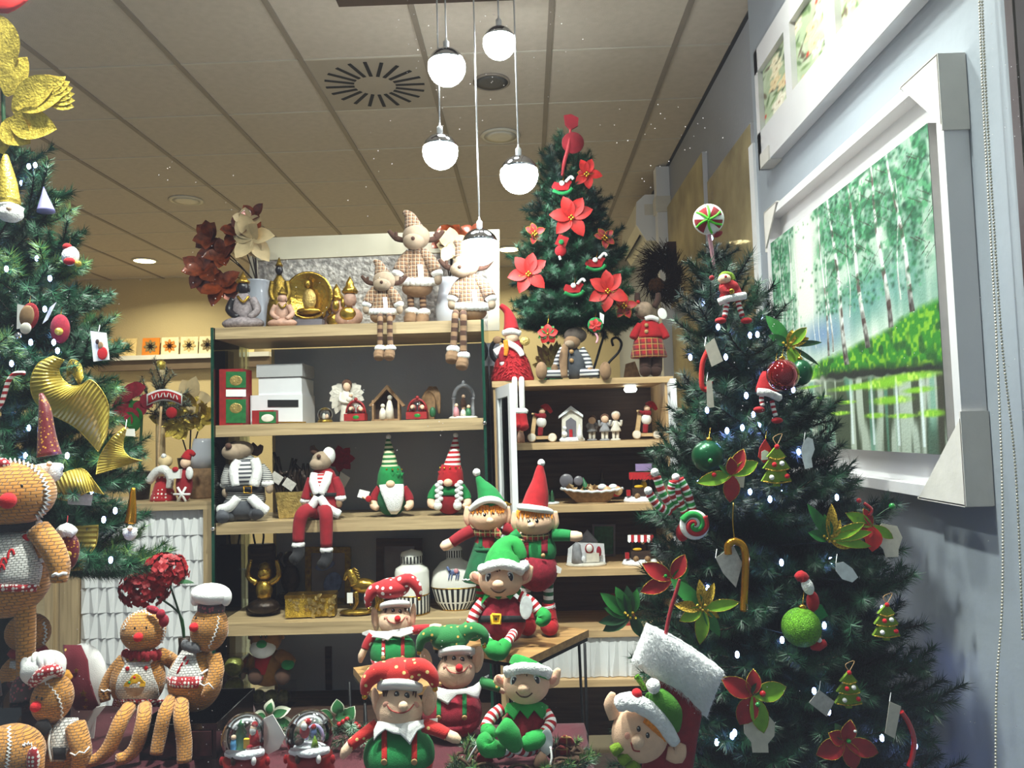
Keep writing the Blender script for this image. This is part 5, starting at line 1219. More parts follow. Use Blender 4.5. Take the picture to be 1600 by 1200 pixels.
mat('box_red', '#8c1a1c', .5, var=(40, .25)); mat('box_green', '#1d6130', .5, var=(60, .3)); mat('box_white', '#d4d4d8', .6, var=(20, .03)); mat('box_grey', '#a9a9ab', .6, var=(20, .03)); mat('snow', '#e6e8ee', .7, var=(80, .06), bump=(160, .004))
mat('resin_white', '#d6cfc4', .5, var=(50, .12)); mat('resin_grey', '#8f8f95', .6, var=(60, .2)); mat('gold_basket', '#b59a5a', .35, .6, var=(50, .35), bump=(120, .004)); mat('ceramic', '#e3e1da', .12, coat=.7, var=(8, .03))
mat('blue_print', '#5a6a94', .4, var=(40, .3)); mat('frame_grey', '#6e6a72', .3, var=(12, .2)); mat('pink_resin', '#c98a94', .5, var=(50, .15)); mat('sea_green', '#2f6b45', .5, var=(60, .25)); mat('cork', '#8a6a4a', .8, var=(60, .3))
mat('globe_glass', '#ffffff', .02, trans=1.0); MT['globe_glass'].node_tree.nodes['Principled BSDF'].inputs['IOR'].default_value = 1.08
thinglass('bubble', '#f5f7f8', .10, .02)
S1, S2, S3, S4 = ZS[:4]

def flowers(name, label, cat, ax, ay, Y, rest, vase, blooms, group=None, vm='grey_vase'):
    t = Th(name, label, cat, ax, ay, Y, group); v = t.lathe('vase', (ax, ay, 0), vase, vm); top = vase[-1][1]
    for bx, by, d, R, n, mats, seed in blooms:
        rs = random.Random(seed); t.tube('stem', [(ax, ay-top+6, 0), ((ax+bx)/2, (ay-top+by)/2, d*.5), (bx, by, d)], 1.1, 'bronze_dark', seg=6)
        for i in range(n):
            a = 2*math.pi*i/n+rs.uniform(-.3, .3); el = rs.uniform(-.3, .9)
            dr = Vector((math.cos(a)*math.cos(el), -math.sin(el)*.8-.25, math.sin(a)*math.cos(el))); m_ = MB().leaf(t.P((bx, by, d)), dr, (0, -1, .2), R*t.s*rs.uniform(.8, 1.15), R*.36*t.s, rs.uniform(-.15, .4), .25, 6)
            t.put('petal' if mats == 'cream_petal' else 'leaf', m_, mats)
    t.settle(rest, [v]); return t
flowers('flower_vase', 'grey vase of bronze magnolia leaves and a large cream flower on the top shelf', 'vase', 402, 497, 3.38, S1, [(16, 0), (20, 3), (19, 40), (16, 70), (19, 84), (20, 86)],
        [(372, 335, 4, 30, 7, 'bronze_leaf', 1), (330, 345, 4, 30, 8, 'bronze_leaf', 2), (318, 395, 6, 34, 8, 'bronze_leaf', 3), (345, 420, 6, 34, 7, 'bronze_leaf', 4), (350, 370, 2, 30, 7, 'bronze_leaf', 6), (395, 312, 0, 24, 6, 'bronze_leaf', 8), (395, 345, 14, 38, 8, 'cream_petal', 5), (385, 318, 6, 26, 4, 'cream_petal', 7)])
flowers('flower_vase', 'tall white vase with a cream flower and bronze leaves behind the moose dolls', 'vase', 703, 494, 3.37, S1, [(16, 0), (20, 4), (23, 30), (18, 55), (16, 70), (19, 80)],
        [(705, 350, 0, 28, 7, 'bronze_leaf', 11), (740, 345, 0, 24, 5, 'bronze_leaf', 12), (708, 366, 12, 32, 8, 'cream_petal', 13), (690, 355, 0, 24, 5, 'bronze_leaf', 15)], vm='white_vase')
# silver picture leaning behind
t = Th('leaning_picture', 'wide silver textured picture in a cream frame on the top shelf', 'picture', 590, 500, 3.455)
b = t.poly('picture_face', [(402, 392, -2), (766, 376, -2), (766, 500, -2), (402, 508, -2)], 3, 'silver_paint')
t.poly('frame_rail', [(398, 356, 0), (780, 342, 0), (780, 374, 0), (398, 391, 0)], 6, 'cream_frame'); t.poly('frame_rail', [(762, 374, 0), (780, 374, 0), (780, 500, 0), (762, 500, 0)], 6, 'cream_frame'); t.poly('frame_rail', [(390, 384, 0), (402, 384, 0), (402, 508, 0), (390, 508, 0)], 6, 'cream_frame')
t.settle(S1)
def buddha(label, x, y, h, Y, body, robe, crown, face='skin_dark', w=1.0):
    t = Th('buddha_statue', label, 'statue', x, y, Y, 'deity statues on the top shelf'); k = h/80
    t.ell('crossed_legs', (x, y-9*k, 4), (30*k*w, 17*k, 10*k), robe, seg=20, ring=12); t.ell('robe', (x, y-30*k, 0), (15*k*w, 11*k, 25*k), robe)
    for s_ in (-1, 1): t.tube('arm', [(x+s_*13*k*w, y-44*k, 2), (x+s_*20*k*w, y-28*k, 6), (x+s_*8*k, y-18*k, 14)], [6*k, 5.5*k, 4*k], body if s_ < 0 else robe)
    h_ = t.ell('head', (x, y-60*k, 2), (8.5*k, 8*k, 10*k), face); t.lathe('crown', (x, y-66*k, 2), [(9*k, 0), (9.5*k, 3*k), (6*k, 6*k), (5*k, 9*k), (3*k, 12*k), (.4, 18*k)], crown)
    t.ell('ear', (x-8.5*k, y-58*k, 1), (1.6*k, 2*k, 5*k), face, par=h_, seg=8, ring=6); t.ell('ear', (x+8.5*k, y-58*k, 1), (1.6*k, 2*k, 5*k), face, par=h_, seg=8, ring=6)
    t.tube('necklace', [(x-8*k, y-48*k, 10*k), (x, y-40*k, 13*k), (x+8*k, y-48*k, 10*k)], 2*k, crown); t.settle(S1); return t
buddha('seated black faced buddha with gold crown beside the grey vase', 380, 507, 88, 3.22, 'skin_dark', 'grey_robe', 'gold_bright')
buddha('small seated pink clay buddha with gold headdress', 441, 506, 62, 3.18, 'clay_pink', 'clay_pink', 'old_gold', 'clay_pink')
t = Th('standing_buddha', 'standing dark faced figure in a long gold robe', 'statue', 437, 500, 3.27)
t.lathe('robe', (437, 500, 0), [(20, 0), (22, 6), (19, 40), (13, 60), (11, 78), (5, 86), (4, 90)], 'old_gold', sy=.6); t.ell('head', (436, 404, 2), (6, 6, 8), 'skin_dark'); t.lathe('crown', (436, 398, 2), [(6, 0), (4, 5), (.4, 14)], 'old_gold')
for s_ in (-1, 1): t.tube('arm', [(437+s_*11, 422, 2), (437+s_*14, 440, 4), (437+s_*9, 452, 8)], [4.5, 4, 3], 'old_gold')
t.settle(S1)
t = Th('gold_plate', 'round gold plate with a seated buddha in relief', 'plate', 482, 500, 3.34)
t.lathe('plate', (483, 443, 0), [(.1, -3), (30, -2), (36, 3), (38, 5), (38, 7), (34, 6), (28, 1), (.1, 0)], 'gold_bright', M=rotm('X', math.pi/2), seg=36)
t.ell('relief_body', (483, 448, 7), (11, 5, 17), 'gold_basket'); t.ell('relief_legs', (482, 466, 8), (19, 6, 6), 'gold_bright'); t.ell('relief_head', (480, 424, 8), (5.5, 5, 7), 'gold_bright')
t.box('plate_stand', (483, 490, 2), (44, 16, 20), 'frame_grey'); t.settle(S1)
def bust(label, x, y, Y, k):
    t = Th('deity_bust', label, 'statue', x, y, Y, 'deity statues on the top shelf')
    t.ell('shoulders', (x, y-14*k, 0), (24*k, 14*k, 18*k), 'clay_pink'); t.ell('chest_ornament', (x-2*k, y-20*k, 10), (14*k, 5*k, 12*k), 'gold_bright'); t.ell('head', (x+2*k, y-44*k, 4), (11*k, 11*k, 14*k), 'clay_pink')
    t.lathe('crown', (x+2*k, y-54*k, 3), [(12*k, 0), (14*k, 3*k), (11*k, 9*k), (7*k, 14*k), (7*k, 18*k), (4*k, 24*k), (.4, 30*k)], 'gold_bright'); t.ell('hand', (x-22*k, y-34*k, 10), (6*k, 5*k, 10*k), 'gold_bright'); t.ell('ear_ornament', (x-10*k, y-38*k, 6), (4*k, 4*k, 9*k), 'gold_bright'); t.settle(S1)
bust('gold crowned deity bust beside the round gold plate', 545, 502, 3.22, .92); bust('smaller gold crowned deity bust behind the first one', 524, 500, 3.405, .9)

def moose(label, hx, hy, k, Y, bx, by, hang, seat, look=0):
    t = Th('moose_doll', label, 'moose doll', bx, by, Y, 'moose dolls in brown plaid on the top shelf')
    t.lathe('coat', (bx, by-6*k, 0), [(26*k, -2*k), (27*k, 0), (24*k, 16*k), (17*k, 40*k), (9*k, 58*k), (8*k, 62*k)], 'plaid_brown', sy=.8); t.ell('hips', (bx, by+2*k, 2), (25*k, 20*k, 15*k), 'tan_felt')
    m_ = MB()
    for i in range(25):
        a = 2*math.pi*i/24; m_.ell(t.P((bx+27*k*math.cos(a), by-8*k, 21*k*math.sin(a))), 7*k*t.s, seg=8, ring=6, jit=.08)
    t.put('fur_hem', m_, 'fur_white')
    h_ = t.ell('head', (hx, hy, 4*k), (22*k, 20*k, 20*k), 'beige_felt'); t.ell('muzzle', (hx-4*k+look, hy+7*k, 16*k), (17*k, 13*k, 13*k), 'beige_felt', par=h_); t.ell('nose', (hx-5*k+look, hy+2*k, 29*k), 3.2*k, 'brown_felt', par=h_)
    t.tube('hat', [(hx-4*k, hy-14*k, 0), (hx-10*k, hy-32*k, 0), (hx-20*k, hy-40*k, 0)], [16*k, 9*k, 3*k], 'plaid_brown', par=h_)
    for s_ in (-1, 1):
        a_ = t.tube('antler', [(hx+s_*16*k, hy+6*k, 0), (hx+s_*32*k, hy+2*k, 0), (hx+s_*44*k, hy-10*k, 0)], [4*k, 5*k, 3*k], 'brown_felt', flat=.6); t.tube('antler_point', [(hx+s_*32*k, hy+2*k, 0), (hx+s_*32*k, hy-8*k, 0)], [3.5*k, 2.5*k], 'brown_felt', par=a_)
        s2 = t.tube('sleeve', [(bx+s_*9*k, by-54*k, 2), (bx+s_*22*k, by-40*k, 8), (bx+s_*30*k, by-24*k, 12)], [9*k, 10*k, 10*k], 'plaid_brown'); t.ell('cuff', (bx+s_*31*k, by-22*k, 12), (10*k, 9*k, 7*k), 'fur_white', par=s2, jit=.06); t.ell('hand', (bx+s_*33*k, by-12*k, 13), (6.5*k, 6*k, 9*k), 'beige_felt', par=s2)
    t.drape('scarf_end', [(by-36*k, bx+0*k, bx+8*k), (by-6*k, bx+2*k, bx+11*k)], (bx, by-20*k, 0, 24*k, 19*k, 40*k), 4*k, 'felt_white')
    for P in hang:
        stripes(t, 'leg', P, 5.5*k, ['tan_felt', 'brown_felt'], k=10); x, y, d = P[-1]; b_ = t.tube('boot', [(x, y, d), (x-2*k, y+12*k, d+1), (x-3*k, y+20*k, d+4)], [8*k, 11*k, 9*k], 'tan_felt'); t.ell('boot_cuff', (x, y, d), (11*k, 10*k, 7*k), 'fur_white', par=b_, jit=.06)
    if seat is not None: t.e.location.z += seat
    return t
mo = moose('smaller moose doll in brown plaid sitting on the shelf edge, striped legs hanging', 600, 438, .80, 3.15, 598, 492, [[(594, 492, 16), (594, 497, 27), (594, 514, 28), (594, 543, 28)], [(608, 492, 16), (609, 497, 27), (609, 514, 28), (610, 543, 28)]], 0); mo.settle(S1, [mo.parts[1]])
mo = moose('tall standing moose doll in brown plaid with floppy cap', 650, 362, .98, 3.28, 652, 440, [[(641, 448, 0), (642, 470, 0), (643, 478, 0)], [(660, 448, 0), (661, 470, 0), (662, 480, 0)]], None)
mo.settle(S1)
mo = moose('moose doll in brown plaid sitting under the lowest pendant globe, striped legs hanging', 728, 412, .95, 3.16, 737, 484, [[(712, 486, 18), (711, 491, 31), (710, 512, 32), (708, 543, 33)], [(724, 486, 18), (724, 491, 31), (724, 514, 32), (724, 553, 33)]], 0, -5); mo.settle(S1, [mo.parts[1]])

# second board: boxes, globes, nativity pieces
def pbox(name, label, cat, x0, x1, yt, yb, Y, dep, m, rest, group=None, rz=0):
    t = Th(name, label, cat, (x0+x1)/2, yb, Y, group); s_ = x1-x0; t.box('body', ((x0+x1)/2, (yt+yb)/2, -dep/2), (s_, dep, yb-yt), m, rz); t.x = (x0, x1, yt, yb); t.settle(rest); return t
def xmas_box(label, x0, x1, yt, yb, rest):
    t = pbox('ornament_box', label, 'box', x0, x1, yt, yb, 3.125, 40, 'box_red', rest, 'red and green ornament boxes', 0); dz = t.e.location.z
    t.poly('front_print', [(x0+3, yt+3, 1), (x1-3, yt+3, 1), (x1-3, yb-(16 if 'upper' in label else 4), 1), (x0+3, yb-(16 if 'upper' in label else 4), 1)], 1, 'box_green'); t.ell('printed_star', ((x0+x1)/2, (yt+yb)/2-5, 1), (10, .8, 8), 'gold_basket')
    if 'upper' in label: t.poly('price_label', [(x0+3, yb-13, 1.4), (x1-3, yb-13, 1.4), (x1-3, yb-2, 1.4), (x0+3, yb-2, 1.4)], 1, 'paper')
    return t
h1 = 44*t.s
b1 = xmas_box('lower red and green ornament box of the stack', 350, 387, 619, 663, S2)
bz = max(v.co.z for v in b1.parts[0].data.vertices)+b1.e.location.z
xmas_box('upper red and green ornament box of the stack with a white label', 350, 387, 575, 619, bz)
t = pbox('ornament_box', 'small red and green box lying before the white boxes', 'box', 398, 432, 641, 663, 3.14, 26, 'box_red', S2); t.poly('front_print', [(405, 643, 1), (431, 643, 1), (431, 661, 1), (405, 661, 1)], 1, 'box_green'); t.ell('printed_shape', (418, 653, 1), (10, .8, 6), 'resin_white')
w1 = pbox('carton', 'largest white carton with a black cut-out window', 'box', 402, 484, 613, 659, 3.20, 70, 'box_white', S2); w1.poly('cut_out', [(418, 620, 1), (466, 620, 1), (466, 631, 1), (418, 631, 1)], 1, 'slot_black'); w1.poly('ribbon', [(434, 654, 1), (478, 654, 1), (478, 656, 1), (434, 656, 1)], .8, 'gold')
z = max(v.co.z for v in w1.parts[0].data.vertices)+w1.e.location.z
w2 = pbox('carton', 'middle white carton of the stack', 'box', 414, 482, 588, 613, 3.21, 66, 'box_white', z); z = max(v.co.z for v in w2.parts[0].data.vertices)+w2.e.location.z
w3 = pbox('carton', 'topmost carton with a grey overlapping lid', 'box', 414, 480, 566, 588, 3.21, 64, 'box_grey', z); w3.box('lid', (447, 575, -32), (72, 68, 20), 'box_grey')
def small_globe(label, x, y, r, Y, rest, base, fig, name='snow_globe', bh=.35):
    t = Th(name, label, 'snow globe', x, y, Y); t.lathe('base', (x, y, 0), [(r*.95, 0), (r, 2), (r*.9, r*bh), (r*.75, r*bh+1)], base); t.ell('figure', (x-r*.15, y-r*.8, 2), (r*.22, r*.2, r*.45), fig); t.ell('figure', (x+r*.25, y-r*.75, 2), (r*.22, r*.2, r*.4), 'skin_pale'); t.ell('glass_dome', (x, y-r*1.05, 0), r*.98, 'bubble'); t.settle(rest); return t
small_globe('tiny snow globe on a bronze base beside the cartons', 508, 657, 12, 3.20, S2, 'old_gold', 'resin_white')
t = Th('angel_figurine', 'pale angel figurine with spread feathered wings', 'figurine', 541, 656, 3.275)
t.lathe('gown', (541, 656, 0), [(9, 0), (10, 4), (8, 20), (9, 34), (8, 44), (4, 50)], 'resin_white', sy=.8); t.ell('head', (542, 600, 2), (6, 6, 7.5), 'skin_pale'); t.ell('hair', (542, 597, -1), (8, 7, 9), 'hair_brown'); t.ell('baby', (546, 620, 9), (5, 4, 5), 'resin_white'); t.ell('baby_head', (548, 614, 10), 3, 'skin_pale')
for s_ in (-1, 1):
    for th, l_ in ((58, 19), (32, 22), (2, 23), (-28, 26), (-52, 31), (-68, 36)): t.put('wing_feather', MB().leaf(t.P((541+s_*5, 610, -4)), (s_*math.cos(math.radians(th)), 0, math.sin(math.radians(th))), (0, -1, 0), l_*t.s, 7*t.s, .1, .15), 'resin_white')
    t.tube('arm', [(541+s_*8, 610, 2), (541+s_*9, 622, 6), (546, 625, 9)], [3, 3, 2.5], 'resin_white')
t.settle(S2)
for i, (x, y, lb) in enumerate([(556, 656, 'red base mini globe with two figures before the angel'), (652, 651, 'red base mini globe with two figures before the rooty nativity')]):
    t = Th('mini_globe', lb, 'snow globe', x, y, 3.18, 'red mini globes'); t.box('base', (x, y-5, 0), (32, 24, 11), 'box_red'); t.ell('base_badge', (x, y-5, 12), (5, 1, 3), 'green_gloss')
    for q in (-7, 7): t.ell('figure', (x+q, y-16, 2), (6, 5, 7), 'felt_red'); t.ell('figure_face', (x+q, y-18, 6), (4, 3, 4), 'skin_pale')
    t.put('arch', MB().tube([t.P((x+15*math.cos(a), y-11-20*math.sin(a), 0)) for a in [math.pi*q/12 for q in range(13)]], 1.6*t.s, 8), 'box_red'); t.ell('glass_dome', (x, y-14, 0), (14, 10, 16), 'bubble'); t.ell('finial', (x, y-33, 0), (3, 3, 3), 'box_red'); t.settle(S2)
t = Th('nativity_house', 'wooden house shaped nativity with white figures', 'figurine', 604, 654, 3.22)
t.poly('back_board', [(583, 654, -8), (583, 622, -8), (604, 602, -8), (625, 622, -8), (625, 654, -8)], 2, 'brown_wood'); t.poly('roof', [(576, 630, 6), (604, 598, 6), (604, 605, 6), (579, 632, 6)], 14, 'cork'); t.poly('roof', [(632, 630, 6), (604, 598, 6), (604, 605, 6), (629, 632, 6)], 14, 'cork'); t.box('wall', (584, 638, 0), (3, 16, 32), 'cork'); t.box('wall', (624, 638, 0), (3, 16, 32), 'cork')
t.box('floor', (604, 653, 2), (44, 18, 3), 'cork'); t.lathe('figure', (609, 652, 4), [(7, 0), (6, 16), (4, 26), (2, 30)], 'resin_white'); t.ell('figure_head', (609, 618, 4), 4, 'resin_white'); t.lathe('figure', (598, 652, 6), [(6, 0), (5, 12), (2, 18)], 'resin_white'); t.ell('figure_head', (598, 631, 6), 3.5, 'resin_white'); t.settle(S2)
t = Th('root_nativity', 'nativity arch of twisted brown roots', 'figurine', 672, 650, 3.34)
for q in range(7): t.tube('root', [(664+q*2, 650, -3+q), (660+q*3, 625, -2), (668+q*2, 606-q % 3*3, 0), (680+q, 612, 2), (686, 640, q)], [3, 3.4, 3, 2.5, 2], 'cork', seg=7)
t.ell('figure', (676, 638, 4), (5, 4, 8), 'sea_green'); t.settle(S2)
t = Th('arch_nativity', 'grey stone arch nativity with kneeling pink figure', 'figurine', 724, 651, 3.20)
t.lathe('base', (724, 651, 0), [(22, 0), (23, 2), (20, 4)], 'resin_white', sy=.6)
for x in (710, 739): t.lathe('column', (x, 647, -3), [(4, 0), (3, 3), (3, 26), (4.5, 29)], 'resin_grey', seg=12)
t.put('arch', MB().tube([t.P((724.5+15*math.cos(a), 619-20*math.sin(a), -3)) for a in [math.pi*q/14 for q in range(15)]], 3.4*t.s, 8), 'resin_grey'); t.ell('finial', (724, 596, -3), (3, 3, 5), 'resin_grey')
for x, y, m, h in ((713, 648, 'pink_resin', 16), (724, 648, 'resin_white', 12), (732, 648, 'sea_green', 14), (724, 632, 'brown_felt', 14)): t.lathe('figure', (x, y, 6), [(5, 0), (4.5, h*.6), (2, h)], m, seg=12); t.ell('figure_head', (x, y-h-2, 6), 3, 'skin_pale')
t.settle(S2)

# third board
t = Th('reindeer_doll', 'reindeer doll in grey striped coat with white fur seated on the third board', 'reindeer doll', 384, 822, 3.17, 'long legged reindeer dolls')
t.ell('seat', (381, 800, 2), (33, 24, 22), 'grey_cloth'); t.lathe('coat', (384, 790, 0), [(30, -4), (31, 0), (29, 20), (25, 45), (18, 62), (10, 70)], 'stripe_fine', sy=.75); t.drape('jumper', [(727, 374, 392), (740, 370, 396), (770, 370, 394)], (384, 760, 0, 30, 24, 45), 1, 'stripe_grey')
h_ = t.ell('head', (373, 713, 4), (23, 20, 15), 'beige_felt', -12); t.ell('muzzle', (362, 715, 18), (15, 13, 12), 'beige_felt', par=h_); t.ell('nose', (357, 706, 30), 5, 'brown_felt', par=h_)
for P in ([(369, 706, -4), (361, 708, -4), (357, 718, -4)], [(390, 706, -6), (402, 714, -8), (409, 704, -8)]): t.tube('antler', P, [9, 8, 3], 'brown_felt', par=h_, flat=.5)
for P in ([(372, 728, 16), (366, 745, 20), (370, 768, 20)], [(398, 726, 16), (402, 745, 18), (396, 768, 20)], [(372, 786, 22), (360, 800, 24), (343, 806, 20)], [(392, 786, 22), (404, 798, 24), (416, 808, 16)]): t.tube('fur_trim', P, [7, 8, 8], 'fur_white', jit=.07)
bl = t.drape('belt', [(769, 352, 413), (778, 352, 413)], (384, 770, 0, 31, 26, 60), 2, 'black_cloth', n=16); t.put('buckle', MB().tube([t.P(p) for p in ((381, 769, 30), (393, 769, 30), (393, 779, 30), (381, 779, 30), (381, 769, 30))], 1.2*t.s, 6), 'gold_bell', par=bl)
for s_, P, hd in ((-1, [(360, 737, 4), (355, 755, 10), (354, 766, 12)], (353, 778)), (1, [(406, 738, 4), (416, 752, 6), (418, 764, 8)], (421, 772))):
    a_ = t.tube('sleeve', P, [8, 9, 9], 'stripe_fine'); t.ell('cuff', (P[-1][0], P[-1][1], 9), (10, 9, 6), 'fur_white', par=a_, jit=.06); t.ell('hand', (hd[0], hd[1], 11), (6, 6, 8), 'beige_felt', par=a_)
for P in ([(364, 812, 10), (350, 812, 22), (348, 820, 32)], [(398, 810, 10), (404, 808, 18), (402, 812, 26)]): t.tube('leg', P, [12, 11, 9], 'grey_cloth')
t.settle(S3, [t.parts[0]])
t = Th('reindeer_doll', 'reindeer doll in red coat with white fur, red legs hanging off the board', 'reindeer doll', 505, 815, 3.15, 'long legged reindeer dolls')
s0 = t.ell('seat', (500, 800, 2), (26, 20, 15), 'felt_dkred'); t.lathe('coat', (506, 796, 0), [(27, -2), (28, 0), (25, 22), (22, 44), (16, 56), (9, 62)], 'felt_dkred', sy=.75); t.drape('jumper', [(744, 496, 506), (756, 492, 508), (776, 492, 504)], (504, 765, 0, 26, 20, 38), 1, 'stripe_red')
h_ = t.ell('head', (503, 724, 4), (16, 15, 15), 'beige_felt', -10); t.ell('muzzle', (495, 729, 14), (11, 10, 9), 'beige_felt', par=h_); t.ell('nose', (498, 717, 20), 3.4, 'brown_felt', par=h_); t.ell('cap', (514, 716, 0), (10, 12, 14), 'fur_white', par=h_); t.tube('antler', [(496, 712, -6), (490, 708, -6), (488, 700, -6)], [5, 6, 3], 'brown_felt', par=h_)
for P in ([(492, 744, 14), (490, 756, 18), (496, 776, 20)], [(514, 742, 14), (510, 756, 18), (502, 776, 20)], [(496, 780, 22), (486, 796, 22), (472, 804, 18)], [(500, 780, 22), (512, 798, 22), (530, 808, 14)]): t.tube('fur_trim', P, [6, 7, 7], 'fur_white', jit=.07)
bl = t.drape('belt', [(774, 484, 530), (780, 484, 530)], (506, 772, 0, 26, 22, 60), 2, 'black_cloth', n=14); t.ell('buckle', (490, 777, 22), (3.5, 1.5, 3.5), 'gold_bell', par=bl)
for P, hd in (([(488, 752, 4), (482, 770, 8), (478, 784, 10)], (476, 790)), ([(522, 752, 4), (530, 768, 6), (532, 780, 8)], (530, 790))): a_ = t.tube('sleeve', P, [8, 8, 8], 'felt_dkred'); t.ell('cuff', (P[-1][0], P[-1][1]+2, 9), (9, 8, 6), 'fur_white', par=a_, jit=.06); t.ell('hand', (hd[0], hd[1], 11), (5, 5, 7), 'tan_felt', par=a_)
for P in ([(488, 800, 14), (474, 805, 33), (468, 822, 34), (466, 850, 34)], [(506, 800, 14), (509, 806, 33), (510, 824, 34), (510, 858, 34)]):
    t.tube('leg', P, [11, 10.5, 10, 9], 'felt_dkred'); x, y, d = P[-1]; b_ = t.tube('boot', [(x+1, y+6, d), (x, y+20, d), (x-8, y+30, d+10)], [8, 9, 8], 'black_cloth'); t.ell('boot_cuff', (x, y+5, d), (10, 9, 6.5), 'fur_white', par=b_, jit=.06)
t.settle(S3, [s0])
t = Th('gold_basket', 'gold basket of dark dried stalks with white tags', 'basket', 450, 813, 3.22)
t.poly('basket', [(430, 771, 10), (482, 769, 10), (478, 808, 10), (436, 812, 10)], 22, 'gold_basket')
rs = random.Random(4)
for q in range(16): x = 434+rs.random()*46; t.tube('dried_stalk', [(x, 776, rs.uniform(-8, 6)), (x+rs.uniform(-10, 6), 750, 0), (x+rs.uniform(-22, 10), 705+rs.random()*40, rs.uniform(-6, 6))], [2.5, 4, 2], 'bronze_dark', seg=6)
for q, (x, y) in enumerate([(432, 748), (452, 758)]): t.box('tag', (x, y, 8), (18, 1, 14), 'paper_grey', 0, 35)
t.settle(S3)
t = Th('poinsettia', 'dark red fabric flower with a white tag behind the red coated reindeer', 'flower', 530, 808, 3.34)
t.tube('stem', [(528, 808, 0), (530, 770, 0), (533, 725, 0)], 2, 'bronze_dark')
for q in range(7): a = q*.9; t.put('petal', MB().leaf(t.P((534, 722, 2)), (math.cos(a), -.3, math.sin(a)), (0, -1, 0), 22*t.s, 8*t.s, .2), 'velvet_red')
t.poly('tag', [(532, 742, 4), (547, 752, 4), (538, 768, 4), (528, 760, 4)], 1, 'paper'); t.settle(S3)
def gnome(label, x, y, Y, g):
    t = Th('gnome_doll', label, 'gnome doll', x, y, Y, 'bearded gnome dolls'); m1 = 'felt_green' if g else 'felt_red'
    b = t.ell('body', (x, y-27, 0), (24, 20, 27), 'felt_dkgreen' if g else 'felt_dkred')
    hx = x-5 if g else x+7
    t.lathe('hat_base', (x-2 if g else x+2, y-52, 0), [(20, -6), (21, 0), (19, 14), (15, 26)], m1, 0 if g else 4); t.tube('hat_cone', [(x-3 if g else x+4, y-72, 0), (x-4 if g else x+8, y-98, 0), (hx-1 if g else hx+3, y-122, 0)], [15, 9, 2], 'stripe_hat_g' if g else 'stripe_hat_r', seg=18); t.ell('pompom', (hx if g else hx+3, y-124, 0), 4, 'fur_white')
    for q in range(5): a = -2.6+q*.55; xx, dd = x+17*math.cos(a), -17*math.sin(a); t.lathe('hat_point', (xx, y-68, dd), [(3.5, 0), (.3, -9)], m1, seg=8); t.ell('bell', (xx, y-73, dd+1), 1.6, 'gold_bell', seg=8, ring=6)
    t.ell('nose', (x-2, y-50, 20), (7, 6, 6), 'skin')
    if g: t.drape('beard', [(y-50, x-20, x+18), (y-40, x-18, x+19), (y-25, x-12, x+18), (y-10, x-6, x+14), (y-3, x-1, x+8)], (x, y-30, 0, 26, 22, 34), 4, 'fur_white', th=5)
    else:
        for s_ in (-16, 15):
            m_ = MB()
            for q in range(8): m_.ell(t.P((x+s_-(2 if q % 2 else -2), y-50+q*4.2, 18)), [5*t.s, 4*t.s, 4*t.s], seg=10, ring=7)
            m_.ell(t.P((x+s_-2, y-14, 18)), [7*t.s, 5*t.s, 7*t.s], seg=10, ring=7, jit=.06); t.put('braid', m_, 'fur_white')
        t.drape('bodice', [(y-46, x-14, x+14), (y-30, x-12, x+12)], (x, y-27, 0, 24, 20, 27), 1.5, 'felt_green')
    for s_ in (-1, 1):
        a_ = t.tube('sleeve', [(x+s_*18, y-44, 4), (x+s_*26, y-32, 6), (x+s_*28, y-24, 8)], [7, 7, 7], 'felt_dkred' if g else 'felt_green'); t.tube('hand', [(x+s_*28, y-24, 8), (x+s_*28, y-17, 12), (x+s_*22, y-12, 16)], [6, 6.5, 4], 'skin_pale', par=a_)
    if g: st = t.tube('sign_stick', [(x-24, y-16, 16), (x-46, y-30, 18)], 1, 'wood_button'); t.poly('letter', [(x-50, y-42, 18), (x-34, y-38, 18), (x-38, y-26, 18), (x-54, y-30, 18)], 1, 'paper', par=st); t.ell('letter_bow', (x-36, y-27, 19), (5, 2, 5), 'felt_red', par=st)
    t.settle(S3, [b])
gnome('green gnome with long white beard holding a small letter', 612, 808, 3.18, True); gnome('red gnome with white braids and striped cone hat', 702, 803, 3.18, False)

# fourth board
t = Th('laughing_figure', 'gold and black figure with raised arms on the fourth board', 'statue', 412, 972, 3.24)
t.ell('crossed_legs', (412, 960, 2), (25, 18, 12), 'bronze_dark'); t.ell('belly', (413, 935, 2), (13, 12, 18), 'gold_bright'); t.ell('head', (414, 908, 4), (11, 10, 11), 'gold_bright'); t.lathe('headdress', (414, 900, 2), [(10, 0), (8, 6), (2, 9)], 'old_gold')
for s_ in (-1, 1): t.tube('raised_arm', [(412+s_*10, 924, 2), (412+s_*24, 912, 2), (412+s_*20, 888, 4)], [5, 4.5, 3], 'gold_bright')
t.lathe('stump_seat', (412, 972, -8), [(26, 0), (28, 10), (20, 14)], 'bronze_dark', sy=.6); t.settle(S4)
t = Th('dark_figure', 'dark bronze figure behind the gold one', 'statue', 458, 968, 3.40); t.ell('crossed_legs', (456, 955, 0), (26, 16, 12), 'bronze_dark'); t.ell('body', (454, 925, 0), (15, 12, 24), 'bronze_dark'); t.ell('head', (452, 893, 2), (10, 10, 12), 'bronze_dark'); t.tube('raised_arm', [(442, 912, 0), (434, 896, 4), (440, 884, 6)], [5, 4, 3], 'bronze_dark'); t.settle(S4)
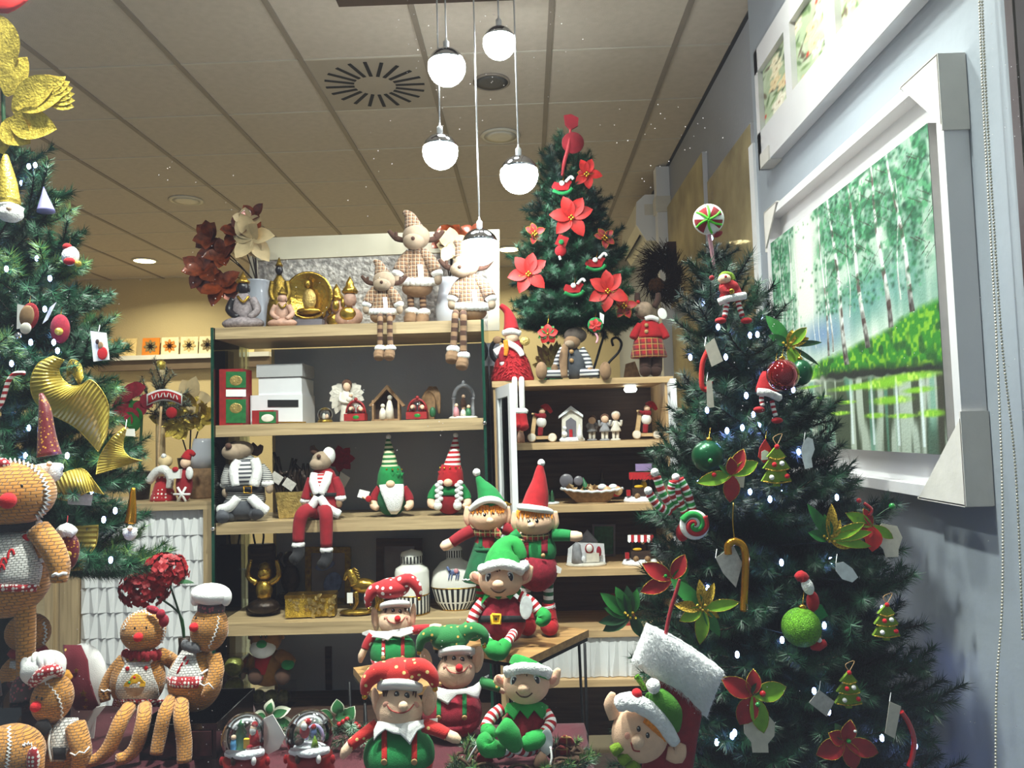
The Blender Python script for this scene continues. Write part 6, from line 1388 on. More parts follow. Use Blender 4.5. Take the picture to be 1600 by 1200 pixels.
t = Th('stump_planter', 'round wooden stump with black stalks at the back of the fourth board', 'ornament', 415, 890, 3.44); t.lathe('stump', (410, 962, 0), [(22, 0), (22, 90), (20, 94)], 'brown_wood', sy=.5); t.tube('stalk', [(400, 872, 0), (396, 850, 0), (400, 838, 0)], 1.5, 'black_cloth'); t.tube('stalk', [(410, 872, 0), (412, 852, 0), (406, 842, 0)], 1.5, 'black_cloth'); t.settle(S4)
def picframe(label, x0, x1, yt, yb, Y, m, inner, rest, w=9):
    t = Th('framed_picture', label, 'picture frame', (x0+x1)/2, yb, Y); t.poly('picture', [(x0+w, yt+w, -1), (x1-w, yt+w, -1), (x1-w, yb-w, -1), (x0+w, yb-w, -1)], 2, inner)
    for a in ([(x0, yt), (x1, yt), (x1, yt+w), (x0, yt+w)], [(x0, yb-w), (x1, yb-w), (x1, yb), (x0, yb)], [(x0, yt+w), (x0+w, yt+w), (x0+w, yb-w), (x0, yb-w)], [(x1-w, yt+w), (x1, yt+w), (x1, yb-w), (x1-w, yb-w)]): t.poly('frame_rail', [(x, y, 2) for x, y in a], 5, m)
    t.settle(rest); return t
t = picframe('ornate gold photo frame with a grey blue picture', 477, 548, 873, 962, 3.42, 'old_gold', 'frame_grey', S4)
t.ell('printed_blob', (508, 902, 1), (16, .8, 7), 'blue_print', -15); t.ell('printed_blob', (520, 930, 1), (14, .8, 18), 'blue_print', 20)
picframe('brown photo frame behind the striped jar', 588, 660, 862, 960, 3.44, 'brown_wood', 'frame_grey', S4, 12)
t = Th('treasure_box', 'gold leaf encrusted trinket box on the front edge', 'box', 487, 974, 3.17); b = t.box('body', (487, 957, -10), (76, 26, 32), 'gold_glitter', 4); t.box('lid', (487, 941, -10), (78, 28, 5), 'gold', 4)
rs = random.Random(2)
for q in range(46): t.put('leaf_flake', MB().leaf(t.P((452+rs.random()*70, 943+rs.random()*28, 4)), (rs.uniform(-1, 1), -.2, rs.uniform(-1, 1)), (0, -1, 0), 9*t.s, 3*t.s, .3), 'gold_basket')
t.settle(S4)
t = Th('gold_horse', 'gold trotting horse statuette on a leafy base', 'statuette', 556, 970, 3.20); t.ell('base', (556, 966, 0), (26, 12, 5), 'old_gold'); t.ell('barrel', (570, 925, 0), (22, 10, 12), 'gold_bright', 8); t.tube('neck', [(556, 922, 0), (550, 908, 0), (546, 900, 0)], [10, 8, 6], 'gold_bright'); t.tube('muzzle', [(548, 902, 0), (542, 908, 0), (539, 916, 0)], [6, 5, 3.5], 'gold_bright')
for P in ([(556, 934, 4), (558, 950, 4), (552, 964, 4)], [(558, 934, -4), (548, 944, -4), (550, 956, -4)], [(586, 930, 4), (590, 950, 4), (584, 966, 4)], [(586, 930, -4), (594, 946, -4), (592, 964, -4)]): t.tube('leg', P, [5, 3.2, 2.6], 'gold_bright', seg=8)
for q in range(6): t.tube('mane_lock', [(553+q*1.2, 898+q*4, 0), (560+q*1.2, 902+q*4, 3)], [2.6, 1], 'old_gold', seg=6)
t.tube('tail', [(590, 922, 0), (598, 932, 0), (598, 950, 0)], [3, 4, 2], 'old_gold', seg=8); t.box('tag', (547, 944, 8), (9, 1, 16), 'paper'); t.settle(S4)
def jar(label, x, y, prof, lid, Y, zsplit, sy=1, horse=True):
    t = Th('ginger_jar', label, 'jar', x, y, Y, 'white lidded jars with black stripes'); b = t.lathe('jar_body', (x, y, 0), prof, 'ceramic', sy=sy, seg=32); R = lambda z: next((lerp(a[0], c[0], (z-a[1])/max(1e-6, c[1]-a[1])) for a, c in zip(prof, prof[1:]) if a[1] <= z <= c[1]), prof[-1][0])
    n = 26; rows = []
    for i in range(n):
        a0 = 2*math.pi*i/n; m_ = MB(); G = []
        for z in [2+(zsplit-2)*q/5 for q in range(6)]: G.append([t.P((x, y, 0))+Vector((R(z)*1.012*math.cos(a)*t.s, R(z)*1.012*math.sin(a)*t.s*sy, z*t.s)) for a in (a0, a0+math.pi/n*.5, a0+math.pi/n)])
        m_.grid(G); t.put('stripe', m_, 'black_cloth', par=b)
    for z in (zsplit, 1.5): t.lathe('gold_ring', (x, y, 0), [(R(z)*1.02, z-.8), (R(z)*1.03, z), (R(z)*1.02, z+.8)], 'gold_bell', sy=sy, par=b, seg=32)
    l_ = t.lathe('lid', (x, y, 0), lid, 'ceramic', sy=sy, seg=28); z0, z1, r = lid[0][1]+1, lid[0][1]+12, lid[0][0]*1.015
    for i in range(20):
        a0 = 2*math.pi*i/20; t.put('lid_stripe', MB().grid([[t.P((x, y, 0))+Vector((r*math.cos(a)*t.s, r*math.sin(a)*t.s*sy, z*t.s)) for a in (a0, a0+.155)] for z in (z0, z1)]), 'black_cloth', par=l_)
    hx, hy = x-2, y-zsplit-22
    hp = on_el((x, y-zsplit-20, 0, R(zsplit+15)*1.0, R(zsplit+15)*sy, 60), hx, hy, .8); k = .8
    hb = t.ell('painted_horse', (hx, hy, hp[2]-1.2), (11*k, 2, 5*k), 'blue_print', par=b, seg=12, ring=8); t.tube('painted_horse_neck', [(hx-9*k, hy-2, hp[2]), (hx-14*k, hy-11*k, hp[2]-1)], [3*k, 2.4*k], 'blue_print', par=b, seg=6)
    for q in (-9, -4, 5, 9): t.tube('painted_horse_leg', [(hx+q*k, hy+3*k, hp[2]), (hx+(q-2)*k, hy+15*k, hp[2])], [1.2, .8], 'blue_print', par=b, seg=5)
    t.ell('painted_saddle', (hx+3, hy-2, hp[2]), (4, 2, 4), 'pink_resin', par=b, seg=10, ring=6)
    t.settle(S4)
jar('tall cylindrical white jar with black striped foot and lid', 645, 964, [(24, 0), (26, 1), (27, 6), (27, 64), (25, 70), (17, 75), (17, 77)], [(17.5, 77), (17.5, 91), (15, 95), (3, 98), (.5, 99)], 3.22, 30)
jar('flat round white jar with black striped foot behind the elf dolls', 712, 966, [(20, 0), (21, 1.5), (31, 14), (38, 38), (34, 60), (22, 74), (13, 78), (12, 80)], [(13, 80), (13, 94), (10, 98), (.5, 100)], 3.26, 36, .55)

# under the shelves
ZB = ZS[4]
mat('sage_ball', '#8f9148', .3, .5, var=(80, .3), bump=(200, .002)); fab('deer_tan', '#8a5a22', .15)
t = Th('ball_tube', 'clear tube box of three gold baubles under the shelf', 'bauble box', 360, 1142, 3.16)
for y in (1055, 1087, 1120): t.ell('bauble', (366, y, 0), 15, 'sage_ball')
t.box('clear_box', (366, 1088, 0), (34, 32, 98), 'bubble'); t.settle(ZB)
t = Th('clear_box', 'clear box of gold baubles under the green nosed reindeer', 'bauble box', 415, 1145, 3.30)
for x in (385, 404, 424, 444): t.ell('bauble', (x, 1124, 4), 11, 'sage_ball')
t.box('box', (415, 1122, 0), (84, 44, 34), 'bubble'); t.settle(ZB); zc_ = max(v.co.z for v in t.parts[-1].data.vertices)+t.e.location.z
t = Th('reindeer_plush', 'brown plush reindeer with green nose and red scarf under the shelf', 'reindeer plush', 416, 1100, 3.28)
b = t.ell('body', (420, 1074, 0), (34, 26, 28), 'deer_tan'); h_ = t.ell('head', (416, 1030, 6), (24, 22, 22), 'deer_tan'); t.ell('muzzle', (411, 1044, 18), (20, 16, 15), 'felt_white', par=h_); t.ell('nose', (409, 1038, 33), (8, 6, 6), 'felt_green', par=h_); eyes(t, h_, [(408, 1026), (416, 1026)], 2, 3, 26)
for s_ in (-1, 1): t.tube('ear', [(416+s_*18, 1026, 2), (416+s_*28, 1026, 4)], [6, 3], 'deer_tan', par=h_); t.tube('antler', [(416+s_*8, 1018, -4), (416+s_*15, 1012, -4)], [5, 4], 'brown_felt', par=h_)
t.drape('scarf', [(1056, 398, 424), (1072, 398, 418), (1086, 400, 414)], (420, 1074, 0, 34, 26, 28), 3, 'felt_red'); t.tube('arm', [(436, 1056, 6), (450, 1062, 14), (454, 1068, 18)], [11, 10, 9], 'deer_tan'); t.ell('mitten', (450, 1070, 22), (10, 8, 8), 'felt_green'); t.tube('arm', [(396, 1058, 6), (384, 1072, 14), (380, 1082, 16)], [10, 9, 8], 'deer_tan'); t.ell('mitten', (379, 1084, 18), (6, 7, 9), 'felt_green')
for x in (400, 442): t.ell('foot', (x, 1088, 24), (12, 10, 13), 'brown_felt')
t.settle(zc_, [b])
# ------------------------------------------------------------------ display cabinet: inside and on top
CYI = KY0+.10
K1, K2, K3, K4 = KZ
def scooter(label, x, y):
    t = Th('scooter_figure', label, 'figurine', x, y, CYI, 'wooden scooters ridden by little Santas')
    t.box('deck', (x, y-6, 0), (36, 10, 5), 'birch'); t.poly('steering_post', [(x-18, y-6, 3), (x-11, y-6, 3), (x-7, y-42, 3), (x-13, y-42, 3)], 6, 'birch'); t.tube('handlebar', [(x-14, y-43, 8), (x-10, y-43, -4)], 1.8, 'birch')
    for q in (-15, 17): t.lathe('wheel', (x+q, y-6, 6), [(6.5, 0), (6.5, 2.5), (5, 3), (2, 2.6), (.2, 3)], 'resin_white', M=rotm('X', math.pi/2), seg=16); t.lathe('tyre', (x+q, y-6, 5), [(7, 0), (7.2, 1.2), (7, 2.4)], 'birch', M=rotm('X', math.pi/2), seg=16)
    t.tube('legs', [(x-2, y-9, 2), (x-1, y-22, 2)], [4, 4.5], 'felt_dkred'); t.ell('coat', (x, y-30, 2), (8, 7, 9), 'felt_white'); t.ell('chest', (x+1, y-40, 2), (7, 6, 6), 'felt_dkred'); t.ell('head', (x+1, y-47, 3), 5, 'skin_pale'); t.tube('hat', [(x+2, y-51, 1), (x+8, y-54, 0), (x+16, y-45, 0)], [6, 5, 2.5], 'felt_red'); t.tube('arm', [(x-4, y-40, 4), (x-10, y-42, 6)], [3, 2.5], 'felt_dkred'); t.settle(K1)
scooter('wooden scooter ridden by a little Santa beside the dangling red boot', 846, 692); scooter('wooden scooter ridden by a little Santa at the right end of the shelf', 1010, 687)
t = Th('snow_house', 'white snowy church front with a snowman and red door', 'figurine', 894, 690, CYI); t.lathe('base', (894, 690, 0), [(20, 0), (20, 4), (17, 7)], 'snow', sy=.6)
t.poly('front', [(878, 685, 0), (878, 652, 0), (894, 638, 0), (910, 652, 0), (910, 685, 0)], 10, 'resin_white'); t.poly('roof', [(873, 650, 4), (892, 634, 4), (911, 648, 4), (911, 652, 4), (892, 640, 4), (873, 654, 4)], 16, 'snow'); t.poly('door', [(884, 684, 2), (884, 658, 2), (892, 652, 2), (900, 658, 2), (900, 684, 2)], 3, 'frame_grey'); t.box('carpet', (892, 678, 4), (5, 2, 14), 'felt_red')
t.ell('snowman', (882, 678, 8), 4.5, 'snow'); t.ell('snowman_head', (882, 669, 8), 3.4, 'snow'); t.lathe('snow_tree', (906, 686, 6), [(6, 0), (4, 10), (.3, 24)], 'snow', seg=10); t.settle(K1)
for i, (x, y, h, lb, m) in enumerate([(925, 688, 40, 'grey coated child figurine standing back on the shelf', 'resin_grey'), (945, 689, 42, 'silver dressed girl figurine with arms raised', 'resin_grey'), (962, 689, 46, 'white dressed girl figurine with pale cap', 'resin_white')]):
    t = Th('child_figurine', lb, 'figurine', x, y, CYI+(.08 if i == 0 else 0), 'child figurines in the cabinet'); t.lathe('foot_base', (x, y, 0), [(8, 0), (8, 2), (6, 3)], m, sy=.7)
    for q in (-3, 3): t.tube('leg', [(x+q, y-2, 0), (x+q, y-14, 0)], [2.4, 2.6], 'resin_white')
    t.lathe('dress', (x, y-14, 0), [(8.5, 0), (8, 3), (5, 12), (4, 17)], m, sy=.8); t.ell('head', (x, y-h+8, 1), (6, 6, 6.5), 'skin_pale'); t.ell('hair', (x, y-h+6, -1), (7, 6.5, 6.5), 'hair_brown' if i < 2 else 'resin_white')
    for s_ in (-1, 1): t.tube('arm', [(x+s_*4, y-28, 1), (x+s_*8, y-24, 4), (x+s_*(9 if i else 6), y-(32 if i else 20), 5)], 2, m)
    t.settle(K1)
t = Th('child_figurine', 'small brown figurine hidden by the dangling red boot', 'figurine', 814, 690, CYI+.03); t.lathe('body', (814, 690, 0), [(6, 0), (6, 10), (4, 17)], 'clay_pink'); t.ell('head', (814, 669, 1), 5, 'skin_pale'); t.settle(K1)
# second shelf
t = Th('mini_trees', 'pair of little snowy trees on a white base', 'figurine', 858, 788, CYI); t.lathe('base', (858, 788, 0), [(16, 0), (16, 2.5), (14, 3.5)], 'snow', sy=.7)
for x, h in ((856, 22), (863, 18)): t.lathe('tree', (x, 784, 2), [(4, 0), (3, h*.3), (3.6, h*.32), (2, h*.6), (2.8, h*.62), (.3, h)], 'sea_green', seg=10)
t.settle(K2)
t = Th('sleigh_bowl', 'wooden boat shaped bowl with scalloped white rim full of gingerbread biscuits', 'bowl', 925, 787, CYI-.01)
m_ = MB(); G = []
for v in range(5):
    q = v/4; G.append([t.P((925+(24+24*q)*math.cos(a), 786-16*q-5*q*math.cos(a)**2-1.3*q*(i % 2), (10+12*q)*math.sin(a))) for i, a in enumerate([2*math.pi*j/40 for j in range(41)])])
m_.grid(G); b = t.put('bowl', m_, 'cork'); m2 = MB().tube([p for p in G[-1]], 2.2*t.s, 6); t.put('snow_rim', m2, 'snow', par=b)
rs = random.Random(6)
for q in range(11): x = 890+rs.random()*50; t.poly('biscuit', [(x+7*math.cos(a)*(1 if j % 2 else .55), 766+rs.random()*1-7*math.sin(a)*(1 if j % 2 else .55)-(3 if q % 2 else 0), rs.uniform(-8, 12)) for j, a in enumerate([2*math.pi*w/10 for w in range(10)])], 2, 'birch')
for x in (945, 962): a_ = t.ell('snail_body', (x, 768, 4), (10, 5, 9), 'felt_red', 20); t.ell('snail_shell', (x+4, 768, 8), (7, 4, 7), 'birch', par=a_); t.ell('snow_cap', (x-4, 762, 6), (7, 4, 5), 'snow', par=a_)
for x, r in ((885, 10), (904, 7)): t.lathe('glass_disc', (x, 752, -6), [(r, 0), (r*1.1, 1.5), (r, 3), (.3, 2)], 'frame_grey', M=rotm('X', math.pi/2), seg=20)
t.lathe('snow_tree', (917, 768, -4), [(6, 0), (4, 10), (.3, 22)], 'sea_green', seg=10, tilt=-14); t.settle(K2)
t = Th('glass_tree', 'clear glass cone tree ornament behind the biscuit bowl', 'ornament', 942, 786, CYI+.12); t.lathe('cone', (942, 786, 0), [(12, 0), (11, 2), (4, 28), (.4, 48)], 'bubble', seg=16); t.lathe('foot', (942, 786, 0), [(8, 0), (8, 2), (3, 4)], 'frame_grey', seg=16); t.settle(K2)
def stall(label, x, y, rest, m1, striped):
    t = Th('market_stall', label, 'figurine', x, y, CYI-.01, 'lit market stalls in the cabinet'); t.lathe('snow_base', (x, y, 0), [(27, 0), (28, 3), (25, 8), (18, 9)], 'snow', sy=.55)
    for q in (-12, 14): t.box('post', (x+q, y-26, 4), (2.4, 2.4, 36), 'brown_wood')
    t.box('counter', (x+1, y-16, 4), (30, 12, 12), 'brown_wood'); t.box('roof_board', (x+1, y-46, 2), (36, 20, 2.5), 'brown_wood')
    for q in range(8): t.poly('awning_strip', [(x-19+q*5, y-46, 14), (x-14+q*5, y-46, 14), (x-14+q*5, y-36, 17), (x-16.5+q*5, y-34, 17), (x-19+q*5, y-36, 17)], 1.2, 'felt_red' if (q % 2 or not striped) else 'felt_white')
    if not striped: t.box('sign_board', (x+4, y-54, 6), (26, 2, 11), mat('lilac_sign', '#9b86b5', .5, var=(30, .1)))
    for q in (-6, 12): t.lathe('cart_wheel', (x+q, y-9, 12), [(4.5, 0), (4.5, 1.5), (.3, 1.8)], 'cork', M=rotm('X', math.pi/2), seg=12)
    t.ell('vendor', (x+4, y-26, 2), (5, 5, 7), 'yellow_felt' if not striped else 'brown_felt'); t.ell('vendor_head', (x+4, y-35, 3), 3.5, 'skin_pale'); t.box('lantern', (x-20, y-14, 8), (6, 6, 9), 'felt_red'); t.ell('goods', (x-4, y-24, 9), (7, 3, 2.5), 'yellow_felt'); t.settle(rest)
stall('red roofed market stall with lilac sign board on a snowy base', 1002, 787, K2, 'felt_red', False)
stall('market cart with red and white striped awning on a snowy base', 1000, 886, K3, 'felt_red', True)
t = Th('snow_village', 'snowy village scene with grey tree, Santa and a barn', 'figurine', 915, 888, CYI); t.lathe('base', (916, 888, 0), [(31, 0), (32, 3), (28, 5)], 'resin_white', sy=.5); t.poly('white_wall', [(886, 884, -4), (888, 862, -4), (900, 852, -4), (944, 854, -4), (946, 884, -4)], 4, 'snow'); t.poly('house', [(906, 884, -10), (906, 846, -10), (918, 832, -10), (934, 850, -10), (934, 884, -10)], 4, 'resin_grey'); t.lathe('snow_tree', (902, 884, 4), [(9, 0), (8, 10), (7, 20), (6, 28), (.4, 32)], 'resin_grey', seg=12)
t.ell('santa', (921, 862, 4), (7, 6, 8), 'felt_red'); t.ell('santa_beard', (921, 861, 9), (5, 3, 6), 'felt_white'); t.ell('child', (936, 866, 4), (4, 4, 8), 'velvet_red'); t.box('bench', (926, 875, 4), (20, 8, 14), 'resin_white'); t.ell('snowman', (912, 878, 8), (3.5, 3.5, 5), 'snow'); t.settle(K3)
picframe('dark framed picture card behind the snowy village', 926, 962, 834, 884, KY1-.06, 'frame_grey', 'sea_green', K3, 3)
t = pbox('red_box', 'red cardboard box with a small diamond badge on the lowest shelf', 'box', 953, 990, 946, 989, CYI-.02, 36, 'box_red', K4)
t.poly('badge', [(962, 948, 1), (968, 954, 1), (962, 960, 1), (956, 954, 1)], .6, 'resin_white'); t.ell('printed_train', (968, 978, .6), (12, .8, 6), 'black_cloth'); t.ell('printed_bell', (970, 968, .8), (4, .8, 6), 'gold')

# on top of the cabinet
t = Th('angel_doll', 'angel doll in red feather skirt and red stocking cap, white legs hanging', 'doll', 800, 596, 3.24)
b = t.lathe('skirt', (801, 596, 0), [(33, 0), (34, 4), (27, 30), (16, 52), (12, 58)], 'felt_red', sy=.62, seg=30)
rs = random.Random(12); m_ = MB()
for q in range(260):
    a = rs.uniform(math.pi, 2*math.pi); z = .2+.8*rs.random(); r = lerp(33, 15, z); c = Vector((math.cos(a), math.sin(a)*.62, 0)); m_.leaf(t.P((801, 596, 0))+Vector((c.x*r*t.s, c.y*r*t.s, z*50*t.s)), c+Vector((rs.uniform(-.4, .4), 0, -1.1)), c, 9*t.s, 1.6*t.s, -.3, .1, 3)
t.put('skirt_feathers', m_, 'felt_red', par=b)['kind'] = 'stuff'
t.ell('bust', (802, 545, 0), (16, 12, 18), 'felt_dkred'); h_ = t.ell('head', (800, 527, 4), (11, 10, 10), 'skin_pale'); t.tube('hat', [(799, 516, 2), (797, 500, 0), (792, 486, 0), (782, 477, 0)], [13, 10, 6, 4], 'felt_red'); t.tube('hat_brim', [(787, 521, 6), (798, 517, 13), (812, 521, 6)], 5, 'fur_white', jit=.06)
t.tube('scarf', [(790, 535, 10), (802, 540, 14), (812, 548, 14), (816, 556, 14)], [5, 5, 5, 4], 'felt_white', flat=.5); t.poly('scarf_wing', [(770, 546, 8), (788, 536, 8), (792, 542, 8), (776, 555, 8)], 2, 'felt_white'); t.tube('plait', [(790, 532, 12), (791, 545, 14), (790, 556, 14)], [4, 4, 3], 'hair_orange')
t.tube('arm', [(788, 545, 6), (784, 556, 10), (785, 566, 12)], [6, 5.5, 4.5], 'felt_dkred'); t.ell('hand', (785, 567, 12), (4.5, 4, 6), 'felt_white'); t.ell('charm', (820, 533, 10), (8, 2, 7), 'gold_basket'); t.ell('gift', (777, 531, 4), (7, 3, 6), 'tan_felt')
for x in (804, 815): t.tube('leg', [(x, 592, 20), (x, 600, 36), (x+1, 640, 38)], 4.2, 'felt_white')
for x, y in ((816, 655), (806, 655)): b_ = t.tube('boot', [(x, y-10, 38), (x, y+4, 38), (x+4, y+14, 44)], [7, 9, 7], 'felt_red'); t.ell('boot_cuff', (x, y-12, 38), (9, 8, 6), 'fur_white', par=b_, jit=.06)
t.settle(KT, [b])
t = Th('bunny_doll', 'grey capped doll with long tan arms and striped sleeves sitting under the cabinet tree', 'doll', 897, 594, 3.24)
b = t.ell('body', (897, 568, 0), (20, 15, 25), 'grey_cloth'); h_ = t.ell('head', (894, 534, 6), (13, 12, 11), 'tan_felt'); t.ell('cap', (899, 524, 0), (18, 15, 13), mat('mole_cloth', '#5b5048', .9, var=(60, .2), bump=(400, .002))); t.ell('muzzle', (890, 537, 14), (8, 7, 6), 'beige_felt', par=h_); t.tube('long_ear', [(884, 538, 14), (880, 560, 18), (882, 590, 18)], [5, 7, 5], 'tan_felt', flat=.5)
for y in (549, 563): t.lathe('button', (893, y, 16), [(3.5, 0), (3.5, 1), (.2, 1.5)], 'wood_button', M=rotm('X', math.pi/2), seg=12)
for P, hd in (([(880, 545, 4), (872, 562, 8), (868, 578, 10)], (867, 576)), ([(908, 545, 4), (918, 562, 8), (922, 580, 10)], (922, 580))): a_ = t.tube('sleeve', P, [6, 6, 6], 'stripe_grey'); t.ell('hand', (hd[0], hd[1], 12), (6, 6, 8), 'tan_felt', par=a_)
for P, f in (([(886, 582, 8), (868, 584, 14), (852, 584, 18)], (846, 579)), ([(908, 582, 8), (924, 583, 14), (936, 583, 18)], (946, 579))): l_ = t.tube('leg', P, [8, 7, 6.5], 'stripe_grey'); t.ell('foot', (f[0], f[1], 22), (9, 8, 14), 'tan_felt', par=l_)
t.settle(KT, [b])
t = Th('reindeer_figure', 'reindeer figure in red plaid dress with a white tag on the cabinet', 'reindeer doll', 1017, 588, 3.225)
for x in (1009, 1025): t.tube('leg', [(x, 560, 0), (x, 578, 0), (x-1, 583, 6)], [10, 10, 9], 'choc')
t.lathe('skirt', (1014, 561, 0), [(28, 0), (29, 2), (23, 26), (19, 34)], 'plaid_red', sy=.7); t.lathe('jacket', (1015, 530, 0), [(21, 0), (21, 4), (17, 20), (10, 28)], 'felt_red', sy=.75); h_ = t.ell('head', (1006, 487, 2), (15, 14, 14), mat('bark_head', '#8a7462', .8, var=(60, .3))); t.tube('collar', [(1008, 500, 8), (1018, 498, 10), (1028, 502, 6)], 4, 'felt_white'); t.ell('nose', (997, 474, 8), (3, 3, 3), 'nose_red', par=h_)
for x0, x1 in ((1000, 996), (1022, 1028)): t.tube('antler', [(x0, 482, -2), (x1, 470, -2), (x1, 460, -2)], [5, 5, 4], 'choc', par=h_)
for y in (510, 520): t.lathe('button', (1010, y, 15), [(3.2, 0), (3.2, 1), (.2, 1.4)], 'wood_button', M=rotm('X', math.pi/2), seg=12)
for s_ in (-1, 1): t.tube('sleeve', [(1015+s_*14, 510, 2), (1015+s_*22, 522, 4), (1015+s_*26, 530, 6)], [7, 7, 6], 'felt_red')
t.ell('tag', (1035, 492, 10), (7, .8, 9), 'paper', -20); t.settle(KT)
for i, (P, lb) in enumerate([([(930, 572, 0), (938, 545, 0), (944, 524, 0), (938, 520, 0)], 'short black iron hook on the cabinet top'), ([(950, 566, 0), (966, 548, 0), (971, 534, 0), (964, 525, 0), (956, 528, 0), (958, 538, 0)], 'curled black iron hook on the cabinet top')]):
    t = Th('iron_hook', lb, 'hook', P[0][0], P[0][1]+24, 3.30); t.tube('rod', [(P[0][0]-8, P[0][1]+24, 0)]+P, 2, 'black_metal', n=6); t.settle(KT)
t = Th('dried_bouquet', 'bunch of ochre and green dried leaves behind the grey capped doll', 'dried flowers', 862, 594, 3.44)
rs = random.Random(3); t.lathe('pot', (864, 594, 0), [(12, 0), (15, 2), (17, 22), (15, 24)], 'sea_green')
for q in range(18): a = rs.uniform(.2, 2.9); t.put('leaf', MB().leaf(t.P((864, 572, 2)), (math.cos(a), -.2, math.sin(a)), (0, -1, 0), rs.uniform(22, 48)*t.s, 7*t.s, .3), 'gold_basket' if q % 3 else 'cork')
t.settle(KT)
t = Th('bark_piece', 'piece of pale bark leaning on the cabinet behind the plaid reindeer', 'ornament', 985, 592, 3.44); t.poly('bark', [(974, 592, 0), (978, 566, 0), (992, 562, 0), (1003, 592, 0)], 6, 'cork'); t.settle(KT)
gx_a, gx_b = SX1+.014, KX0-.004; gm = (gx_a+gx_b)/2; t = Th('mirror_ring', 'black ring on a tall brown post beside the red skirted angel doll', 'ornament', 768, 600, 3.455)
c_ = Vector((gm, 3.455, 0))-t.e.location; hw = (gx_b-gx_a)/2; zr = zat(768, 545, 3.455)
t.put('post', MB().bb(c_+Vector((-hw*.8, -.012, 0)), c_+Vector((hw*.8, .012, zat(766, 572, 3.455)))), 'brown_wood'); t.put('panel', MB().bb(c_+Vector((-hw*.5, -.018, zat(766, 660, 3.455))), c_+Vector((hw*.5, -.011, zat(766, 600, 3.455)))), 'dark_back')
t.put('ring', MB().tube([c_+Vector((.037+.038*math.cos(a), 0, zr-.01+.05*math.sin(a))) for a in [2*math.pi*q/24 for q in range(25)]], .010, 8), 'black_cloth')

# dried wreath hanging on the grey wall
t = Th('dried_wreath', 'dark brown dried grass wreath hanging on the grey wall', 'wreath', 1030, 480, 4.5); rs = random.Random(8); m_ = MB()
c = t.P((1034, 432, 0))
for q in range(900):
    a = rs.random()*6.28; r = rs.uniform(8, 30)*t.s; p = c+Vector((math.cos(a)*r*.8, rs.uniform(-.05, .03), math.sin(a)*r*1.3)); d = Vector((math.cos(a+1)+rs.uniform(-.6, .6), rs.uniform(-.5, .2), math.sin(a+1)+rs.uniform(-.6, .9))).normalized(); m_.tube([p, p+d*rs.uniform(15, 34)*t.s], [.003, .001], 3, cap=False)
t.put('dried_grass', m_, 'bronze_dark')['kind'] = 'stuff'; t.tube('hanger', [(1034, 410, -8), (1040, 380, -14)], 1.2, 'bronze_dark'); t.ell('seed_head', (1026, 446, 10), (13, 11, 12), mat('rust_grass', '#5e3a1c', .9, var=(90, .5), bump=(200, .006)), jit=.1)
t.put('backing', MB().box(t.P((1051, 425, -8)), (14*t.s, .02, 96*t.s)), 'choc')
# ------------------------------------------------------------------ ornaments on the trees
mat('petal_red', '#9c0f18', .55, var=(40, .25)); mat('petal_bright', '#b5150f', .55, var=(40, .25)); mat('leaf_lime', '#6fa01e', .5, var=(40, .2)); mat('leaf_green', '#1f6a24', .5, var=(40, .3)); mat('leaf_dark', '#123f1c', .5, var=(40, .3))
mat('glit_green', '#5f9a1c', .3, .5, var=(300, .6), bump=(500, .003)); mat('green_matte', '#0d4d2c', .28, .4, var=(8, .06)); mat('ball_red', '#8c0a12', .06, .7, coat=1, var=(6, .05)); mat('gold_cane', '#b8801c', .18, .85, var=(30, .2)); mat('gold_ribbon', '#c4ae50', .35, .35, var=(12, .15)); mat('gold_foil', '#d3b850', .3, .5, var=(60, .35), bump=(160, .003)); mat('tag_card', '#cfc6b6', .7, var=(90, .08)); mat('felt_lime', '#71901f', .9, var=(60, .12), bump=(300, .002)); mat('purple_felt', '#8f8ac4', .8, var=(40, .1)); mat('bell_brass', '#b0902c', .2, 1, var=(9, .1)); mat('pink_plush', '#d9a0ac', .8, var=(60, .1))
def tree_prof(kind):
    if kind == 'R': return RTX, RTY, .42, rt_apex, .40, .7, Vector((at(1112, 385, RTY).x-RTX, 0, 0)), 0.
    if kind == 'L': return LTX, LTY, zat(40, 880, LTY), zat(30, 225, LTY), .325, .55, Vector((0, 0, 0)), TZ
    return kx, KTY, zat(895, 505, KTY), zat(882, 215, KTY), .25, .7, Vector((at(880, 215, KTY).x-kx, 0, 0)), KT
def ornY(kind, px, py, out=0):
    cx, cy, zl, za, r, ex, lean, zb0 = tree_prof(kind); Y = cy
    for _ in range(8):
        p = at(px, py, Y); f = min(1, max(0, (p.z-zl)/(za-zl))); R = (r*(1-f)**ex+.04)*.98; dx = p.x-cx-lean.x*max(0, (p.z-zb0)/(za-zb0))**2; Y = cy-math.sqrt(max(R*R-dx*dx, (.25*R)**2))
    return max(1.56, Y-out)
def TO(kind, name, label, cat, px, py, out=0, group=None): return Th(name, label, cat, px, py, ornY(kind, px, py, out), group)
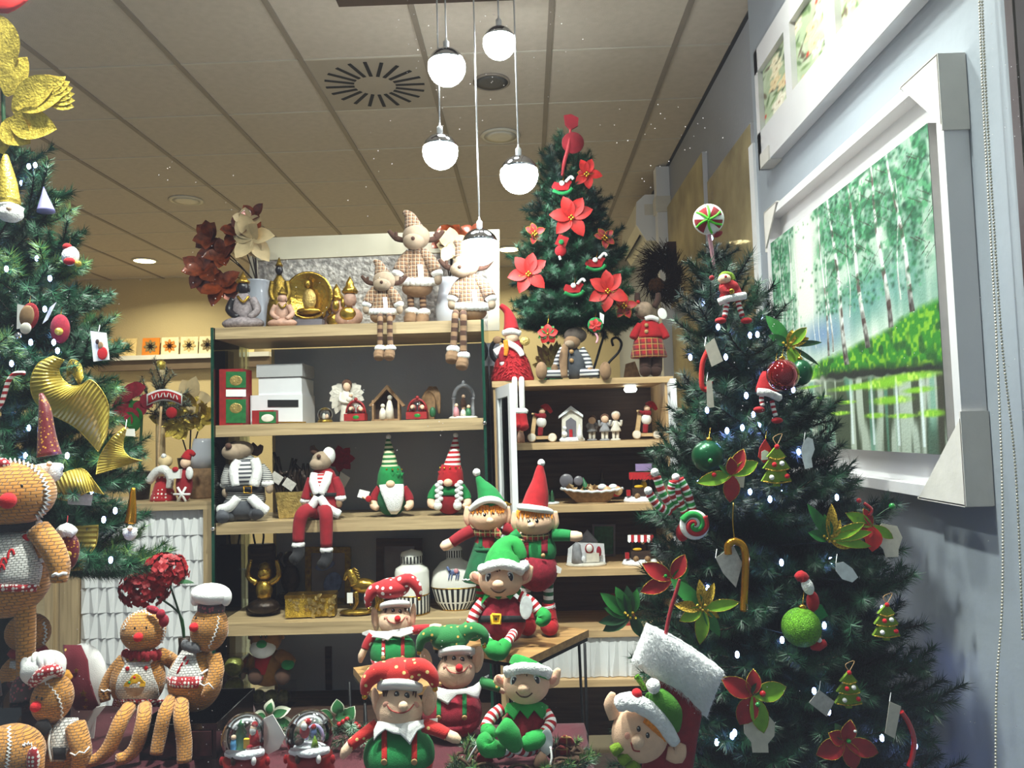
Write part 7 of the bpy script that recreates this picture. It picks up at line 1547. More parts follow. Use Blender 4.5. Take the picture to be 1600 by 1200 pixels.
def spray(t, cx, cy, petals, d0=4, beads=None, n=6, mname='petal', stem=True):
    """flower: petals (angle deg, length px, width px, material[, forward])"""
    for p in petals:
        a, L, W, m = p[:4]; fw = p[4] if len(p) > 4 else .25; a = math.radians(a); d = Vector((math.cos(a), -fw, math.sin(a)))
        m_ = MB().leaf(t.P((cx, cy, d0)), d, (0, -1, .15), L*t.s, W*t.s, .18, .3, n); o = t.put('leaf' if m.startswith(('leaf', 'gold', 'needle')) else mname, m_, m)
        if m in ('petal_red', 'leaf_lime'):
            # glittering rim
            V = m_.v; k = n+1; rim = [Vector(V[i*3]) for i in range(k)]+[Vector(V[i*3+2]) for i in range(k-1, -1, -1)]; t.put('glitter_rim', MB().tube(rim, .38*t.s, 4, cap=False), 'gold_glitter', par=o)
    for (x, y, r, m) in (beads or []): t.ell('bead', (x, y, d0+5), r, m, seg=10, ring=7)
    if stem: t.tube('stem', [(cx, cy, d0), (cx+2, cy+6, -20)], 1.2, 'leaf_dark', seg=6)
def hook(t, x, y, y0, m='gold_bell'): t.tube('hanger', [(x, y, 0), (x+1, (y+y0)/2, -6), (x+2, y0, -16)], .6, m, seg=5)
def tagcard(t, pts, d, m='tag_card'): return t.poly('tag', [(x, y, d) for x, y in pts], .8, m)

# --- tall tree by the painting
t = TO('R', 'swirl_ball', 'red and white peppermint ball with lime trim topping the tall tree', 'tree topper', 1106, 372, .02)
b = t.ell('ball', (1107, 343, 0), (24, 22, 24), 'felt_white', seg=24, ring=16); elp = (1107, 343, 0, 24, 22, 24)
for a0, a1 in ((100, 150), (20, 70), (-40, 0), (180, 250)):
    G = [[t.P(on_el(elp, 1107+r*math.cos(math.radians(lerp(a0, a1, q/6)))*23, 343-r*math.sin(math.radians(lerp(a0, a1, q/6)))*23, .8)) for q in range(7)] for r in (.05, .3, .6, .8, .97)]
    t.put('swirl_panel', MB().grid(G), 'felt_dkred', par=b)
for a in (15, 75, 130, 195, 265, 320): t.tube('lime_piping', [on_el(elp, 1107+r*math.cos(math.radians(a+20*r))*23, 343-r*math.sin(math.radians(a+20*r))*23, 1) for r in (.03, .35, .65, .95)], 1.8, mat('lime_cord', '#4fc01e', .7, var=(60, .1)), par=b)
t.tube('stick', [(1108, 366, 0), (1112, 390, -4), (1116, 420, -8)], [3, 3, 2], 'pink_plush'); t.ell('ribbon', (1122, 366, 4), (8, 3, 4), 'velvet_red', -30)
t = TO('R', 'elf_ornament', 'small elf ornament in red coat with striped legs near the tree tip', 'ornament', 1143, 505, .02)
t.ell('head', (1132, 436, 6), (10, 9, 8), 'skin_pale'); t.tube('hood', [(1126, 434, 2), (1131, 428, 2), (1142, 430, 2), (1146, 438, 2)], 4, 'felt_lime'); t.ell('nose', (1134, 432, 15), 2, 'nose_red'); t.ell('coat', (1139, 450, 2), (16, 10, 13), 'felt_red'); t.tube('hem', [(1123, 472, 6), (1140, 466, 12), (1164, 462, 6)], 6, 'fur_white', jit=.06); t.lathe('skirt', (1143, 468, 0), [(20, 0), (17, 10), (13, 20)], 'felt_red', sy=.6); t.tube('arm', [(1128, 448, 8), (1134, 456, 12), (1140, 455, 14)], [5, 4.5, 3], 'felt_red'); t.ell('bell', (1143, 455, 15), 4.5, 'bell_brass')
for P, f in (([(1136, 472, 4), (1134, 485, 6), (1132, 496, 8)], (1126, 501)), ([(1153, 470, 4), (1156, 482, 6), (1160, 494, 8)], (1166, 501))): stripes(t, 'leg', P, 4, ['felt_red', 'felt_white'], k=7); t.ell('shoe', (f[0], f[1], 9), (9, 6, 5), 'felt_red')
t.ell('antler_bell', (1112, 434, 4), 4, 'felt_dkred')
t = TO('R', 'glass_ball', 'shiny red glass ball hanging high on the tall tree', 'bauble', 1223, 586, .09, None); t.ell('ball', (1223, 586, 0), 25, 'ball_red', seg=28, ring=18); t.lathe('cap', (1222, 563, 0), [(5, 0), (5, 5), (2, 7)], 'gold_bell', seg=12); hook(t, 1222, 558, 545)
t = TO('R', 'glass_ball', 'dark green ball half hidden by the shiny red one', 'bauble', 1252, 582, .03); t.ell('ball', (1252, 582, 0), (17, 17, 20), 'green_matte', seg=24, ring=16); t.lathe('cap', (1250, 563, 0), [(4, 0), (4, 4), (2, 6)], 'gold_bell', seg=12); hook(t, 1250, 558, 545)
t = TO('R', 'glass_ball', 'matte green ball above the lime and red poinsettia', 'bauble', 1106, 713, .07); t.ell('ball', (1106, 713, 0), 25, 'green_matte', seg=28, ring=18); t.lathe('cap', (1108, 690, 0), [(5, 0), (5, 5), (2, 7)], 'gold_bell', seg=12); hook(t, 1108, 684, 668)
t = TO('R', 'glitter_ball', 'lime green glitter ball low on the tall tree', 'bauble', 1252, 980, .05); t.ell('ball', (1252, 980, 0), 30, 'glit_green', seg=28, ring=18); t.lathe('cap', (1254, 952, 0), [(6, 0), (6, 5), (2, 8)], 'gold_bell', seg=12); hook(t, 1254, 945, 925)
def poin(kind, label, x, y, pet, beads, out=.03, tg=None, name='poinsettia', group=None):
    t = TO(kind, name, label, 'artificial flower', x, y, out, group); spray(t, x, y, pet, 4, beads)
    if tg: tagcard(t, tg, -3)
    return t
poin('R', 'red poinsettia with lime leaves below the matte green ball', 1143, 742, [(62, 46, 11, 'petal_red', .1), (95, 30, 9, 'petal_red', .5), (265, 44, 13, 'petal_red', .1), (190, 56, 11, 'leaf_lime', .1), (25, 48, 11, 'leaf_lime', .1), (140, 26, 5, 'leaf_green', .3)], [(1116, 742, 4, 'red_gloss'), (1110, 720, 4, 'green_gloss')], .06, [(1140, 746), (1164, 744), (1162, 762), (1142, 760)])
poin('R', 'dark red poinsettia beside the birch branches above the stocking', 1050, 905, [(150, 52, 13, 'petal_red', .1), (200, 54, 12, 'petal_red', .1), (60, 44, 12, 'petal_red', .1), (30, 32, 8, 'leaf_green', .1), (330, 34, 9, 'leaf_green', .2)], [(1040, 900, 3, 'green_gloss')], .06)
poin('R', 'red poinsettia with lime leaves and a round printed card', 1176, 1086, [(150, 54, 15, 'petal_red', .1), (85, 40, 12, 'petal_red', .1), (245, 52, 17, 'petal_red', .1), (12, 56, 15, 'leaf_lime', .1), (285, 62, 14, 'leaf_lime', .15), (60, 24, 8, 'leaf_dark', .2)], [(1192, 1084, 5, 'red_gloss'), (1184, 1101, 4, 'green_gloss')], .08, [(1168, 1116), (1196, 1112), (1211, 1130), (1210, 1150), (1200, 1162), (1201, 1176), (1176, 1176), (1174, 1160), (1163, 1146), (1162, 1128)])
poin('R', 'dark red poinsettia low on the tall tree near the floor', 1320, 1158, [(205, 50, 16, 'petal_red', .1), (150, 30, 12, 'petal_red', .3), (340, 58, 14, 'petal_red', .1), (290, 48, 14, 'petal_red', .1), (75, 36, 12, 'petal_red', .3), (115, 30, 9, 'leaf_dark', .1)], [(1326, 1158, 4, 'green_gloss'), (1336, 1142, 3, 'eye_white')], .06)
t = poin('R', 'coral poinsettia with a round card on the outer right branch', 1362, 822, [(265, 40, 14, 'petal_bright', .3), (215, 28, 11, 'petal_bright', .2), (150, 44, 10, 'leaf_lime', .1), (330, 40, 8, 'leaf_lime', .1), (110, 30, 7, 'petal_red', .1)], [(1342, 782, 4, 'red_gloss')], .04, [(1378, 818), (1402, 822), (1410, 840), (1404, 858), (1404, 870), (1384, 871), (1380, 858), (1368, 846), (1368, 828)])
t.tube('wire_pick', [(1368, 808, 6), (1382, 798, 8), (1394, 791, 8)], .8, 'leaf_dark', seg=5); t.ell('green_bead', (1394, 791, 8), 5, 'green_gloss'); t.tube('red_beads', [(1350, 786, 4), (1362, 796, 6), (1358, 806, 6)], 2.6, 'red_gloss')
def leafspray(label, x, y, pet, out=.03): t = TO('R', 'leaf_spray', label, 'artificial leaves', x, y, out, 'green and gold leaf sprays'); spray(t, x, y, pet, 4, [(x+q*4, y+w*4, 2.5, 'gold_glitter') for q, w in ((-1, 0), (1, -1), (0, 1), (2, 1), (-2, -1))], n=7); return t
leafspray('leaf spray with gold glitter tips above the white fur stocking', 1098, 950, [(95, 46, 8, 'gold_glitter'), (65, 44, 8, 'gold_glitter'), (170, 46, 9, 'gold_glitter'), (205, 42, 10, 'leaf_lime'), (262, 56, 11, 'leaf_lime'), (300, 50, 9, 'leaf_green'), (10, 58, 9, 'leaf_lime'), (135, 66, 12, 'leaf_green', .0), (330, 30, 6, 'gold_glitter'), (120, 36, 8, 'leaf_green')], .06)
leafspray('leaf spray with gold heart on the outer right side of the tall tree', 1296, 842, [(120, 66, 9, 'leaf_green'), (85, 56, 9, 'gold_glitter'), (10, 66, 8, 'leaf_lime'), (350, 64, 8, 'leaf_lime'), (25, 60, 9, 'leaf_lime'), (335, 34, 8, 'gold_glitter'), (160, 36, 9, 'leaf_green'), (60, 34, 8, 'gold_glitter'), (100, 40, 8, 'leaf_green')], .06)
leafspray('leaf spray with bright lime leaf beside the shiny red ball', 1232, 540, [(45, 40, 9, 'leaf_lime'), (120, 60, 11, 'leaf_green', .0), (285, 46, 10, 'leaf_lime', .3), (5, 52, 5, 'leaf_dark'), (75, 26, 7, 'gold_glitter'), (20, 34, 7, 'gold_glitter'), (325, 56, 4, 'leaf_dark'), (150, 36, 8, 'leaf_green')], .02)
t = leafspray('broad dark green leaf spray left of the white fur stocking', 985, 962, [(115, 52, 10, 'leaf_green'), (140, 60, 11, 'leaf_green'), (95, 48, 9, 'leaf_dark'), (188, 52, 9, 'leaf_dark'), (205, 50, 10, 'leaf_dark'), (160, 44, 9, 'leaf_green'), (75, 44, 9, 'leaf_green'), (300, 40, 9, 'leaf_dark')], .02)
def felt_tree(label, x, y, out=.04, k=1.0):
    t = TO('R', 'felt_tree', label, 'ornament', x, y, out, 'lime felt tree ornaments'); m_ = [(0, -32), (18, -14), (10, -14), (25, 4), (14, 4), (28, 24), (6, 24), (6, 32), (-6, 32), (-6, 24), (-28, 24), (-14, 4), (-25, 4), (-10, -14), (-18, -14)]
    b = t.poly('felt', [(x+a*k*.85, y+c*k, 3) for a, c in m_], 6, 'felt_lime')
    for a, c, m in ((0, -30, 'nose_red'), (-4, -2, 'nose_red'), (8, -4, 'felt_white'), (-8, 18, 'felt_white'), (16, 16, 'nose_red')): t.ell('pompom', (x+a*k, y+c*k, 7), 4*k, m, par=b, seg=10, ring=7)
    for yy, w in ((-13, 12), (5, 18), (24, 22)): t.tube('sequin_row', [(x-w*k, y+yy*k, 4), (x, y+(yy+3)*k, 4.5), (x+w*k, y+yy*k, 4)], 1.2*k, 'gold_glitter', par=b, seg=5)
    t.tube('hanger', [(x, y-32*k, 2), (x-6, y-44*k, -2), (x+8, y-50*k, -6), (x, y-32*k, 2)], .6, 'wood_button', seg=5)
felt_tree('lime felt tree ornament beside a red teardrop tag', 1214, 728, .05); felt_tree('lime felt tree ornament on the far right branches', 1386, 972, .03, .9); felt_tree('lime felt tree ornament above the low dark poinsettia', 1327, 1078, .05, .9)
t = TO('R', 'teardrop_tag', 'red teardrop ornament with a white label', 'ornament', 1195, 708, .05); t.poly('drop', [(1196, 686, 0), (1206, 702, 0), (1204, 716, 0), (1194, 724, 0), (1185, 714, 0), (1187, 700, 0)], 2, 'felt_bright'); t.poly('label', [(1190, 706, 1), (1195, 703, 1), (1201, 706, 1), (1200, 718, 1), (1190, 719, 1)], .8, 'paper'); hook(t, 1196, 686, 672)
def tag_th(kind, label, pts, out=.03, m='tag_card', cat='tag'): x = sum(p[0] for p in pts)/len(pts); y = sum(p[1] for p in pts)/len(pts); t = TO(kind, 'price_tag', label, cat, x, y, out); tagcard(t, pts, 2, m); hook(t, pts[0][0], pts[0][1], pts[0][1]-14, 'cord_white'); return t
tag_th('R', 'cream card tag hanging near the tip of the tall tree', [(1101, 541), (1116, 528), (1130, 564), (1112, 573)]); tag_th('R', 'long white tag below the red candy cane', [(1104, 596), (1112, 594), (1116, 636), (1105, 638)]); tag_th('R', 'clear oval bauble tag on the right branches', [(1256, 690), (1262, 683), (1270, 686), (1273, 702), (1268, 716), (1270, 730), (1258, 733), (1255, 720), (1252, 704)], .04, 'clear_tag')
tag_th('R', 'printed grey card hanging beside the gold cane', [(1118, 872), (1146, 852), (1160, 880), (1150, 918), (1130, 896)], .05, 'paper_grey'); tag_th('R', 'white oval tag under the right leaf spray', [(1306, 880), (1318, 878), (1332, 888), (1341, 902), (1332, 910), (1316, 905), (1306, 892)], .04, 'clear_tag'); tag_th('R', 'brown square card left of the low felt tree', [(1280, 1078), (1304, 1096), (1292, 1120), (1264, 1098)], .05, 'paper_grey'); tag_th('R', 'striped cream card beside the low red candy cane', [(1390, 1096), (1408, 1104), (1398, 1154), (1383, 1146)], .03)
def cane(kind, label, pts, r, m, out=.04, name='candy_cane'): t = TO(kind, name, label, 'candy cane', pts[0][0], pts[0][1], out); t.tube('cane', [(x, y, 4) for x, y in pts], r, m, n=8, seg=12); return t
c_ = cane('R', 'gold candy cane hanging in the middle of the tall tree', [(1138, 866), (1138, 852), (1148, 846), (1160, 852), (1165, 870), (1164, 910), (1162, 955)], 6, 'gold_cane', .06); c_.tube('gold_string', [(1148, 846, 4), (1145, 815, 0), (1146, 786, -4)], .8, 'gold_bell')
cane('R', 'thin red candy cane ornament left of the cream tag', [(1106, 548), (1098, 566), (1096, 592), (1098, 606), (1105, 608), (1110, 596)], 4, 'felt_bright', .03); cane('R', 'red ribbon candy cane on the lowest right branch', [(1408, 1112), (1420, 1130), (1428, 1155), (1426, 1180), (1420, 1198)], 4, 'red_gloss', .03)
t = TO('R', 'santa_ornament', 'Santa ornament with striped legs behind the shiny red ball', 'ornament', 1190, 640, .0); t.lathe('coat', (1199, 612, 0), [(19, 0), (17, 8), (11, 24), (6, 32)], 'felt_red', sy=.6); t.tube('hem', [(1184, 612, 6), (1200, 614, 12), (1218, 622, 4)], 6, 'fur_white', jit=.06)
for P, f in (([(1190, 614, 4), (1190, 626, 6), (1192, 634, 8)], (1186, 640)), ([(1206, 626, 2), (1209, 640, 4), (1212, 650, 6)], (1214, 657))): stripes(t, 'leg', P, 3.6, ['felt_red', 'felt_white'], k=6); t.ell('shoe', (f[0], f[1], 8), (9, 6, 5), 'felt_red')
t.ell('head', (1212, 574, -4), (8, 8, 8), 'skin_pale'); hook(t, 1212, 568, 552)
t = TO('R', 'santa_ornament', 'small Santa with green scarf beside the lime glitter ball', 'ornament', 1260, 930, .03); t.tube('hat', [(1244, 904, 4), (1252, 900, 4), (1258, 906, 4)], [5, 9, 8], 'felt_red'); t.ell('beard', (1262, 916, 6), (9, 7, 14), 'fur_white', -20); t.poly('scarf', [(1268, 945, 4), (1284, 945, 4), (1294, 962, 4), (1280, 970, 4)], 3, 'felt_green'); t.ell('body', (1270, 940, 0), (10, 8, 16), 'felt_red')
t = TO('R', 'santa_ornament', 'tiny red Santa hat ornament under the lime glitter ball', 'ornament', 1282, 1006, .03); t.tube('hat', [(1266, 1010, 2), (1278, 1008, 4), (1290, 1004, 4)], [5, 9, 5], 'felt_red'); t.ell('pompom', (1280, 1000, 10), 4, 'fur_white'); hook(t, 1282, 998, 984)
# candy cluster
def candy(t, pts, r):
    P = [t.P(p) for p in pts]; P = smoothpath(P, 10); n = len(P); m_ = MB(); cols = []
    m_.tube(P, r*t.s, 10, mi=[0, 0, 1, 2, 2, 1]); return t.put('candy_stick', m_, ['felt_red', 'felt_white', 'felt_green_b'])
t = TO('R', 'candy_cluster', 'bunch of striped candy sticks and a swirl lollipop on the left branches', 'candy ornament', 1062, 800, .05)
for P in ([(1052, 796, 0), (1036, 772, 4), (1026, 745, 4)], [(1062, 790, 4), (1050, 768, 6), (1052, 752, 8)], [(1070, 800, 2), (1060, 778, 6), (1056, 750, 6)], [(1048, 800, 0), (1028, 790, 4), (1015, 772, 4)], [(1082, 796, 2), (1074, 770, 6), (1062, 748, 6)]): candy(t, P, 6.5)
for x, y in ((1023, 738), (1056, 746), (1013, 767)): t.ell('white_knob', (x, y, 6), 6.5, 'fur_white')
b = t.ell('lollipop', (1085, 820, 10), (23, 9, 23), 'felt_white')
for col, ph in (('felt_red', 0), ('felt_green_b', 2.1)): t.tube('swirl', [(1085+r*20*math.cos(7*r+ph), 820-r*20*math.sin(7*r+ph), 20-r*5) for r in [q/9 for q in range(10)]], [2.5+3.2*q/9 for q in range(10)], col, par=b, n=4)
t.ell('lollipop', (1066, 832, 2), (10, 6, 14), 'felt_red'); t.ell('bauble', (1030, 740, -6), .5, 'felt_white')
# stocking
fab('stocking_red', '#84101c', .18, 80); mat('long_fur', '#f0f0f2', .95, var=(90, .06), bump=(140, .008), sheen=.5)
t = Th('christmas_stocking', 'red Christmas stocking with white fur cuff and elf face on the tall tree', 'stocking', 1030, 1200, 1.60)
t.tube('leg', [(1062, 1040, 0), (1060, 1090, 0), (1052, 1150, 0), (1040, 1215, 0)], [44, 40, 38, 40], 'stocking_red', flat=.42, seg=20)
m_ = MB(); rs = random.Random(5); G = []
C0 = [(1010, 985), (1030, 972), (1080, 1010), (1134, 1046)]; C1 = [(987, 1040), (1010, 1060), (1055, 1092), (1100, 1120)]
el = (1060, 1046, 0, 84, 26, 80)
for i in range(15):
    q = i/14; L = []
    for j in range(23):
        w_ = j/22; a = Vector((lerp(*[(1012, 1132)[k] for k in (0, 1)], w_), lerp(976, 1050, w_)+6*math.sin(w_*3.1)*-1, 0)); b2 = Vector((lerp(988, 1104, w_), lerp(1036, 1122, w_), 0)); p = a.lerp(b2, q); d = 22*math.sqrt(max(0, 1-(2*q-1)**2))**.6*math.sqrt(max(.0, 1-(2*w_-1)**4))+rs.uniform(-.8, .8); L.append(t.P((p.x+rs.uniform(-.7, .7), p.y+rs.uniform(-.7, .7), d)))
    G.append(L)
m_.grid(G, (0, 16*t.s, 0)); cf = t.put('fur_cuff', m_, 'long_fur')
m_ = MB()
for q in range(5200):
    i = rs.randrange(14); j = rs.randrange(22); p = G[i][j].lerp(G[i+1][j+1], rs.random()); d = Vector((rs.uniform(-.8, .8), rs.uniform(-1, -.2), rs.uniform(-1, .3))).normalized(); s1 = d.orthogonal().normalized()*.0004; b0 = len(m_.v); e_ = p+d*rs.uniform(.006, .012); m_.v += [tuple(p-s1), tuple(p+s1), tuple(e_)]; m_.f.append((b0, b0+1, b0+2)); m_.mi.append(0); m_.sm.append(False)
t.put('fur_strands', m_, 'long_fur', par=cf)['kind'] = 'stuff'
t.tube('hanging_loop', [(1038, 1004, 4), (1046, 960, 0), (1058, 920, -4), (1062, 905, -4)], [3, 3, 3, 2], 'felt_dkred')
h_ = t.ell('elf_face', (1000, 1146, 18), (44, 26, 44), 'skin', 20, seg=26, ring=16); elf = (1000, 1146, 18, 44, 26, 44)
t.tube('ear', [(962, 1120, 16), (954, 1100, 18), (958, 1082, 18)], [12, 11, 4], 'skin', flat=.6); t.tube('ear', [(1042, 1176, 16), (1058, 1178, 18), (1066, 1162, 18)], [10, 15, 6], 'skin', flat=.6)
t.ell('nose', (997, 1158, 48), (10, 9, 10), 'skin_pale', par=h_); eyes(t, h_, [(998, 1139), (1012, 1149)], 3.2, 4.5, 43); smile(t, h_, [(986, 1160), (990, 1172), (1000, 1174)], elf, 1.2); t.ell('cheek', on_el(elf, 982, 1150, -1), (6, 2, 6), 'blush', par=h_, seg=10, ring=7)
t.tube('hair', [(1008, 1122, 38), (1024, 1134, 36), (1038, 1156, 28)], [7, 10, 5], 'hair_orange'); t.tube('hat_brim', [(966, 1100, 34), (984, 1096, 42), (1010, 1106, 44), (1034, 1128, 40), (1054, 1160, 30)], [12, 14, 14, 13, 9], 'long_fur', jit=.07)
t.tube('hat', [(1010, 1096, 30), (1030, 1096, 30), (1048, 1112, 30), (1052, 1140, 24)], [10, 20, 18, 10], mat('hat_olive', '#3f7a1c', .9, var=(60, .15), bump=(300, .002))); t.ell('pompom', (1021, 1072, 44), 11, 'fur_white', jit=.08); t.ell('red_pompom', (995, 1084, 44), 8, 'nose_red')
for x, y in ((978, 1185), (966, 1170), (990, 1198)): t.tube('green_trim', [(x-8, y+4, 26), (x+6, y-6, 30)], [9, 8], 'felt_lime')
t.tube('tinsel_twig', [(1008, 1078, 34), (1000, 1064, 34), (994, 1056, 34)], 4, 'glit_green', jit=.3)

# --- small tree on the cabinet
for i, (x, y, s_, lb) in enumerate([(893, 340, 1.0, 'large red poinsettia in the middle of the cabinet tree'), (826, 428, .95, 'large red poinsettia on the left side of the cabinet tree'), (950, 455, .95, 'large red poinsettia on the right side of the cabinet tree'), (917, 272, .7, 'red poinsettia turned sideways near the top of the cabinet tree'), (975, 478, .6, 'half hidden red poinsettia at the right edge of the cabinet tree'), (836, 365, .5, 'small dark red poinsettia deep on the left of the cabinet tree'), (945, 372, .5, 'small dark red poinsettia deep on the right of the cabinet tree')]):
    t = TO('K', 'poinsettia', lb, 'artificial flower', x, y, .03, 'poinsettias on the cabinet tree'); ang = [170, 60, 20, 300, 225, 110][: 6 if s_ > .8 else 5]; spray(t, x, y, [(a+i*17, 36*s_, 11*s_, 'petal_bright' if s_ > .6 else 'petal_red', .25) for a in ang]+[(a+35, 22*s_, 8*s_, 'petal_red', .1) for a in (0, 130, 250)], 4, [(x+q*3, y+w*3, 2.2, 'gold_bell') for q, w in ((-1, 0), (1, 0), (0, 1), (0, -1))])
for x, y, lb in ((880, 288, 'rocking horse ornament near the top of the cabinet tree'), (932, 408, 'rocking horse ornament on the right of the cabinet tree'), (898, 448, 'rocking horse ornament low in the middle of the cabinet tree')):
    t = TO('K', 'rocking_horse', lb, 'ornament', x, y, .03, 'rocking horse ornaments'); b = t.poly('horse', [(x-18, y+4, 2), (x-14, y-4, 2), (x-6, y-2, 2), (x+2, y-2, 2), (x+8, y-8, 2), (x+14, y-4, 2), (x+10, y+2, 2), (x+8, y+9, 2), (x-14, y+9, 2)], 3, 'felt_red'); t.tube('rocker', [(x-16, y+9, 3), (x-4, y+14, 3), (x+8, y+12, 3), (x+14, y+6, 3)], 2.8, 'felt_green'); t.ell('saddle', (x-2, y-2, 5), (4, 2, 4), 'felt_white', par=b); t.tube('candy', [(x+4, y-4, 5), (x+12, y-12, 5), (x+16, y-8, 5)], 2.2, 'felt_white', par=b); hook(t, x, y-6, y-18)
t = TO('K', 'candy_ornament', 'red and green felt candy ornament in the middle of the cabinet tree', 'ornament', 877, 385, .03); t.box('candy', (878, 377, 2), (17, 4, 17), 'felt_red', 0, 25); t.ell('candy_lower', (876, 392, 2), (9, 4, 9), 'felt_red'); t.ell('dot', (877, 378, 5), (4, 1, 4), 'felt_green'); t.tube('tail', [(874, 400, 2), (876, 406, 2)], 2, 'felt_white'); hook(t, 878, 368, 358)
t = TO('K', 'star_ornament', 'red felt star flower with green leaves at the bottom of the cabinet tree', 'ornament', 856, 522, .03); spray(t, 856, 522, [(90+72*q, 17, 7, 'petal_bright', .05) for q in range(5)]+[(54+72*q, 17, 4.5, 'leaf_green', 0) for q in range(5)], 4, [(856, 522, 2.5, 'gold_bell')]); hook(t, 856, 506, 490)
t = TO('K', 'wreath_ornament', 'round green felt ornament with red petals at the bottom of the cabinet tree', 'ornament', 930, 508, .03); t.lathe('disc', (930, 508, 2), [(.2, 0), (11, 0), (12, 2), (11, 3)], 'felt_green', M=rotm('X', math.pi/2)); spray(t, 930, 508, [(60*q+20, 11, 4, 'petal_bright', .05) for q in range(6)], 8, None, stem=False); t.tube('ribbon', [(930, 520, 3), (934, 528, 3), (932, 536, 3)], 1.6, 'pink_plush'); hook(t, 930, 497, 486); tagcard(t, [(937, 488), (944, 492), (943, 506), (938, 504)], 4, 'paper')
t = TO('K', 'felt_hat', 'red felt topper of two rounds on a stick above the cabinet tree', 'tree topper', 884, 250, 0); b = t.poly('upper_round', [(881, 180, 4), (892, 178, 4), (904, 184, 4), (903, 196, 4), (891, 203, 4), (883, 194, 4)], 5, 'felt_dkred'); t.lathe('lower_round', (895, 224, 2), [(.2, 0), (15, 0), (17.5, 2), (16, 5)], 'felt_dkred', M=rotm('X', math.pi/2)); t.tube('stick', [(892, 198, 2), (888, 230, 6), (882, 252, 4), (878, 275, 0)], [1.5, 3, 3, 2], mat('stick_coral', '#b5333a', .6, var=(30, .1)))

# --- left tree
t = TO('L', 'gold_leaf_bow', 'large gold glitter leaves topping the left tree', 'tree topper', 20, 232, .02)
for (x, y, a, L, W) in [(10, 120, 95, 100, 34), (20, 165, 15, 98, 30), (20, 175, 35, 92, 24), (15, 190, -12, 80, 26), (5, 190, -40, 60, 24), (-5, 160, 150, 80, 30), (10, 150, 60, 70, 24), (0, 200, -80, 44, 22)]: an = math.radians(a); t.put('gold_leaf', MB().leaf(t.P((x, y, 6)), (math.cos(an), -.15, math.sin(an)), (0, -1, 0), L*t.s, W*t.s, .1, .25, 9), 'gold_foil')
for q in range(6): an = math.radians(-12+q*11); t.put('gold_frond', MB().leaf(t.P((62, 158, 12)), (math.cos(an), -.05, math.sin(an)), (0, -1, 0), 56*t.s, 9*t.s, .05, .2, 7, shape=1.7), 'gold_foil')
t.tube('red_ribbon', [(-20, 5, 8), (10, 8, 12), (40, -6, 8)], [10, 14, 8], 'petal_bright', flat=.4); t.tube('stick', [(8, 236, 0), (6, 190, 0), (4, 130, 0)], 3, 'leaf_dark')
def gnome_orn(label, x, y, hat, hm, bw, bl, tip): t = TO('L', 'gnome_ornament', label, 'ornament', x, y, .05, 'bearded gnome ornaments on the left tree'); t.tube('hat', hat, tip, hm); t.tube('beard', [(x, y-bl*.7, 6), (x, y-bl*.3, 8), (x-1, y, 6)], [bw, bw*.95, bw*.45], 'fur_white', jit=.08); t.ell('nose', (x, y-bl*.75, 8+bw), 4, 'skin_pale'); return t
gnome_orn('gnome ornament with gold sequin hat near the top of the left tree', 14, 345, [(14, 318, 4), (12, 285, 4), (9, 258, 2), (9, 242, 0)], 'gold_foil', 21, 26, [17, 13, 8, 3]); gnome_orn('gnome ornament with long burgundy and gold hat in the middle of the left tree', 77, 752, [(77, 712, 4), (73, 680, 4), (70, 640, 2), (64, 615, 0)], 'sequin_red', 20, 36, [18, 13, 9, 3]); gnome_orn('gnome ornament with slim gold hat beside the red hydrangea', 203, 842, [(203, 818, 4), (206, 795, 2), (208, 762, 0)], 'gold_cane', 11, 22, [9, 7, 3])
t = TO('L', 'cone_ornament', 'pale purple cone ornament near the top of the left tree', 'ornament', 72, 330, .03); t.lathe('cone', (72, 331, 2), [(13, 0), (12, 4), (4, 28), (.5, 40)], 'purple_felt', -6)
t = TO('L', 'santa_ornament', 'white bearded Santa ornament on the upper right of the left tree', 'ornament', 110, 400, .03); t.ell('body', (110, 400, 4), (13, 10, 15), 'fur_white', jit=.05); t.ell('red_cap', (105, 386, 6), (7, 6, 6), 'felt_red'); t.ell('red_coat', (108, 408, 10), (9, 5, 6), 'felt_red'); t.ell('bell', (122, 412, 6), 5, 'gold_foil'); hook(t, 108, 384, 372)
t = TO('L', 'oval_ornament', 'oval wooden picture ornament with a red rim and a white tag', 'ornament', 42, 500, .06); t.ell('oval', (46, 494, 4), (15, 3, 21), 'felt_dkred', 8); t.ell('picture', (42, 494, 6), (12, 3, 17), 'cork', 8); t.ell('snow_patch', (40, 513, 8), (9, 2, 9), 'resin_white'); tagcard(t, [(27, 475), (42, 478), (38, 512), (26, 514)], 0, 'paper'); t.ell('bell', (28, 524, 8), 5, 'chrome'); hook(t, 46, 474, 462)
t = TO('L', 'glitter_mitten', 'dark red glitter ornament with a gold bell beside the oval one', 'ornament', 92, 510, .07); t.ell('mitten', (94, 514, 4), (15, 9, 23), 'velvet_red'); t.ell('bell', (92, 518, 14), 6, 'gold_foil'); tagcard(t, [(78, 480), (88, 472), (74, 500), (66, 506)], 2, 'paper'); hook(t, 95, 492, 480)
t = TO('L', 'photo_tag', 'white card tag with a reindeer print hanging on the left tree', 'tag', 156, 540, .05); tagcard(t, [(141, 517), (166, 520), (171, 562), (146, 565)], 3, 'paper'); t.ell('printed_reindeer', (160, 552, 4), (8, .8, 10), 'nose_red'); t.ell('printed_face', (157, 540, 4), (4, .8, 6), 'cork'); t.ell('printed_antler', (152, 534, 4), (3, .8, 4), 'choc'); hook(t, 154, 518, 508, 'cord_white')
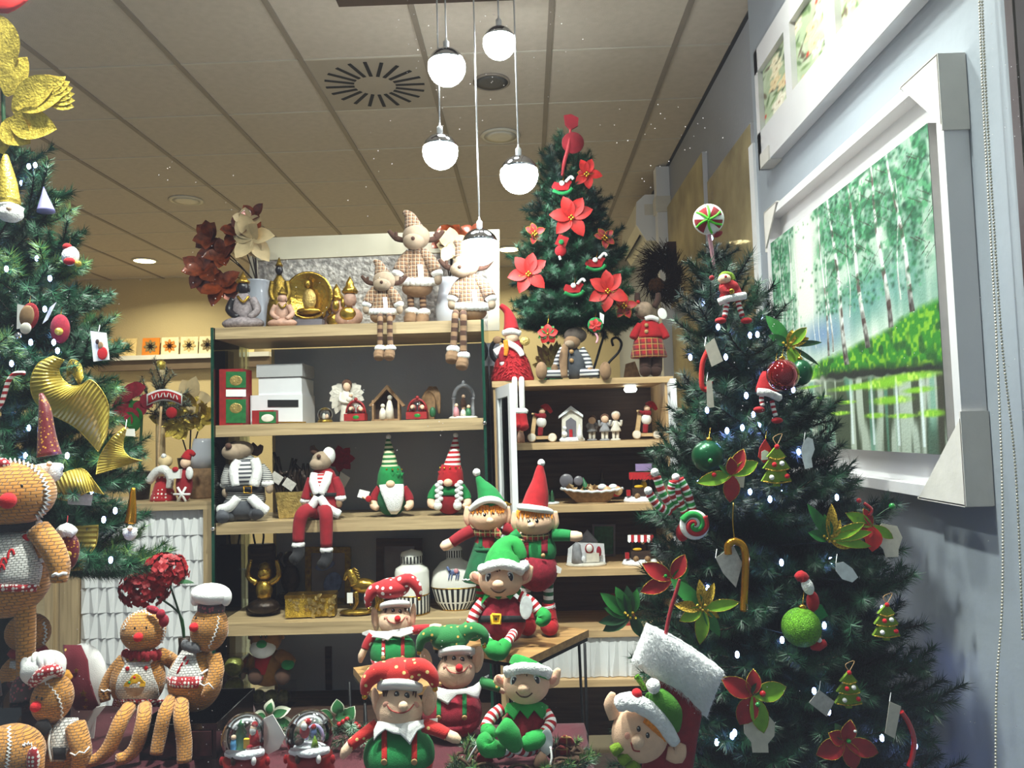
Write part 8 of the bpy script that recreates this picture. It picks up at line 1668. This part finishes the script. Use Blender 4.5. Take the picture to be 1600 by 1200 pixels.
t = TO('L', 'sequin_mitten', 'red sequin mitten ornament with white cuff and gold star beside the big gingerbread doll', 'ornament', 106, 855, .10); b = t.ell('mitten', (106, 862, 4), (18, 10, 30), 'sequin_red', 6); t.tube('cuff', [(90, 836, 6), (103, 828, 8), (117, 834, 6)], [7, 11, 7], 'fur_white', jit=.06); t.ell('star', (106, 866, 13), (6, 2, 5), 'gold_foil', par=b); hook(t, 104, 824, 806, 'felt_dkred')
cane('L', 'twisted red and white candy cane on the far left branches', [(38, 583), (24, 584), (14, 594), (8, 612), (2, 630), (-6, 640)], 3.5, 'stripe_red', .06)
# wired gold ribbon, pleated
def ribbon(label, A, B, out, dep, n=8):
    """pleated ribbon between two edge lines; dep bows it toward the viewer"""
    cx = sum(p[0] for p in A+B)/len(A+B); cy = sum(p[1] for p in A+B)/len(A+B); t = TO('L', 'gold_ribbon', label, 'ribbon', cx, cy, out, 'pleated gold ribbon loops on the left tree')
    PA = smoothpath([Vector((x, y, 0)) for x, y in A], n); PB = smoothpath([Vector((x, y, 0)) for x, y in B], n); G = []; N = len(PA)-1
    for i, (p, q) in enumerate(zip(PA, PB)):
        w_ = dep*math.sin(i/N*math.pi*2.2); G.append([t.P((lerp(p.x, q.x, j/8), lerp(p.y, q.y, j/8), w_*(1-2*j/8)+dep*.8*math.sin(j/8*math.pi)+.9*(1 if i % 2 else -1))) for j in range(9)])
    b = t.put('ribbon', MB().grid(G, (0, .8*t.s, 0), sm=False), 'gold_ribbon')
    for k in (0, 8): t.put('wired_edge', MB().tube([r[k] for r in G], .9*t.s, 5), 'gold_foil', par=b)
    return t
ribbon('wide twisted gold ribbon loop across the left tree', [(84, 556), (60, 568), (48, 594), (52, 622), (70, 642), (95, 655), (118, 668), (140, 690), (154, 706)], [(100, 562), (92, 576), (96, 590), (110, 602), (126, 602), (142, 594), (160, 612), (170, 640), (166, 684)], .10, 12)
ribbon('curled gold ribbon end beside the wide loop', [(104, 574), (112, 562), (126, 570), (130, 592)], [(104, 590), (112, 584), (118, 592), (124, 602)], .07, 5)
ribbon('gold ribbon swallowtail low on the right of the left tree', [(194, 668), (172, 688), (156, 714), (150, 742)], [(197, 671), (192, 698), (202, 714), (222, 720)], .08, 8, 12)
ribbon('gold ribbon fan above the big gingerbread doll', [(72, 768), (90, 745), (112, 735), (130, 733), (143, 746)], [(86, 778), (106, 782), (126, 774), (142, 768), (162, 772)], .10, 8)
ribbon('gold ribbon strip hanging behind the sequin mitten', [(115, 822), (118, 850), (112, 880), (104, 893)], [(153, 820), (150, 850), (132, 880), (128, 891)], .05, 5)
tag_th('L', 'brown cardboard tag on the gold ribbon fan', [(105, 769), (145, 773), (142, 790), (106, 788)], .10, 'paper_grey'); tag_th('L', 'small white tag on the lower right branches of the left tree', [(196, 670), (210, 670), (211, 682), (196, 681)], .04, 'paper')
# ------------------------------------------------------------------ snow globes, garlands, wreath, hydrangea
mat('globe_water', '#eef2f4', .02, var=(6, .02)); mat('frost', '#9fb5a2', .7, var=(80, .3)); mat('holly', '#2f6a3c', .35, var=(40, .3)); mat('holly_edge', '#d9dcc6', .4, var=(40, .1)); mat('vine', '#4a3322', .85, var=(60, .4)); mat('twig_grey', '#6c5f50', .85, var=(60, .3)); mat('hydrangea', '#8c0c16', .6, var=(60, .35))
def snow_globe(label, x, y, r, Y, fill):
    t = Th('snow_globe', label, 'snow globe', x, y, Y, 'glass snow globes on the burgundy cloth'); b = t.lathe('base', (x, y+r*.72, 0), [(r*1.0, -r*1.2), (r*1.05, -r*.9), (r*.9, -r*.4), (r*.95, -r*.15), (r*.75, 0)], 'box_red', seg=30); t.tube('snow_bank', [(x-r*.8, y+r*.72, r*.55), (x, y+r*.8, r*.95), (x+r*.8, y+r*.66, r*.55)], [5, 7, 5], 'snow', par=b)
    t.lathe('snow_floor', (x, y+r*.60, 0), [(.3, 4), (r*.6, 2), (r*.78, -2)], 'snow'); t.ell('glass_sphere', (x, y, 0), r, 'bubble', seg=32, ring=20); fill(t, x, y, r)
    for q in range(7): a = q*.9+.3; t.ell('base_figure', (x+r*1.02*math.cos(a), y+r*1.05, r*1.02*math.sin(a)), (4, 4, 7), ('felt_red', 'felt_white', 'choc')[q % 3], seg=10, ring=7)
    t.settle(TZ); return t
def f1(t, x, y, r):
    t.lathe('tree', (x-6, y+18, 0), [(11, 0), (9, 10), (11, 11), (7, 22), (9, 23), (4, 34), (6, 35), (.5, 44)], 'sea_green', seg=14); s = t.lathe('santa', (x+14, y+20, 6), [(8, 0), (9, 12), (6, 26), (4, 30)], 'felt_red', seg=14); t.ell('santa_head', (x+13, y-14, 8), 5, 'skin_pale', par=s); t.ell('santa_beard', (x+12, y-9, 10), (5, 4, 7), 'felt_white', par=s); t.ell('santa_hat', (x+15, y-19, 7), (5, 5, 5), 'felt_red', par=s); t.box('gift', (x+3, y+10, 12), (9, 6, 14), 'yellow_felt'); c = t.lathe('child', (x-18, y+20, 8), [(5, 0), (5, 10), (3, 16)], mat('sky_cloth', '#4f8fc0', .7, var=(30, .1)), seg=12); t.ell('child_head', (x-18, y+1, 8), 4, 'skin_pale', par=c); t.ell('gift_sack', (x+8, y+17, 14), (6, 5, 5), 'felt_red')
def f2(t, x, y, r):
    t.ell('snow_hill', (x-4, y+20, 0), (22, 16, 8), 'snow'); s = t.ell('santa', (x-8, y-4, 6), (8, 7, 10), 'felt_red'); t.ell('santa_head', (x-8, y-16, 8), 5, 'skin_pale', par=s); t.ell('santa_beard', (x-9, y-12, 11), (5, 4, 6), 'felt_white', par=s); t.ell('santa_hat', (x-3, y-20, 6), (6, 5, 5), 'felt_red', par=s); t.put('arch', MB().tube([t.P((x+8+13*math.cos(a), y+8-22*math.sin(a), -4)) for a in [math.pi*q/12 for q in range(13)]], 3*t.s, 8), mat('lilac_resin', '#a79cc4', .5, var=(30, .1))); t.lathe('tree', (x+8, y+20, 10), [(6, 0), (4, 8), (.4, 18)], 'felt_lime', seg=12); t.ell('reindeer', (x-16, y+12, 8), (8, 4, 5), 'choc', -25); t.ell('elf', (x+6, y-2, 6), (5, 5, 8), 'blue_print'); t.ell('elf_hat', (x+6, y-12, 6), (4, 4, 4), 'felt_red')
g = snow_globe('snow globe with Santa, a tree and a child in blue', 383, 1153, 36, 1.68, f1); g.poly('price_card', [(412, 1124, -8), (426, 1118, -8), (446, 1152, -8), (436, 1172, -8), (412, 1184, -8)], 1.2, 'paper')
snow_globe('snow globe with Santa, reindeer and a lilac arch', 484, 1149, 37, 1.68, f2)
def frosted(label, x0, x1, y, Y, seed, nb):
    t = Th('pine_garland', label, 'garland', (x0+x1)/2, y, Y); rs = random.Random(seed)
    for q in range(nb):
        m_ = MB(); x = lerp(x0, x1, rs.random()); a = rs.uniform(0, 2*math.pi); b = t.P((x, y-rs.uniform(0, 22), rs.uniform(-16, 16))); d = Vector((math.cos(a), math.sin(a)*.6, rs.uniform(.0, .5))).normalized(); l = rs.uniform(26, 46)*t.s; twig(m_, [b, b+d*l*.5, b+d*l], 2200, .02, rs, .0012); t.put('pine_twig', m_, ('needle_b', 'frost', 'twig_grey'))
    return t, rs
t, rs = frosted('frosted pine garland with holly and red berries behind the right snow globe', 505, 570, 1150, 1.84, 21, 16)
for (x, y, a, L) in [(520, 1112, 160, 26), (524, 1112, 20, 30), (540, 1116, 60, 24), (512, 1124, 210, 22), (548, 1124, 330, 22), (530, 1106, 100, 22)]: an = math.radians(a); t.put('holly_leaf', MB().leaf(t.P((x, y, 8)), (math.cos(an), -.2, math.sin(an)), (0, -1, .3), L*t.s, 9*t.s, .3, .3, 6), 'holly'); t.put('holly_leaf', MB().leaf(t.P((x, y+1, 6)), (math.cos(an), -.2, math.sin(an)), (0, -1, .3), L*1.08*t.s, 11*t.s, .3, .3, 6), 'holly_edge')
for x, y in ((536, 1118), (542, 1114), (556, 1122), (560, 1126), (530, 1122)): t.ell('berry', (x, y, 12), 4, 'red_gloss')
t.settle(TZ)
t, rs = frosted('frosted pine and pale holly garland between the two snow globes', 425, 470, 1150, 1.86, 22, 11)
for (x, y, a, L) in [(425, 1108, 20, 30), (420, 1106, 80, 22), (432, 1114, 340, 32), (440, 1120, 300, 24), (415, 1112, 160, 20)]: an = math.radians(a); t.put('holly_leaf', MB().leaf(t.P((x, y, 8)), (math.cos(an), -.2, math.sin(an)), (0, -1, .3), L*t.s, 9*t.s, .3, .3, 6), 'holly_edge'); t.put('holly_leaf', MB().leaf(t.P((x, y+1, 10)), (math.cos(an), -.2, math.sin(an)), (0, -1, .3), L*.8*t.s, 6*t.s, .3, .3, 6), 'holly')
for q in range(3): t.lathe('pine_cone', (446+q*12, 1140, 8), [(.5, 0), (6, 3), (7, 8), (5, 14), (.5, 18)], 'twig_grey', seg=10)
t.settle(TZ)
# wreath under the seated plush elf
t = Th('pine_wreath', 'vine and pine wreath with plaid ribbon under the seated plush elf', 'wreath', 812, 1200, 1.70); rs = random.Random(31); c = t.P((812, 1188, 0)); R = 78*t.s
for q in range(22):
    a0 = rs.random()*6.28; P = [c+Vector(((R+rs.uniform(-.02, .02))*math.cos(a0+k*.25)*1.15, (R+rs.uniform(-.02, .02))*.62*math.sin(a0+k*.25)-.02, rs.uniform(-.012, .03))) for k in range(9)]; t.put('vine', MB().tube(smoothpath(P, 3), .0035, 5), 'vine')
for q in range(64):
    m_ = MB(); a = 2*math.pi*q/64; b = c+Vector((R*1.15*math.cos(a), R*.62*math.sin(a)-.02, rs.uniform(-.01, .02))); d = Vector((math.cos(a)*rs.uniform(.3, 1)+rs.uniform(-.6, .6), math.sin(a)*.6-.2, rs.uniform(-.1, .6))).normalized(); l = rs.uniform(18, 34)*t.s; twig(m_, [b, b+d*l*.5, b+d*l], 2400, .018, rs, .0011); t.put('pine_twig', m_, ('needle_c', 'needle_b', 'twig_grey') if q % 3 else ('needle_b', 'frost', 'twig_grey'))
for x, y, m in ((884, 1160, 'plaid_red'), (878, 1176, 'plaid_red'), (756, 1186, 'felt_dkred')): t.tube('ribbon_loop', [(x-8, y+6, 10), (x, y-6, 22), (x+10, y+4, 14)], [6, 9, 6], m, flat=.4)
t.lathe('pine_cone', (846, 1206, 60), [(.5, 0), (10, 5), (12, 14), (8, 24), (.5, 30)], 'vine', seg=12); t.tube('white_cord', [(860, 1166, 50), (862, 1184, 56), (858, 1200, 58)], 1.6, 'felt_white'); t.tube('white_cord', [(730, 1190, 40), (744, 1166, 46), (760, 1152, 46)], 1.4, 'felt_white')
t.settle(TZ)
# red hydrangea in a dark vase
t = Th('hydrangea_vase', 'dark slim vase with two red hydrangea heads beside the left tree', 'flower vase', 290, 1090, 2.12); rs = random.Random(41)
v = t.lathe('vase', (288, 1112, 0), [(14, 0), (17, 4), (19, 30), (12, 70), (8, 100), (9, 112)], 'bronze_dark', seg=18)
for cx_, cy_, r in ((258, 896, 36), (226, 922, 38)):
    t.tube('stem', [(288, 1004, 0), (280, 960, 0), (cx_, cy_, 0)], 1.6, 'leaf_dark', seg=6); m_ = MB()
    for q in range(150):
        a = rs.uniform(0, 6.28); h = rs.uniform(-.75, 1); s_ = math.sqrt(max(0, 1-h*h)); n = Vector((s_*math.cos(a), s_*math.sin(a), h*.82)); p = t.P((cx_, cy_, 0))+n*r*t.s*rs.uniform(.78, 1); b1 = n.orthogonal().normalized(); b2 = n.cross(b1)
        for k in range(4): w_ = k*1.571+q; m_.leaf(p, b1*math.cos(w_)+b2*math.sin(w_)+n*.35, n, 7.5*t.s, 3.6*t.s, .1, .1, 3)
    t.put('flower_head', m_, 'hydrangea')
t.put('leaf', MB().leaf(t.P((268, 912, 6)), (1, -.1, .05), (0, -.4, 1), 38*t.s, 6*t.s, .1), 'leaf_dark'); t.settle(TZ, [v])

# ------------------------------------------------------------------ things on the sideboard behind the left tree
WZ = wz; SYB = 3.26
t = Th('fabric_doll', 'doll in white shawl and red dotted dress on the sideboard', 'doll', 258, 779, SYB); t.lathe('dress', (255, 778, 0), [(20, 0), (20, 4), (13, 26), (9, 38)], 'dot_dress', sy=.7); t.ell('head', (258, 716, 2), (11, 10, 10), 'cream_petal'); t.ell('knot', (256, 708, 8), 4, 'fur_white'); t.tube('shawl', [(232, 748, 8), (246, 732, 12), (258, 730, 14), (266, 742, 12), (264, 758, 12)], [6, 7, 7, 6, 5], 'fur_white', jit=.06); t.settle(WZ)
t = Th('sideboard_vase', 'brown vase with white upper half on the sideboard', 'vase', 318, 782, 3.36); t.lathe('lower_half', (318, 782, 0), [(19, 0), (20, 3), (22, 30), (21, 47)], 'cork'); t.lathe('upper_half', (318, 735, 0), [(21, 0), (20, 20), (16, 40), (14, 46)], 'white_vase'); t.settle(WZ)
flowers('flower_vase', 'bouquet of gold fabric flowers in a bronze pot on the sideboard', 'flowers', 296, 782, 3.49, WZ, [(12, 0), (16, 4), (15, 40), (18, 60)], [(300, 645, 6, 34, 8, 'gold_foil', 31), (275, 665, 8, 36, 8, 'gold_foil', 32), (318, 655, 4, 30, 7, 'gold_foil', 33), (300, 630, 0, 34, 6, 'cream_petal', 34)], vm='bronze_dark')
t = Th('pine_candle', 'gold topped candle in a frosted pine branch bunch on the sideboard', 'candle', 250, 782, 3.44); rs = random.Random(51); t.lathe('candle', (251, 782, 0), [(7, 0), (7, 200), (5, 204)], 'cream_petal', seg=16); t.lathe('candle_top', (251, 582, 0), [(7.5, 0), (7.5, 12), (3, 15)], 'gold_foil', seg=16)
for q in range(18):
    m_ = MB(); b = t.P((250+rs.uniform(-12, 12), 640+rs.uniform(-20, 20), 4)); a = rs.uniform(-.2, 3.3); d = Vector((math.cos(a), -.2, math.sin(a))).normalized(); l = rs.uniform(36, 66)*t.s; twig(m_, [b, b+d*l*.5, b+d*l], 700, .03, rs, .0026); t.put('pine_twig', m_, ('twig_grey', 'frost', 'vine'))
t.settle(WZ)
t = Th('christmas_sign', 'red and white arched greeting sign with a red heart on the sideboard', 'sign', 262, 780, 3.325); G = []
for q in range(13): x = 229+q*4.6; y = 624-8*math.sin(q/12*3.14)+(-2); G.append([t.P((x, y-9, 2)), t.P((x, y+9, 2))])
t.put('banner_border', MB().grid(G, (0, 2*t.s, 0)), 'felt_white'); G = []
for q in range(13): x = 231+q*4.3; y = 624-8*math.sin(q/12*3.14)+(-2); G.append([t.P((x, y-6.5, 3.2)), t.P((x, y+6.5, 3.2))])
b = t.put('banner', MB().grid(G, (0, 1*t.s, 0)), 'felt_red')
for q in range(9): t.box('letter_stroke', (238+q*4.8, 620-6*math.sin((q+1)/10*3.14), 4.6), (1.3, .6, 7), 'felt_white', 0, 20 if q % 2 else -18, par=b)
t.tube('stick', [(252, 632, 0), (248, 700, 0), (248, 778, 0)], 2, 'birch'); t.ell('heart', (268, 642, 4), (9, 4, 9), 'felt_red'); t.settle(WZ)
t = Th('red_doll', 'small red capped doll with a gift in the group on the sideboard', 'doll', 290, 780, 3.20); t.ell('body', (288, 752, 0), (13, 10, 26), 'felt_dkred'); t.ell('head', (290, 718, 3), (8, 8, 8), 'skin_pale'); t.tube('cap', [(290, 712, 2), (296, 702, 0), (304, 706, 0)], [8, 6, 3], 'felt_red'); t.ell('beard', (296, 734, 10), (6, 4, 10), 'fur_white'); t.box('gift', (274, 735, 10), (18, 8, 14), 'paper'); t.ell('gift_bow', (274, 728, 14), (5, 3, 4), 'felt_red'); t.settle(WZ)
t = Th('snowflake', 'white wooden snowflake standing before the dotted dress doll', 'ornament', 284, 782, 3.17)
for q in range(3): a = q*math.pi/3; t.tube('arm', [(284-13*math.cos(a), 768-13*math.sin(a), 2), (284+13*math.cos(a), 768+13*math.sin(a), 2)], 1.8, 'felt_white', smooth=False)
t.settle(WZ)
t = Th('red_bouquet', 'dark red fabric flowers and green sprigs at the back of the sideboard', 'flowers', 222, 782, 3.37); t.lathe('pot', (218, 782, 0), [(14, 0), (18, 40), (16, 44)], 'bronze_dark')
rs = random.Random(61)
for q in range(14): a = rs.uniform(.1, 3.0); b = t.P((212+rs.uniform(-20, 14), 640+rs.uniform(-28, 50), rs.uniform(0, 10))); t.put('petal', MB().leaf(b, (math.cos(a), -.4, math.sin(a)), (0, -1, 0), 28*t.s, 12*t.s, .2), 'velvet_red' if q % 3 else 'leaf_green')
t.tube('stem', [(218, 742, 0), (220, 690, 0), (222, 640, 0)], 2, 'leaf_dark'); t.settle(WZ)
